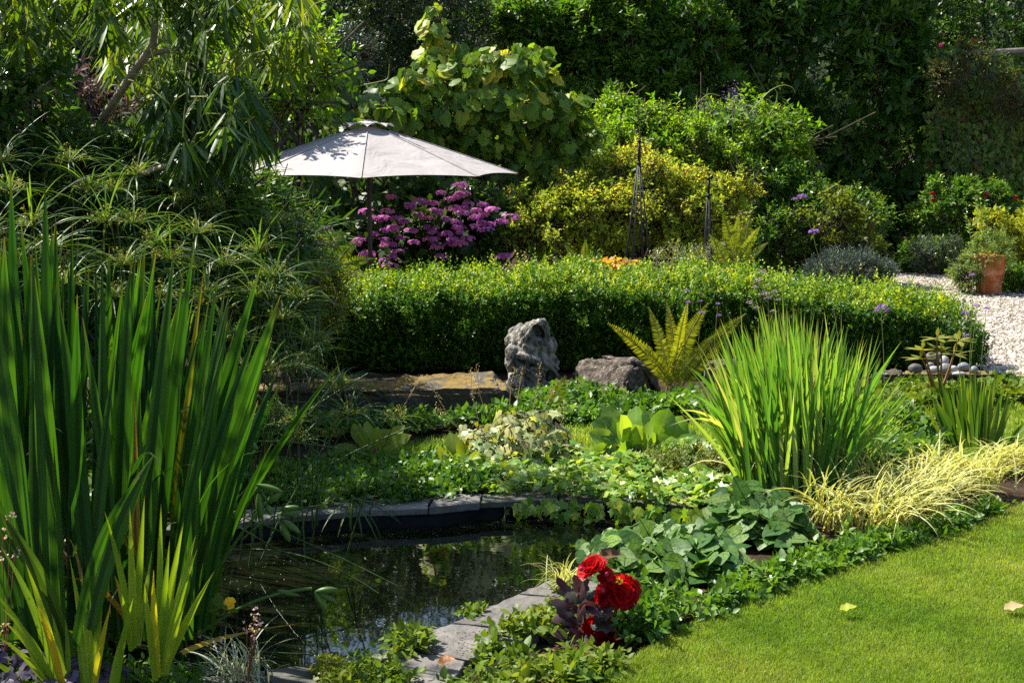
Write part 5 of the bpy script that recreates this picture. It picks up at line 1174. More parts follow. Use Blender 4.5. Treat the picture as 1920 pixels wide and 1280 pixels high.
cover("ground_cover", "little rosette of bright leaves on the corner of the slate", [[(735, 1222), (760, 1203), (790, 1212), (785, 1230)]], 40, .05, .05, m_gcb, cat="plant")
cover("ground_cover", "mixed low leaves along the far pond edge below the statue bed", [[(470, 915), (600, 872), (840, 868), (930, 890), (905, 930), (800, 941), (680, 946), (520, 956)]], 1150, .08, .045, m_gc)
cover("ground_cover", "shaded leafy carpet at the foot of the mossy slabs and boulder", [[(470, 820), (640, 800), (980, 785), (1240, 770), (1330, 780), (1320, 790), (1000, 800), (700, 815), (480, 835)], [(960, 745), (1060, 745), (1160, 762), (1300, 752), (1320, 785), (1000, 795)]], 1600, .12, .055, m_gc)
cover("ground_cover", "bright strawberry like leaves in front of the mossy stone at the right", [[(1600, 800), (1640, 768), (1920, 744), (2050, 742), (2050, 750), (1900, 755), (1720, 768), (1660, 800)], [(1640, 748), (1700, 733), (1870, 731), (1960, 735), (1960, 744), (1760, 752), (1640, 762)]], 1100, .10, .055, m_gcb, tpl=tpl_leaf(3, 'round', .2, .15), lw=.9)
cover("ground_cover", "green fill under the tall iris and around the hosta", [[(1590, 930), (1600, 850), (1680, 810), (1760, 830), (1740, 880), (1650, 930)]], 800, .22, .055, m_gc)
cover("ground_cover", "leaf carpet under the flag iris at the lower left", [[(-80, 1330), (-60, 1180), (150, 1240), (360, 1300), (360, 1340)]], 700, .10, .05, m_gc)
cover("ground_cover", "low dark planting on the left bank under the sedges", [[(-600, 1000), (-500, 800), (200, 760), (480, 790), (440, 930), (300, 950), (120, 990), (-100, 1060)]], 2600, .30, .07, m_gc)
cover("moss", "cushion of bright green moss on the slate", [[(585, 1275), (600, 1245), (640, 1243), (650, 1262), (620, 1285)]], 700, .05, .012, leafmat("moss", [(.07, .12, .01), (.14, .18, .02)], .3), 5, .02, tpl_diamond(), .4, cat="moss", zoff=.018)

# trailing ivy along the far pond edge
m_ivy = leafmat("ivy_light", [(.06, .17, .022), (.13, .26, .03), (.27, .36, .06)], .42, (1.4, 1.35, .4), .34, .8, edge=(.42, .46, .22), edgew=.75, mottle=.2)
rg = rg_of("ivy bank"); T_IVY = tpl_sym(IVY, -.12, .18, .08)
iv = thing("pond_ivy", "light edged ivy spilling over the far pond edge under the bergenia", "ivy", gnd(1150, 915))
q = poly_sample(rg, np.array([(830, 910), (900, 885), (1050, 862), (1150, 852), (1350, 850), (1395, 900), (1370, 955), (1200, 948), (1040, 932), (900, 925)], float), 2000)
P = gnd(q[:, 0], q[:, 1]); P[:, 2] = .02 + .12 * rg.random(len(P)) ** .8 * np.clip(.5 + .5 * np.sin(P[:, 0] * 7) * np.sin(P[:, 1] * 8 + 1) + .2 * np.sin(P[:, 0] * 19), .08, 1)
n = len(P); D = np.column_stack([rg.normal(0, .7, n), -rg.uniform(0, 1, n), rg.normal(0, .25, n)]); N = np.column_stack([rg.normal(0, .35, n), -rg.uniform(0, .7, n), np.ones(n)])
hx = 960 + 410 * rg.beta(1.3, 1, 170); hp = gnd(hx, np.interp(hx, [950, 1180, 1370], [938, 942, 966])); dr = rg.random(170) ** 1.5 * (.06 + .10 * np.abs(np.sin(hx * .022))); hp[:, 2] = .03 - dr; hp[:, 1] -= .04 + .10 * rg.random(170)
hD = np.column_stack([rg.normal(0, .5, 170), -rg.uniform(0, .5, 170), -rg.uniform(.4, 1, 170)]); hN = np.column_stack([rg.normal(0, .4, 170), -np.ones(170), rg.uniform(.2, .9, 170)])
P = np.vstack([P, hp]); D = np.vstack([D, hD]); N = np.vstack([N, hN]); n = len(P); L = rg.uniform(.04, .085, n)
N += rg.normal(0, .35, N.shape)
mm = M(); mm.add(*inst(T_IVY, P, D, N, L, L * 1.05, rg.random(n))); mm.build("foliage", m_ivy, iv)
sm = M(); k = 46; hx = rg.uniform(930, 1360, k); a = gnd(hx, np.interp(hx, [930, 1180, 1370], [925, 930, 950])) + [0, 0, .04]; b = a + np.column_stack([rg.normal(0, .1, k), -rg.uniform(.1, .2, k), -rg.uniform(.06, .15, k)])
sm.add(*tubes(bez(a, (a + b) / 2 + np.array([0, -.06, .06]), b, 7), .002, 4)); sm.build("stems", m_bark, iv)
# one strand that hangs to the water
st = thing("ivy_strand", "single ivy strand hanging down to the water from the far slate edge", "ivy", at(948, 935, 7.75)); a = at(948, 930, 7.8); b = at(945, 1005, 7.55)
sm = M(); sm.add(*tubes(bez(a[None], (a * .4 + b * .6 + [0, -.1, .05])[None], b[None], 9), .0025, 4)); sm.build("stem", m_bark, st); k = 9; P = a + (b - a) * rg.random((k, 1)) + rg.normal(0, .012, (k, 3))
mm = M(); mm.add(*inst(T_IVY, P, rg.normal(0, 1, (k, 3)) - [0, 0, 1], np.tile([0, -1., .3], (k, 1)), .035, .036, rg.random(k))); mm.build("leaves", m_ivy, st)

# silvery coral bells mound with seed stalks, rosette plants, bergenia
m_silver = leafmat("silver_leaf", [(.08, .16, .05), (.18, .25, .11), (.33, .37, .22), (.50, .48, .04)], .25, (1.3, 1.2, .5), .38, .5, rib=(.06, .10, .03), mottle=.2)
big_leaf_mass("silver_heuchera", "mound of silvery lobed leaves with yellow ones at its top, in front of the statue", "plant",
    [LP(960, 835, 100, 55, 9.3, .3), LP(910, 865, 65, 55, 8.75, .3), LP(1010, 860, 75, 55, 8.8, .3), LP(985, 800, 60, 35, 9.2, .25), LP(960, 870, 60, 60, 8.65, .25)], 720, .07, .125, m_silver, tpl_sym(IVY, -.15, .3, .10), hang=.75, stems=3, tone=lambda P, rg: np.clip(rg.random(len(P)) * .8 + (rg.random(len(P)) < .07), 0, 1))
m_seed = leafmat("seed_stalk", [(.22, .15, .06), (.36, .27, .14), (.5, .42, .28)], .2, mottle=.1)
def spike(pts, Y, label, n=34, s=.010):
    rg = rg_of(label); P = np.array([at(x, y, Y) for x, y in pts]); t = np.linspace(0, 1, 16); kq = np.linspace(0, 1, len(P)); C = np.column_stack([np.interp(t, kq, P[:, i]) for i in range(3)])
    for _ in range(3): C[1:-1] = (C[:-2] + 2 * C[1:-1] + C[2:]) / 4
    root = thing("seed_spike", label, "seed stalk", C[0], "dry seed stalks over the silver leaves"); sm = M(); sm.add(*tubes(C, np.linspace(.0026, .0012, 16)[None], 4)); sm.build("stem", m_seed, root)
    tt = rg.uniform(.42, 1, n); Q = np.column_stack([np.interp(tt, t, C[:, i]) for i in range(3)]) + rg.normal(0, .010, (n, 3)); mm = M(); mm.add(*inst(tpl_diamond(.8, .5), Q, unit(rg, n), unit(rg, n), s, s * .8, rg.random(n))); mm.build("seed_heads", m_seed, root)
for pts, lab in [([(868, 815), (835, 770), (815, 735), (808, 718)], "seed stalk curving up at the far left of the group"), ([(862, 805), (830, 775), (818, 760)], "short bent seed stalk beside the leftmost one"), ([(898, 790), (885, 740), (883, 690)], "paired seed stalk in front of the mossy slab, left one"), ([(915, 785), (898, 735), (893, 683)], "paired seed stalk in front of the mossy slab, right one"), ([(955, 770), (958, 720), (966, 690)], "seed stalk left of the statue's base"), ([(968, 768), (975, 720), (980, 688)], "seed stalk against the middle of the statue"), ([(998, 775), (1008, 725), (1014, 680)], "tallest seed stalk at the statue's right foot"), ([(1012, 790), (1030, 745), (1048, 712)], "seed stalk right of the statue leaning right"), ([(985, 835), (1030, 790), (1062, 752)], "long slanting seed stalk over the right of the silver leaves"), ([(1005, 840), (1050, 800), (1060, 770)], "lower slanting seed stalk over the right of the silver leaves"), ([(752, 770), (775, 730), (790, 705)], "reddish seed stalk in front of the mossy slab's left part"), ([(1000, 905), (1040, 885), (1062, 872)], "seed stalk lying over the ivy")]:
    spike(pts, 9.35 if pts[0][1] < 900 else 8.4, lab)

for px_, py_, lab_ in [(884, 1152, "weed seedlings at the pond side joint of the big slate slab"), (768, 1204, "weed seedlings in the joint behind the moss"), (1048, 1108, "weed seedlings by the pale sedge tuft")]:
    cover("ground_cover", lab_, [[(px_ - 22, py_ + 6), (px_ - 4, py_ - 5), (px_ + 22, py_ - 4), (px_ + 10, py_ + 8)]], 16, .035, .03, m_gcb, 5, .05)
def rosette(name, label, px, py, leaves, mat, cat="plant", tpl=None, Y=None):
    """hand placed upright leaves: tip px, py, width px, tone, lean towards the viewer"""
    b = gnd(px, py) if Y is None else at(px, py, Y); Yb = b[1]; root = thing(name, label, cat, b); rg = rg_of(label); mm = M(); sm = M()
    for (bx, by, tx, ty, w, tone, dy) in leaves:
        a = at(bx, by, Yb + dy * .3); e = at(tx, ty, Yb + dy); d = e - a; L = np.linalg.norm(d); sm.add(*tubes(np.stack([b + rg.normal(0, .02, 3) * [1, 1, 0], (a + b) / 2 + [0, 0, .01], a + d * .12]), .006, 5))
        N = np.cross(d, [1, rg.normal(0, .25), 0]); N = N if N[2] > 0 or N[1] < 0 else -N; N = np.array([rg.normal(0, .55), -.8, rg.uniform(.4, 1.1)])
        mm.add(*inst(tpl or T_BERG, a[None], d[None] + rg.normal(0, .12, (1, 3)) * L, N[None], L * 1.1, w * .82 * Yb / F_PX, [tone]))
    mm.build("leaves", mat, root); sm.build("stems", m_rstem, root); return root
T_BERG = tpl_leaf(8, 'round', .34, .32)
def wavy(tp, amp=.08):
    V, F = tp; V = V.copy(); V[:, 2] += amp * np.sin(V[:, 0] * 14) * np.abs(V[:, 1]); return V, F
T_BERG = wavy(T_BERG, .12)
m_berg = leafmat("bergenia_leaf", [(.055, .15, .035), (.10, .22, .04), (.16, .29, .05), (.24, .34, .06)], .45, (1.6, 1.5, .35), .28, .8, rib=(.2, .28, .08), mottle=.3, lat=(.2, .27, .08))
rosette("bergenia", "bergenia with big cupped glowing leaves to the right of the silver mound", 1215, 850,
   [(1165, 825, 1140, 765, 55, .75, .05), (1160, 840, 1112, 815, 50, .6, -.1), (1180, 825, 1125, 780, 60, .2, 0), (1195, 830, 1185, 765, 60, .35, .1), (1190, 845, 1165, 800, 62, .5, -.15), (1215, 830, 1205, 775, 55, .6, .15), (1225, 835, 1245, 770, 62, .3, 0), (1205, 850, 1195, 805, 55, .8, -.1), (1235, 840, 1255, 780, 50, .75, .15), (1255, 840, 1280, 785, 55, .3, .1), (1250, 850, 1312, 820, 60, .1, -.1), (1240, 860, 1305, 860, 60, .05, -.2), (1195, 860, 1160, 850, 55, .25, -.2), (1225, 855, 1222, 810, 58, .65, -.1), (1150, 850, 1115, 845, 45, .55, -.2), (1265, 845, 1295, 800, 50, .6, .2), (1170, 838, 1150, 790, 48, .85, -.2), (1210, 842, 1225, 800, 46, .7, -.2), (1240, 850, 1265, 815, 48, .45, -.25), (1185, 850, 1145, 835, 46, .3, -.3), (1215, 858, 1240, 845, 46, .55, -.3), (1255, 855, 1290, 835, 44, .8, -.2)], m_berg)
m_let = leafmat("primrose_leaf", [(.06, .13, .014), (.13, .21, .02), (.22, .28, .03)], .5, (1.4, 1.3, .4), .42, .4, rib=(.25, .3, .1), mottle=.3, lat=(.2, .27, .08))
T_LET = wavy(tpl_leaf(6, 'obovate', .2, .25), .15)
rosette("primrose", "upright bright green primrose rosette beside a slate plant label", 862, 882, [(860, 878, 812, 865, 30, .5, -.1), (858, 872, 822, 845, 30, .9, 0), (862, 870, 838, 815, 38, .3, .1), (868, 870, 858, 820, 34, .7, .05), (868, 872, 872, 825, 30, .9, -.05), (862, 878, 830, 880, 24, .8, -.2), (874, 874, 890, 850, 26, .5, -.1)], m_let, tpl=T_LET)
mb = box("plant_label", gnd(866, 888) + [-.018, -.005, -.02], gnd(866, 888) + [.018, .0, .10], m_slate, .001); tag(mb, "small grey slate label stuck in the soil by the primrose", "plant label")
rosette("foxglove", "sunlit foxglove like rosette at the left of the lawn strip", 690, 858, [(690, 850, 635, 820, 34, .4, 0), (690, 848, 660, 800, 36, .6, .1), (695, 845, 690, 790, 38, .8, .1), (700, 845, 720, 800, 40, .7, .1), (705, 848, 748, 795, 38, .9, .05), (705, 850, 765, 820, 36, .5, -.05), (700, 855, 740, 850, 34, .3, -.15), (690, 855, 640, 850, 34, .4, -.15), (695, 850, 672, 815, 32, .2, -.1), (705, 845, 705, 805, 34, .55, -.05)], m_let, tpl=T_LET)
m_hosta = leafmat("hosta_leaf", [(.02, .06, .015), (.035, .09, .02)], .3, (1.5, 1.5, .4), .3, .5, rib=(.06, .12, .03), lat=(.05, .10, .03))
rosette("hosta", "dark broad hosta leaves between the tall iris and the heath", 1665, 880, [(1660, 875, 1620, 830, 50, .4, 0), (1665, 870, 1690, 820, 45, .9, .05), (1670, 872, 1722, 806, 34, .7, .1), (1668, 878, 1715, 850, 48, .2, -.1), (1660, 880, 1640, 860, 48, .3, -.2), (1665, 870, 1650, 805, 40, .6, .15), (1672, 878, 1725, 835, 30, .8, -.1)], m_hosta, tpl=wavy(tpl_leaf(6, 'ovate', .22, .2), .06))
shrub("heath", "greyish heath like bush between the hosta and the small iris", "shrub", [LP(1738, 835, 36, 42, 9.4, .2), LP(1715, 855, 25, 25, 9.2, .15)], 700, 9, .018, .006, .08, leafmat("heath_leaf", [(.05, .06, .045), (.10, .11, .09), (.2, .16, .2)], .2), up=.2, stems=5, stem_r=.004)
shrub("spurge", "lime green spurge like shoots behind the heath", "plant", [LP(1700, 820, 45, 30, 9.8, .25), LP(1660, 780, 45, 30, 10.2, .25)], 420, 8, .035, .018, .1, m_gcb, stems=4, stem_r=.004)
shrub("catnip", "hazy grey green small leaved plant with fine spikes at the end of the ivy bank", "plant", [LP(1290, 885, 70, 40, 8.5, .25), LP(1340, 900, 40, 45, 8.3, .2), LP(1230, 880, 50, 30, 8.6, .2)], 800, 8, .022, .013, .11, leafmat("catnip_leaf", [(.06, .11, .03), (.12, .17, .05), (.22, .25, .12)], .4), stems=5, stem_r=.003, up=.5)

# brunnera
m_brun = leafmat("brunnera_leaf", [(.026, .085, .018), (.055, .14, .030), (.12, .21, .07), (.10, .21, .015)], .33, (1.3, 1.4, .4), .42, .45, veins=(.018, .055, .014), mottle=.2)
T_HEART = tpl_sym(HEART, .12, .13, .05)
def brunnera(label, lobes, n, s0, s1):
    rg = rg_of(label); P, N = lobe_points(rg, lobes, int(n * 1.5), lo=.6, front=.6, lump=.1); P = P[P[:, 2] > .03]; N = N[:len(P)]; n = len(P)
    cx = np.mean([l[0] for l in lobes], 0); root = thing("brunnera", label, "plant", (cx[0], cx[1], GZ), "silver veined brunnera plants")
    D = np.column_stack([N[:, 0], N[:, 1] * .8 - .15, -rg.uniform(.05, .5, n)]) + rg.normal(0, .25, (n, 3)); Nn = np.column_stack([N[:, 0] * .5, N[:, 1] * .4 - .4, np.full(n, .85)]) + rg.normal(0, .22, (n, 3)); L = rg.uniform(s0, s1, n) * np.clip(.7 + P[:, 2] * 1.2, .7, 1.1)
    mm = M(); mm.add(*inst(T_HEART, P, D, Nn, L, L * rg.uniform(.85, 1.0, n), np.where(rg.random(n) < .12, .97, rg.random(n) * .72))); mm.build("leaves", m_brun, root)
    a = np.column_stack([cx[0] + (P[:, 0] - cx[0]) * .3, cx[1] + (P[:, 1] - cx[1]) * .3, np.full(n, GZ)]); sm = M(); sm.add(*tubes(bez(a, np.column_stack([(a[:, :2] + P[:, :2]) / 2, P[:, 2] * .8]), P + nrm(D) * L[:, None] * .2, 6), .004, 4)); sm.build("stems", m_gcb, root)
brunnera("large silver veined brunnera clump leaning over the pond beside the begonia", [LP(1250, 1040, 125, 58, 6.65, .3), LP(1160, 1045, 70, 40, 6.6, .25), LP(1300, 1050, 85, 50, 6.5, .25)], 270, .105, .165)
brunnera("second silver veined brunnera clump at the foot of the tall iris", [LP(1420, 985, 95, 60, 7.15, .3), LP(1460, 1005, 55, 45, 7.0, .22), LP(1400, 950, 55, 30, 7.3, .2)], 200, .10, .15)
dl = M(); V0 = at(1122, 1042, 6.3); dl.add(*inst(wavy(tpl_leaf(6, 'ovate', .7, .1), .2), V0[None], np.array([[1., .1, .05]]), np.array([[0, -.6, .8]]), .115, .06, [.3])); m_dead = leafmat("dead_leaf", [(.06, .03, .018), (.15, .085, .045), (.36, .27, .14)], .25, (1.3, 1.1, .6), .7, .2)
tag(dl.build("fallen_leaf", m_dead, None, V0), "brown curled dead leaf caught on the brunnera above the begonia", "leaf")
def flat_leaf(px, py, L, W, tone, label, mat=None, z=.02, az=0.0, tilt=.15, name="fallen_leaf"):
    c = gnd(px, py, z); mm = M(); mm.add(*inst(wavy(tpl_leaf(6, 'ovate', .45, -.3), .22), c[None], np.array([[cos(az), sin(az), tilt]]), np.array([[-.1, -.25, 1.]]), L, W, [tone])); return tag(mm.build(name, mat or m_dead, None, c), label, "leaf")
flat_leaf(1882, 1142, .085, .06, .95, "pale dry leaf lying alone on the lawn at the right", z=.035)
flat_leaf(1574, 1143, .075, .05, .75, "yellow green fallen leaf standing in the lawn near the bed", leafmat("fresh_fallen", [(.2, .26, .02), (.3, .33, .04)], .4), z=.045)
flat_leaf(820, 1243, .07, .06, .2, "orange brown dead leaf on the slate corner", leafmat("orange_dead", [(.3, .11, .02), (.4, .18, .04)], .3), z=.03)
flat_leaf(1072, 1252, .075, .045, .9, "yellow withered leaf below the begonia", z=.02, az=.6)
flat_leaf(1008, 1262, .06, .05, .8, "small cream dead leaf left of the begonia's foot", z=.02)
flat_leaf(1330, 1128, .07, .05, .2, "brown dead leaf on the soil strip under the brunnera", z=.01)
flat_leaf(1455, 1098, .06, .05, .1, "dark dead leaf on the soil near the lawn edge", z=.01, az=1)
rg = rg_of("litter"); q = np.vstack([poly_sample(rg, np.array([(1010, 1290), (1030, 1215), (1140, 1215), (1160, 1260), (1100, 1300)], float), 160), poly_sample(rg, np.array([(1280, 1160), (1320, 1100), (1480, 1075), (1470, 1092), (1350, 1140)], float), 130)]); P = gnd(q[:, 0], q[:, 1], .0); P[:, 2] = rg.uniform(-.02, .02, len(P))
mm = M(); mm.add(*inst(tpl_leaf(3, 'ovate', .4, .3), P, unit(rg, len(P)) * [1, 1, .3], np.tile([0, 0, 1.], (len(P), 1)) + rg.normal(0, .4, (len(P), 3)), rg.uniform(.015, .045, len(P)), rg.uniform(.008, .02, len(P)), rg.random(len(P)) * .6))
tag(mm.build("leaf_litter", m_dead), "brown dead leaf litter on the soil by the lawn edge", "leaf litter", kind='stuff')

# begonia
m_beg = leafmat("begonia_petal", [(.17, .002, .004), (.38, .005, .007), (.60, .02, .02)], .4, (1.2, .6, .6), .45, .3, mottle=.15)
m_begp = leafmat("begonia_bud", [(.38, .02, .07), (.5, .06, .13)], .3, (1.2, .7, .8), .4, .4, mottle=0)
m_begl = leafmat("begonia_leaf", [(.018, .014, .016), (.035, .028, .032), (.03, .045, .035)], .2, (3.0, .8, .8), .25, .6, rib=(.12, .02, .03))
m_begs = solid("begonia_stem", [(.10, .03, .02), (.2, .08, .05)], 12, .45, .4, .1)
BY = 5.58; bb = gnd(1105, 1232); bg = thing("begonia", "begonia with scarlet double flowers and dark bronze leaves at the lawn edge", "flower", bb); rg = rg_of("begonia")
def bpx(x, y, dy=0.0): return at(x, y, BY + dy)
for c, ax, R_, r_, pr in [((1166, 1108), (.25, -1, .35), .074, 5, 7), ((1112, 1066), (-.5, -.5, 1.0), .064, 5, 7), ((1120, 1180), (.3, -1, .1), .068, 5, 7), ((1140, 1118), (-.5, -.8, -.2), .06, 4, 6), ((1135, 1196), (.5, -.6, -.3), .055, 4, 6), ((1132, 1078), (.4, -.4, .3), .045, 3, 6)]:
    bloom(bg, bpx(*c, -.02), ax, R_, m_beg, rg, r_, pr, "flower", .55, .10)
yc = M(); n = 30; u_ = unit(rg, n); yc.add(*inst(tpl_diamond(.4, .5), bpx(1161, 1088, -.10) + u_ * .008, u_, unit(rg, n), .009, .008, rg.random(n))); yc.build("flower_centre", m_yel, bg)
for x, y, s in [(1090, 1066, .010), (1137, 1076, .011), (1130, 1106, .012)]:
    c = bpx(x, y, -.07); mm = M(); th_ = np.linspace(0, pi, 9); lathe(mm, [(s * .8 * sin(q_) + .0004, -s * cos(q_)) for q_ in th_], c, 14); mm.build("bud", m_begp, bg)
for pts, r_ in [([(1105, 1232), (1085, 1190), (1070, 1140)], .009), ([(1110, 1232), (1115, 1170), (1135, 1112)], .010), ([(1112, 1232), (1130, 1190), (1160, 1130)], .008), ([(1100, 1232), (1092, 1150), (1100, 1085)], .008), ([(1070, 1145), (1085, 1110), (1095, 1088)], .004), ([(1112, 1210), (1140, 1215), (1175, 1230)], .007), ([(1115, 1145), (1130, 1115), (1138, 1105)], .004)]:
    Q = np.array([bpx(*p_) for p_ in pts]); sm = M(); sm.add(*tubes(bez(Q[None, 0], Q[None, 1], Q[None, 2], 9), np.linspace(r_, r_ * .6, 9)[None], 8)); sm.build("stem", m_begs, bg)
T_BEGL = wavy(tpl_outline([(0, 0), (-.1, .5), (.2, .95), (.3, .7), (.55, .9), (.62, .55), (.85, .5), (1, 0), (.8, -.3), (.66, -.6), (.5, -.5), (.3, -.8), (.1, -.7), (-.06, -.3)], .25, dome=-.2, edge=.12), .0)
for bx_, by_, tx, ty, w, dy in [(1090, 1120, 1060, 1110, 34, 0), (1085, 1120, 1100, 1090, 36, -.05), (1070, 1140, 1038, 1125, 34, .0), (1068, 1150, 1040, 1160, 36, -.06), (1078, 1150, 1060, 1125, 30, .05), (1110, 1160, 1148, 1140, 30, -.08), (1112, 1165, 1150, 1178, 36, -.10), (1115, 1158, 1145, 1150, 32, -.12), (1080, 1190, 1045, 1185, 40, -.1), (1075, 1215, 1025, 1215, 44, -.08), (1095, 1218, 1065, 1230, 34, -.12), (1130, 1215, 1160, 1230, 36, -.1), (1150, 1225, 1178, 1240, 26, -.1), (1115, 1225, 1100, 1212, 26, -.12), (1095, 1140, 1110, 1125, 34, -.1), (1080, 1130, 1050, 1085, 34, .02), (1085, 1165, 1052, 1145, 40, -.08), (1090, 1180, 1062, 1200, 42, -.1), (1080, 1160, 1095, 1130, 40, -.1), (1100, 1200, 1078, 1180, 40, -.12), (1090, 1105, 1080, 1080, 30, 0), (1105, 1190, 1092, 1215, 36, -.14), (1070, 1200, 1030, 1195, 36, -.05), (1105, 1130, 1122, 1150, 34, -.12)]:
    a = bpx(bx_, by_, dy * .5); e = bpx(tx, ty, dy); d = e - a; L = np.linalg.norm(d) * 1.15; mm = M()
    mm.add(*inst(T_BEGL, a[None], d[None], np.array([[rg.normal(0, .3), -.6, .8]]), L, w * BY / F_PX * 1.1, [rg.random()])); mm.build("leaf", m_begl, bg)

# ------------------------------------------------------------------ left foreground: flag iris
m_irisL = leafmat("iris_dark", [(.008, .038, .009), (.017, .064, .011), (.038, .108, .015), (.28, .16, .02)], .40, (1.85, 1.95, .35), .5, .3, rib=(.006, .022, .006), ribw=.32, tipc=(.18, .12, .03), tipp=40.0, stripe=26, mottle=.15)  # broad dark midrib band paints the dark centre of backlit blades
rg = rg_of("iris left")
ir = thing("flag_iris", "towering dark green flag iris clump with broad blades at the left", "iris", gnd(180, 1190))
n = 135; bx = rg.uniform(-130, 390, n); Yb = rg.uniform(4.9, 6.2, n); lean = np.interp(bx, [-130, 100, 250, 390], [-40, -5, 60, 130]) + rg.normal(0, 42, n)
ty = np.interp(bx, [-130, 0, 150, 300, 390], [330, 420, 440, 520, 600]) + np.abs(rg.normal(0, 130, n)) - 30
rows = np.column_stack([bx, np.full(n, 1180), Yb, bx + lean, ty, Yb + rg.normal(0, .15, n), rg.uniform(13, 30, n), rg.uniform(-10, 14, n), np.clip(rg.random(n) * .62 + (rg.random(n) < .02) * .5, 0, 1)])
man = [(345, 1200, 5.0, 526, 553, 5.0, 44, -25, .55), (330, 1180, 5.1, 490, 497, 5.2, 34, -15, .4), (320, 1200, 5.0, 428, 560, 5.1, 32, -5, .45), (280, 1200, 5, 365, 457, 5.1, 30, 0, .4), (260, 1200, 4.9, 326, 470, 5, 36, 0, .6), (215, 1200, 4.9, 245, 488, 5, 32, 0, .45), (190, 1200, 4.9, 190, 470, 5, 34, 0, .4), (160, 1210, 4.8, 218, 658, 4.9, 30, 0, .65), (110, 1200, 4.8, 66, 520, 4.9, 42, 0, .6), (170, 1200, 4.8, 110, 560, 4.9, 36, 0, .4), (70, 1200, 4.8, 60, 458, 4.9, 38, 0, .6), (20, 1200, 4.8, 8, 443, 4.9, 44, 0, .62), (60, 1200, 4.7, -30, 500, 4.8, 48, 0, .55),
       (350, 1200, 4.9, 385, 695, 4.9, 30, -10, .55), (310, 1200, 4.9, 485, 610, 5, 30, -18, .4), (165, 1180, 4.5, 289, 852, 4.5, 40, 35, .6), (140, 1210, 4.5, 262, 893, 4.5, 20, 60, .5), (250, 1200, 4.8, 262, 720, 4.85, 26, 0, .6), (256, 1195, 4.8, 252, 742, 4.8, 18, 0, .97), (90, 1190, 4.9, 84, 335, 5.1, 30, 0, .35), (40, 1190, 5, 20, 320, 5.1, 30, 0, .3), (-10, 1190, 5, -10, 380, 5.1, 40, 0, .35), (105, 1190, 5, 104, 400, 5.2, 26, 0, .4), (230, 1200, 4.85, 155, 595, 4.9, 22, 0, .5),
       (400, 1080, 5.6, 640, 678, 5.4, 15, 0, .5), (395, 1120, 5.4, 510, 830, 5.4, 14, 0, .4), (300, 1200, 4.8, 225, 980, 4.7, 24, 0, .75), (130, 1230, 4.65, 0, 960, 4.6, 30, 20, .7), (60, 1210, 4.7, -40, 860, 4.65, 34, 10, .4)]
mm = M(); mm.add(*blades_px(rg, np.vstack([rows, man]), 14, .45, .2, .5))
n = 16; P0 = at(rg.uniform(-60, 380, n), np.full(n, 1190), rg.uniform(4.8, 5.4, n)); mm.add(*arch_blades(rg, P0, rg.uniform(-1.2, 1.2, n) + np.where(rg.random(n) < .3, pi, 0), rg.uniform(.6, 1.15, n), .026, rg.uniform(.1, .35, n), rg.uniform(.9, 2.2, n), 14, rg.random(n) * .6, kink=2.6))
mm.build("leaves", m_irisL, ir)
n = 34; P0 = at(rg.uniform(-60, 390, n), np.full(n, 1195), rg.uniform(4.75, 5.5, n)); mm = M(); mm.add(*arch_blades(rg, P0, rg.uniform(0, 6.28, n), rg.uniform(.3, .7, n), .016, rg.uniform(.2, .7, n), rg.uniform(.8, 2.4, n), 12, rg.random(n), kink=1.8)); mm.build("withered_leaves", leafmat("withered_iris", [(.16, .09, .03), (.28, .18, .07), (.36, .28, .13)], .3), ir)
# seed pods of the iris hanging over the pond
m_pod = leafmat("iris_pod", [(.04, .10, .025), (.07, .14, .03)], .15, rough=.35)
def pod(parent, px, py, tx, ty, w, Y):
    a = at(px, py, Y); e = at(tx, ty, Y); ax = nrm(e - a); L = np.linalg.norm(e - a); r_ = w * Y / F_PX / 2; K_ = 10; s_ = np.linspace(0, 1, K_)
    mm = M(); mm.add(*tubes(a + (e - a) * s_[:, None], (r_ * np.sin(np.pi * np.clip(s_ * .94 + .03, 0, 1)) ** .7 + .0005)[None], 9)); mm.build("seed_pod", m_pod, parent)
sp1 = thing("iris_seed_stalk", "iris stalk with six hanging green seed pods in front of the slate coping", "seed stalk", at(400, 1090, 5.2), "iris seed stalks over the pond")
for pts, r_ in [([(375, 1120), (440, 1010), (500, 940)], .006), ([(455, 1010), (490, 975), (520, 965)], .004), ([(500, 940), (490, 915), (480, 908)], .004), ([(520, 965), (525, 985), (530, 990)], .004)]:
    Q = np.array([at(*p_, 5.2) for p_ in pts]); sm = M(); sm.add(*tubes(bez(Q[None, 0], Q[None, 1], Q[None, 2], 9), r_, 6)); sm.build("stem", m_pod, sp1)
for a in [(482, 908, 530, 922, 13), (484, 925, 490, 972, 15), (500, 942, 528, 922, 15), (500, 945, 508, 965, 12), (524, 963, 562, 960, 15), (526, 955, 560, 950, 12), (530, 975, 562, 998, 13), (526, 980, 543, 1015, 15)]: pod(sp1, *a, 5.2)
sp2 = thing("iris_seed_stalk", "lower iris stalk arching over the water with two big pods at its end", "seed stalk", at(380, 1180, 5.0), "iris seed stalks over the pond")
for pts, r_ in [([(370, 1190), (470, 1110), (585, 1103)], .006)]:
    Q = np.array([at(*p_, 5.0) for p_ in pts]); sm = M(); sm.add(*tubes(bez(Q[None, 0], Q[None, 1], Q[None, 2], 14), r_, 6)); sm.build("stem", m_pod, sp2)
for a in [(592, 1108, 632, 1104, 14), (520, 1106, 560, 1116, 10), (590, 1108, 614, 1148, 13), (600, 1112, 630, 1128, 10)]: pod(sp2, *a, 5.0)
sp3 = thing("iris_seed_stalk", "iris pod close to the broad blades at the height of the lawn strip", "seed stalk", at(430, 850, 5.3), "iris seed stalks over the pond")
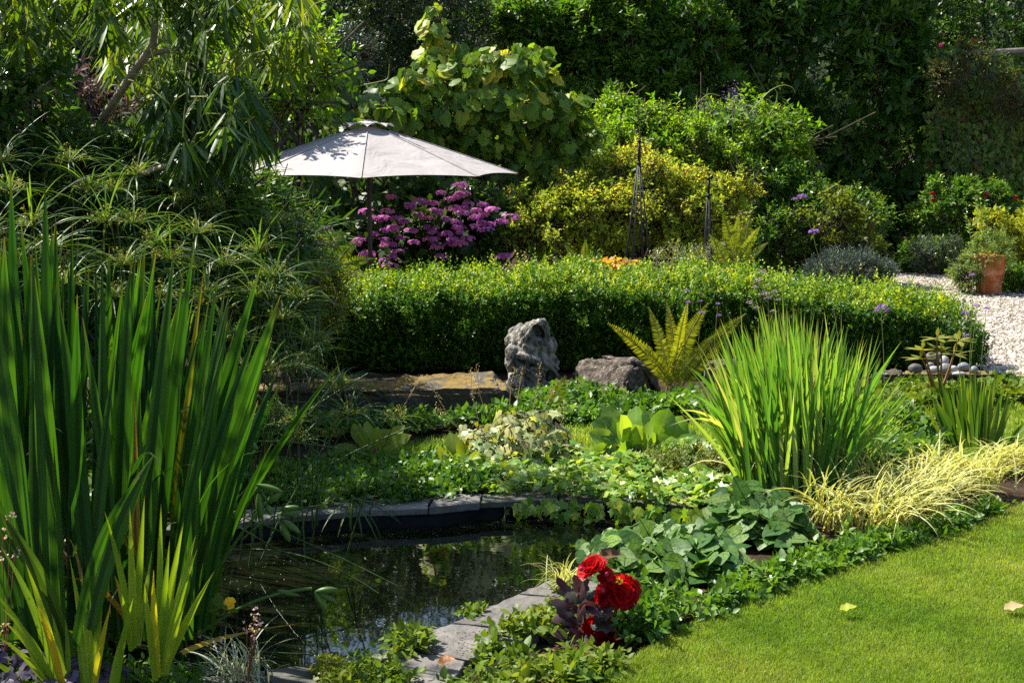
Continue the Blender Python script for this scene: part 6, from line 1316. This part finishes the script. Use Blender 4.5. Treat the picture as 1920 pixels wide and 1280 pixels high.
Q = np.array([at(400, 1000, 5.3), at(430, 900, 5.3), at(458, 822, 5.3)]); sm = M(); sm.add(*tubes(bez(Q[None, 0], Q[None, 1], Q[None, 2], 9), .005, 6)); sm.build("stem", m_pod, sp3); pod(sp3, 456, 822, 484, 842, 13, 5.3)
# fallen yellowed blade on the water and bent brown one
def lone(rows, name, label, mat, cat="leaf"):
    mm = M(); rg = rg_of(label); mm.add(*blades_px(rg, rows, 14, .3)); b0 = at(*rows[0][:3]); return tag(mm.build(name, mat, None, b0), label, cat)
m_oran = leafmat("yellowed_blade", [(.35, .14, .02), (.30, .22, .03), (.45, .30, .03)], .35, (1.3, 1.1, .4), .5, .3)
lone([(340, 1222, 4.7, 565, 1168, 4.95, 16, 14, .6)], "yellowed_leaf", "orange edged iris leaf bent low across the water", m_oran)
lone([(235, 1160, 4.8, 108, 1080, 4.7, 14, 40, .3)], "yellowed_leaf", "brown drooping iris leaf among the lower blades", m_oran)
lone([(95, 1120, 4.75, -20, 950, 4.7, 26, 0, .2)], "yellowed_leaf", "broad brown iris leaf leaning out at the left edge", leafmat("brown_blade", [(.13, .09, .02), (.2, .13, .03)], .3))
# lily leaf with a yellow flower
yl = thing("water_marigold", "small yellow flower with two heart shaped leaves at the iris foot", "flower", at(400, 1170, 5.0)); mm = M()
for x, y, s, tx, ty in [(365, 1140, 30, 412, 1138, ), (400, 1118, 20, 424, 1140), (424, 1138, 12, 445, 1146)]:
    a = at(x, y, 5.0); e = at(tx, ty, 4.95); mm.add(*inst(T_HEART, a[None], (e - a)[None], np.array([[0, -.5, .8]]), np.linalg.norm(e - a) * 1.1, s * 1.3 * 5 / F_PX, [.5]))
mm.build("leaves", m_gcb, yl); Q = np.array([at(392, 1215, 5.0), at(395, 1170, 5.0), at(430, 1128, 5.0)]); sm = M(); sm.add(*tubes(bez(Q[None, 0], Q[None, 1], Q[None, 2], 8), .004, 5)); sm.build("stem", m_gcb, yl)
bloom(yl, at(430, 1130, 4.97), (0, -1, .5), .022, leafmat("yellow_petal", [(.7, .42, .02), (.8, .55, .03)], .3, mottle=0), rg_of("yl"), 2, 5, "flower")

# bright sword leaves nearest the camera
m_sword = leafmat("sword_leaf", [(.08, .19, .016), (.15, .28, .022), (.23, .34, .035), (.55, .36, .02)], .45, (1.5, 1.4, .3), .4, .4, tipc=(.3, .2, .04), tipp=30.0, stripe=22, mottle=.15)
def swords(label, rows):
    rg = rg_of(label); b = at(rows[0][0], rows[0][1], 4.55); b[2] = max(GZ, b[2] - .15); root = thing("sword_lily", label, "plant", b, "fans of bright sword leaves at the pond corner")
    R_ = [(bx, by, 4.5, tx, ty, 4.5 + rg.normal(0, .06), w, s, tn) for bx, by, tx, ty, w, s, tn in rows]; mm = M(); mm.add(*blades_px(rg, R_, 10, .4, .22, .4)); mm.build("leaves", m_sword, root)
swords("leftmost fan of bright sword leaves with one orange blade", [(112, 1300, 0, 1022, 15, 40, .3), (105, 1300, 2, 1138, 16, 20, .45), (118, 1300, 46, 1050, 15, 10, .6), (115, 1290, 68, 1128, 20, 15, .98), (100, 1310, -10, 1190, 20, 15, .5), (120, 1290, 98, 1150, 14, 0, .4), (128, 1280, 122, 1158, 10, 0, .3), (90, 1310, -20, 1100, 18, 30, .4), (70, 1320, -30, 1230, 18, 10, .4), (108, 1300, 8, 1165, 18, 10, .7)])
swords("second fan of bright sword leaves, upright, from the left", [(165, 1310, 130, 1042, 16, 0, .5), (168, 1310, 152, 1064, 15, 0, .6), (170, 1310, 168, 1066, 12, 0, .4), (172, 1310, 196, 1068, 15, 0, .55), (175, 1310, 208, 1132, 13, -5, .8), (160, 1310, 140, 1150, 16, 0, .4)])
swords("middle fan of bright sword leaves in front of the iris base", [(250, 1215, 196, 958, 15, 10, .4), (252, 1210, 243, 950, 15, 0, .6), (255, 1210, 271, 930, 14, 0, .4), (250, 1215, 214, 1076, 14, 8, .85), (258, 1210, 285, 1030, 13, 0, .5), (205, 1310, 240, 1160, 15, 0, .5), (215, 1310, 250, 1120, 13, 0, .3), (246, 1220, 228, 1110, 12, 0, .3)])
swords("rightmost fan of bright sword leaves by the water", [(295, 1270, 288, 1068, 16, 0, .8), (298, 1265, 302, 942, 14, 0, .4), (300, 1260, 345, 975, 16, -8, .45), (305, 1260, 368, 1000, 16, -8, .5), (308, 1260, 402, 1070, 16, -15, .55), (306, 1260, 370, 1028, 15, -5, .4), (300, 1265, 318, 1012, 14, 0, .35), (302, 1262, 296, 1008, 12, 0, .97), (290, 1275, 270, 1090, 15, 0, .5), (310, 1265, 350, 1120, 14, 0, .6)])
sedge(440, 1275, .26, 110, "tuft of grey white striped grass on the slate at the bottom", w=.006, mat=leafmat("white_striped_grass", [(.16, .22, .14), (.34, .40, .3), (.5, .55, .45)], .3, (1.2, 1.2, .8), edge=(.5, .54, .42)), lean=(.1, .9), bend=(.4, 1.4), name="striped_grass", spread=.05)
m_heu = leafmat("plum_leaf", [(.035, .028, .05), (.07, .055, .09), (.13, .11, .15)], .15, (1.6, .7, 1), .35, .6, rib=(.03, .015, .03))
big_leaf_mass("plum_heuchera", "plum purple heuchera carpet in the bottom left corner", "plant", [LP(60, 1275, 110, 45, 4.6, .2), LP(165, 1265, 60, 35, 4.7, .15), LP(-40, 1255, 70, 60, 4.6, .2)], 170, .045, .085, m_heu, tpl_sym(VINE, -.1, .2, .12), hang=.4, stems=3)
m_pale = leafmat("pale_pink_floret", [(.4, .25, .3), (.6, .45, .48)], .3, mottle=0)
for base, tipl, lab in [((10, 1260), [(5, 1000), (20, 970), (28, 1035), (5, 1040), (8, 1175)], "plum heuchera flower stem with tiny pale bells at the left edge"), ((465, 1290), [(478, 1148), (486, 1160), (462, 1172), (480, 1175), (410, 1205), (470, 1190)], "thin stem of tiny pale pink bells in front of the water")]:
    b = at(*base, 4.6); rg = rg_of(lab); root = thing("coral_bell_stem", lab, "flower", b); sm = M()
    for x, y in tipl:
        e = at(x, y, 4.6); sm.add(*tubes(bez(b[None], ((b + e) / 2 + [0, 0, .02])[None], e[None], 7), .0014, 4)); u_ = unit(rg, 9); mm = M(); mm.add(*inst(tpl_diamond(.7, .5), e + u_ * .012, u_, unit(rg, 9), .010, .010, rg.random(9))); mm.build("flower_head", m_pale, root)
    sm.build("stem", m_begs, root)

# ------------------------------------------------------------------ umbrella sedge (papyrus) at the left
m_cyp = leafmat("papyrus_bract", [(.018, .062, .022), (.038, .10, .032), (.075, .14, .05), (.11, .19, .04)], .38, (1.5, 1.5, .4), .36, .5)
m_cyps = leafmat("papyrus_stem", [(.02, .055, .015), (.04, .08, .02)], .05, mottle=.1)
m_cypf = leafmat("papyrus_flower", [(.09, .13, .03), (.15, .19, .05), (.2, .2, .07)], .35)
def papyrus(label, base, heads, Y0, rad=.34, nb=25):
    rg = rg_of(label); heads = list(heads) + [(x + rg.normal(0, 55), y + rg.normal(25, 55), Y + rg.normal(.1, .25)) for x, y, Y in heads if rad > .3 and rg.random() < .2]
    heads = [q for q in heads if not (q[0] > 640 and q[1] < 720)]; b = at(*base, Y0); b[2] = GZ; root = thing("umbrella_sedge", label, "sedge", b, "umbrella sedge clumps"); sm = M(); mb_ = M(); mf = M()
    for x, y, Y in heads:
        c = at(x, y, Y); bs = b + np.append(rg.normal(0, .12, 2), 0) + [(c[0] - b[0]) * .35, (c[1] - b[1]) * .5, 0]; mid = (bs + c) / 2; mid[:2] = bs[:2] * .65 + c[:2] * .35
        sm.add(*tubes(bez(bs[None], mid[None], c[None], 10), np.linspace(.005, .003, 10)[None], 5))
        n = nb + rg.integers(-3, 5); ph = np.arange(n) * 2 * pi / n + rg.normal(0, .2, n)
        mb_.add(*arch_blades(rg, np.tile(c, (n, 1)), ph, rad * rg.uniform(.65, 1.15, n), .0078 * rg.uniform(.7, 1.2, n), rg.uniform(.6, 1.3, n) + rg.uniform(0, .5) * np.cos(ph - rg.uniform(0, 6.28)), rg.uniform(.4, 1.7, n), 9, rg.random(n)))
        n = 34; u_ = unit(rg, n); u_[:, 2] = np.abs(u_[:, 2]) + .15; u_ = nrm(u_); ll_ = rg.uniform(.04, .09, n); e = c + u_ * ll_[:, None]
        mf.add(*tubes(np.stack([np.tile(c, (n, 1)), e], 1), .0012, 3)); k_ = 4; E = np.repeat(e, k_, 0) + rg.normal(0, .008, (n * k_, 3)); mf.add(*inst(tpl_diamond(.3, .5), E, unit(rg, n * k_), unit(rg, n * k_), .016, .006, rg.random(n * k_)))
    sm.build("stems", m_cyps, root); mb_.build("leaves", m_cyp, root); mf.build("flowers", m_cypf, root)
papyrus("umbrella sedge clump rising behind the broad iris blades at the far left", (60, 900), [(120, 535, 6.0), (60, 425, 6.4), (130, 305, 7.2), (20, 360, 6.8), (200, 420, 6.8), (30, 500, 6.2), (170, 360, 7.0), (90, 470, 6.6), (230, 500, 6.5), (-20, 440, 6.2)], 6.6)
papyrus("umbrella sedge clump in the middle of the left bank", (330, 900), [(255, 330, 7.6), (320, 490, 6.8), (370, 440, 7.0), (300, 560, 6.5), (400, 395, 7.8), (250, 420, 7.2), (340, 380, 7.6), (420, 500, 6.9), (290, 460, 7.0), (210, 560, 6.4), (390, 560, 6.7)], 6.9)
papyrus("umbrella sedge clump in front of the hedge's left end", (470, 880), [(485, 475, 6.9), (560, 560, 7.0), (440, 640, 6.6), (590, 645, 7.2), (520, 420, 7.4), (530, 600, 6.9), (600, 520, 7.4), (480, 560, 6.8), (640, 730, 7.0), (560, 690, 6.8), (500, 700, 6.6), (655, 780, 6.9)], 7.1)
papyrus("umbrella sedge heads leaning low over the far coping", (480, 960), [(560, 830, 6.7), (470, 800, 6.5), (740, 790, 6.6), (620, 820, 7.0), (520, 780, 6.6)], 6.6, .2, 16)
# long bent stems that fell over the pond, one nodding head
fs = thing("fallen_sedge", "thin sedge stems fallen flat across the pond with a drooping head at the coping", "sedge", gnd(420, 990)); sm = M()
for pts, Y0, Y1 in [([(400, 950), (560, 1010), (745, 1098)], 6.2, 6.0), ([(410, 965), (520, 1030), (640, 1100)], 6.2, 6.0), ([(420, 1035), (560, 1040), (710, 1112)], 6.1, 5.9), ([(440, 985), (600, 880), (770, 800)], 6.3, 6.5), ([(430, 830), (560, 830), (700, 855)], 6.3, 6.5), ([(420, 960), (540, 955), (690, 930)], 6.4, 6.9), ([(330, 1215), (500, 1222), (650, 1230)], 5.45, 5.45), ([(440, 940), (560, 800), (640, 700)], 6.3, 6.4), ([(430, 900), (520, 810), (690, 700)], 6.4, 6.6)]:
    Q = [at(*pts[0], Y0), at(*pts[1], (Y0 + Y1) / 2), at(*pts[2], Y1)]; Q = [np.array(q_) for q_ in Q]; Q[1] = 2 * Q[1] - (Q[0] + Q[2]) / 2
    sm.add(*tubes(bez(Q[0][None], Q[1][None], Q[2][None], 12), .0035, 5))
sm.build("stems", m_cyps, fs); rg = rg_of("nodding"); mb_ = M()
for x, y, Y, az_, ln_ in [(662, 935, 6.9, 0, .27)]:
    n = 18; mb_.add(*arch_blades(rg, np.tile(at(x, y, Y), (n, 1)), rg.uniform(0, 6.28, n), ln_ * rg.uniform(.6, 1.2, n), .012, rg.uniform(1.4, 2.4, n) if y < 1000 else rg.uniform(.9, 1.5, n), rg.uniform(.3, .9, n), 9, rg.random(n)))
mb_.build("leaves", m_cyp, fs)

# filler shrubs on the left bank
m_lbank = leafmat("left_bank_leaf", [(.024, .070, .014), (.05, .11, .02), (.10, .17, .03)], .42, (1.6, 1.6, .45), .36, .5)
shrub("narrow_leaved_shrub", "fine narrow leaved green shrub behind the umbrella sedges", "shrub", [LP(120, 420, 170, 90, 9.4, .6), LP(330, 410, 150, 85, 10, .6), LP(500, 440, 110, 70, 10.4, .6), LP(420, 550, 170, 90, 9.6, .6), LP(200, 560, 170, 90, 9.0, .6)], 2000, 9, .15, .016, .28, m_lbank, tpl_leaf(4, 'lance', .15, .25), droop=.55, stems=4)
shrub("low_conifer", "yellowish fine leaved bush beside the hedge's left end", "shrub", [LP(560, 500, 80, 55, 11.2, .5), LP(600, 560, 60, 60, 11.4, .4), LP(500, 540, 70, 60, 11, .4)], 1300, 9, .035, .018, .13, leafmat("privet_leaf", [(.04, .09, .012), (.10, .15, .02), (.24, .24, .03)], .45), stems=4)
shrub("camellia", "glossy dark camellia at the left edge of the photo", "shrub", [LP(20, 170, 90, 110, 9.0, .5), LP(60, 290, 110, 70, 9.2, .5), LP(-40, 60, 90, 100, 9, .5), LP(10, 380, 100, 60, 9, .5)], 560, 8, .085, .042, .2, leafmat("camellia_leaf", [(.03, .09, .02), (.06, .14, .03), (.10, .19, .045)], .35, rough=.26, spec=.8), tpl_leaf(4, 'ovate', .18, .15), stems=4)
m_purp = leafmat("purple_shrub_leaf", [(.035, .03, .03), (.075, .05, .06), (.13, .09, .05), (.2, .12, .04)], .3, (1.5, 1.1, .8), .4, .5)
shrub("purple_shrub", "purplish brown leaved shrub in the dark gap under the drooping tree", "shrub", [LP(140, 160, 45, 35, 13, .3), LP(200, 210, 50, 35, 13, .3), LP(110, 210, 60, 50, 13.2, .4), LP(265, 245, 40, 35, 12.8, .3), LP(330, 295, 40, 25, 12.6, .3), LP(180, 260, 110, 40, 13, .4), LP(290, 290, 60, 30, 12.8, .3)], 560, 8, .075, .028, .16, m_purp, tpl_leaf(3, 'lance', .15, .25), stems=3, inner=.1)
shrub("bamboo_shrub", "strappy green leaves below the pale branch of the drooping tree", "shrub", [LP(200, 300, 130, 50, 9.0, .3), LP(90, 300, 80, 60, 9.0, .3), LP(340, 350, 110, 50, 9.4, .4), LP(430, 360, 90, 50, 10, .4)], 620, 9, .15, .022, .25, m_lbank, tpl_leaf(4, 'lance', .2, .25), droop=.4, stems=4)

# ------------------------------------------------------------------ drooping tree, upper left
m_sch = leafmat("drooping_leaf", [(.011, .040, .011), (.027, .075, .012), (.065, .13, .015), (.16, .22, .018)], .40, (1.8, 1.7, .25), .32, .55, rib=(.12, .17, .03), mottle=.15)
rg = rg_of("drooping tree")
tr_ = thing("drooping_tree", "tree with hanging finger like leaves on pale arching branches, upper left", "tree", at(20, 700, 9.9) * [1, 1, 0] + [0, 0, GZ])
regs = [(150, 440, -90, 60, 8.2, 110, .2), (285, 488, 115, 262, 8.0, 85, .0), (-30, 160, -90, 70, 8.6, 48, .35), (430, 590, -60, 130, 8.6, 46, .5), (205, 330, 60, 160, 8.3, 26, .45), (335, 440, 220, 300, 7.9, 34, -.05)]  # last value is leaf tone, painting backlit regions bright and shaded ones dark
C_, tn = [], []
for x0, x1, y0, y1, Y, n, tone in regs:
    u1, u2 = rg.uniform(-1, 1, n), rg.uniform(-1, 1, n); k_ = np.sqrt(1 - .45 * u1 ** 2)
    C_.append(at((x0 + x1) / 2 + u1 * (x1 - x0) / 2, (y0 + y1) / 2 + u2 * k_ * (y1 - y0) / 2, Y + rg.normal(0, .3, n))); tn.append(np.full(n, tone))
n = 90; C_.append(np.column_stack([rg.uniform(-4.9, -3.0, n), rg.uniform(7.2, 9.8, n), rg.uniform(3.0, 4.4, n)])); tn.append(np.full(n, .2))
C_ = np.concatenate(C_)
s_ = np.clip(((C_[:, 0] / C_[:, 1] * F_PX + 960 - 178) * 112 + (242 - (260 - (C_[:, 2] - 2) / C_[:, 1] * F_PX)) * 142) / (112 ** 2 + 142 ** 2), -.3, 1)   # leaves that would hang in front of the pale branch move behind it
dq = np.hypot(C_[:, 0] / C_[:, 1] * F_PX + 960 - 178 - 112 * s_, 260 - (C_[:, 2] - 2) / C_[:, 1] * F_PX + 40 - 242 + 142 * s_)
C_ = np.where((dq < 62)[:, None] & (C_[:, 1:2] < 9.4), CAM + (C_ - CAM) * 1.14, C_); tn = np.concatenate(tn); R_ = len(C_); k_ = 10
ph = rg.uniform(0, 6.28, (R_, 1)) + np.arange(k_)[None] * 2 * pi / k_ + rg.normal(0, .2, (R_, k_)); dn = rg.uniform(.8, 1.7, (R_, 1)) + rg.normal(0, .2, (R_, k_))
D = np.stack([np.cos(ph), np.sin(ph), -dn], -1).reshape(-1, 3); N = np.stack([np.cos(ph) * .8, np.sin(ph) * .8, np.full_like(ph, .6)], -1).reshape(-1, 3) + rg.normal(0, .3, (R_ * k_, 3))
L = rg.uniform(.14, .235, R_ * k_); mm = M(); P = np.repeat(C_, k_, 0) + nrm(D) * .03
mm.add(*inst(wavy(tpl_leaf(5, 'lance', .18, .35), .12), P, D, N, L, L * .125, np.clip(np.repeat(tn, k_) + rg.random(R_ * k_) * .5, 0, 1))); sm = mm; e = C_; a = C_ + np.column_stack([rg.normal(0, .1, R_), rg.normal(0, .1, R_), rg.uniform(.05, .22, R_)]); sm.add(*tubes(np.stack([a, (a + e) / 2 + [0, 0, .03], e], 1), .0035, 4), 1); mm.build("crown", [m_sch, m_tend], tr_)
bm_ = M()
def branch(pts, r0, r1):
    P = np.array([at(*q_) for q_ in pts]); t = np.linspace(0, 1, 30); kq = np.linspace(0, 1, len(P)); C = np.column_stack([np.interp(t, kq, P[:, i]) for i in range(3)])
    for _ in range(6): C[1:-1] = (C[:-2] + 2 * C[1:-1] + C[2:]) / 4
    bm_.add(*tubes(C, np.linspace(r0, r1, 30)[None], 8))
branch([(100, 420, 9.9), (178, 242, 9.2), (215, 190, 8.8), (262, 118, 8.4), (290, 85, 8.35), (292, 20, 8.3), (280, -120, 8.3)], .030, .018)
branch([(270, 108, 8.4), (310, 95, 8.3), (340, 97, 8.2)], .018, .010)
branch([(160, 380, 9.6), (280, 318, 8.5), (330, 308, 8.2), (385, 282, 8.1), (420, 235, 8.0), (440, 180, 8.0)], .018, .010)
branch([(45, 420, 9.0), (57, 165, 8.9), (52, 90, 8.8), (50, 0, 8.7), (45, -160, 8.7)], .026, .02)
bm_.build("branches", m_bark_pale, tr_)
tb = M(); b0 = np.array(tr_.location); j0 = at(100, 420, 9.9); tb.add(*tubes(bez(b0[None], ((b0 + j0) / 2 + [0, .1, 0])[None], j0[None], 10), np.linspace(.05, .031, 10)[None], 10)); j1 = at(45, 420, 9.0); tb.add(*tubes(bez(b0[None], ((b0 + j1) / 2)[None], j1[None], 10), np.linspace(.04, .027, 10)[None], 10))
for ex in [(-3.2, 8.3, 3.7), (-2.2, 8.9, 3.9), (-3.9, 9, 4.0)]:
    s0_ = at(50, -20, 8.7); tb.add(*tubes(bez(s0_[None], (s0_ * .5 + np.array(ex) * .5 + [0, 0, .15])[None], np.array(ex)[None], 8), np.linspace(.024, .01, 8)[None], 6))
tb.build("trunk", m_bark_pale, tr_)
# a leaf tip that pokes in at the left edge
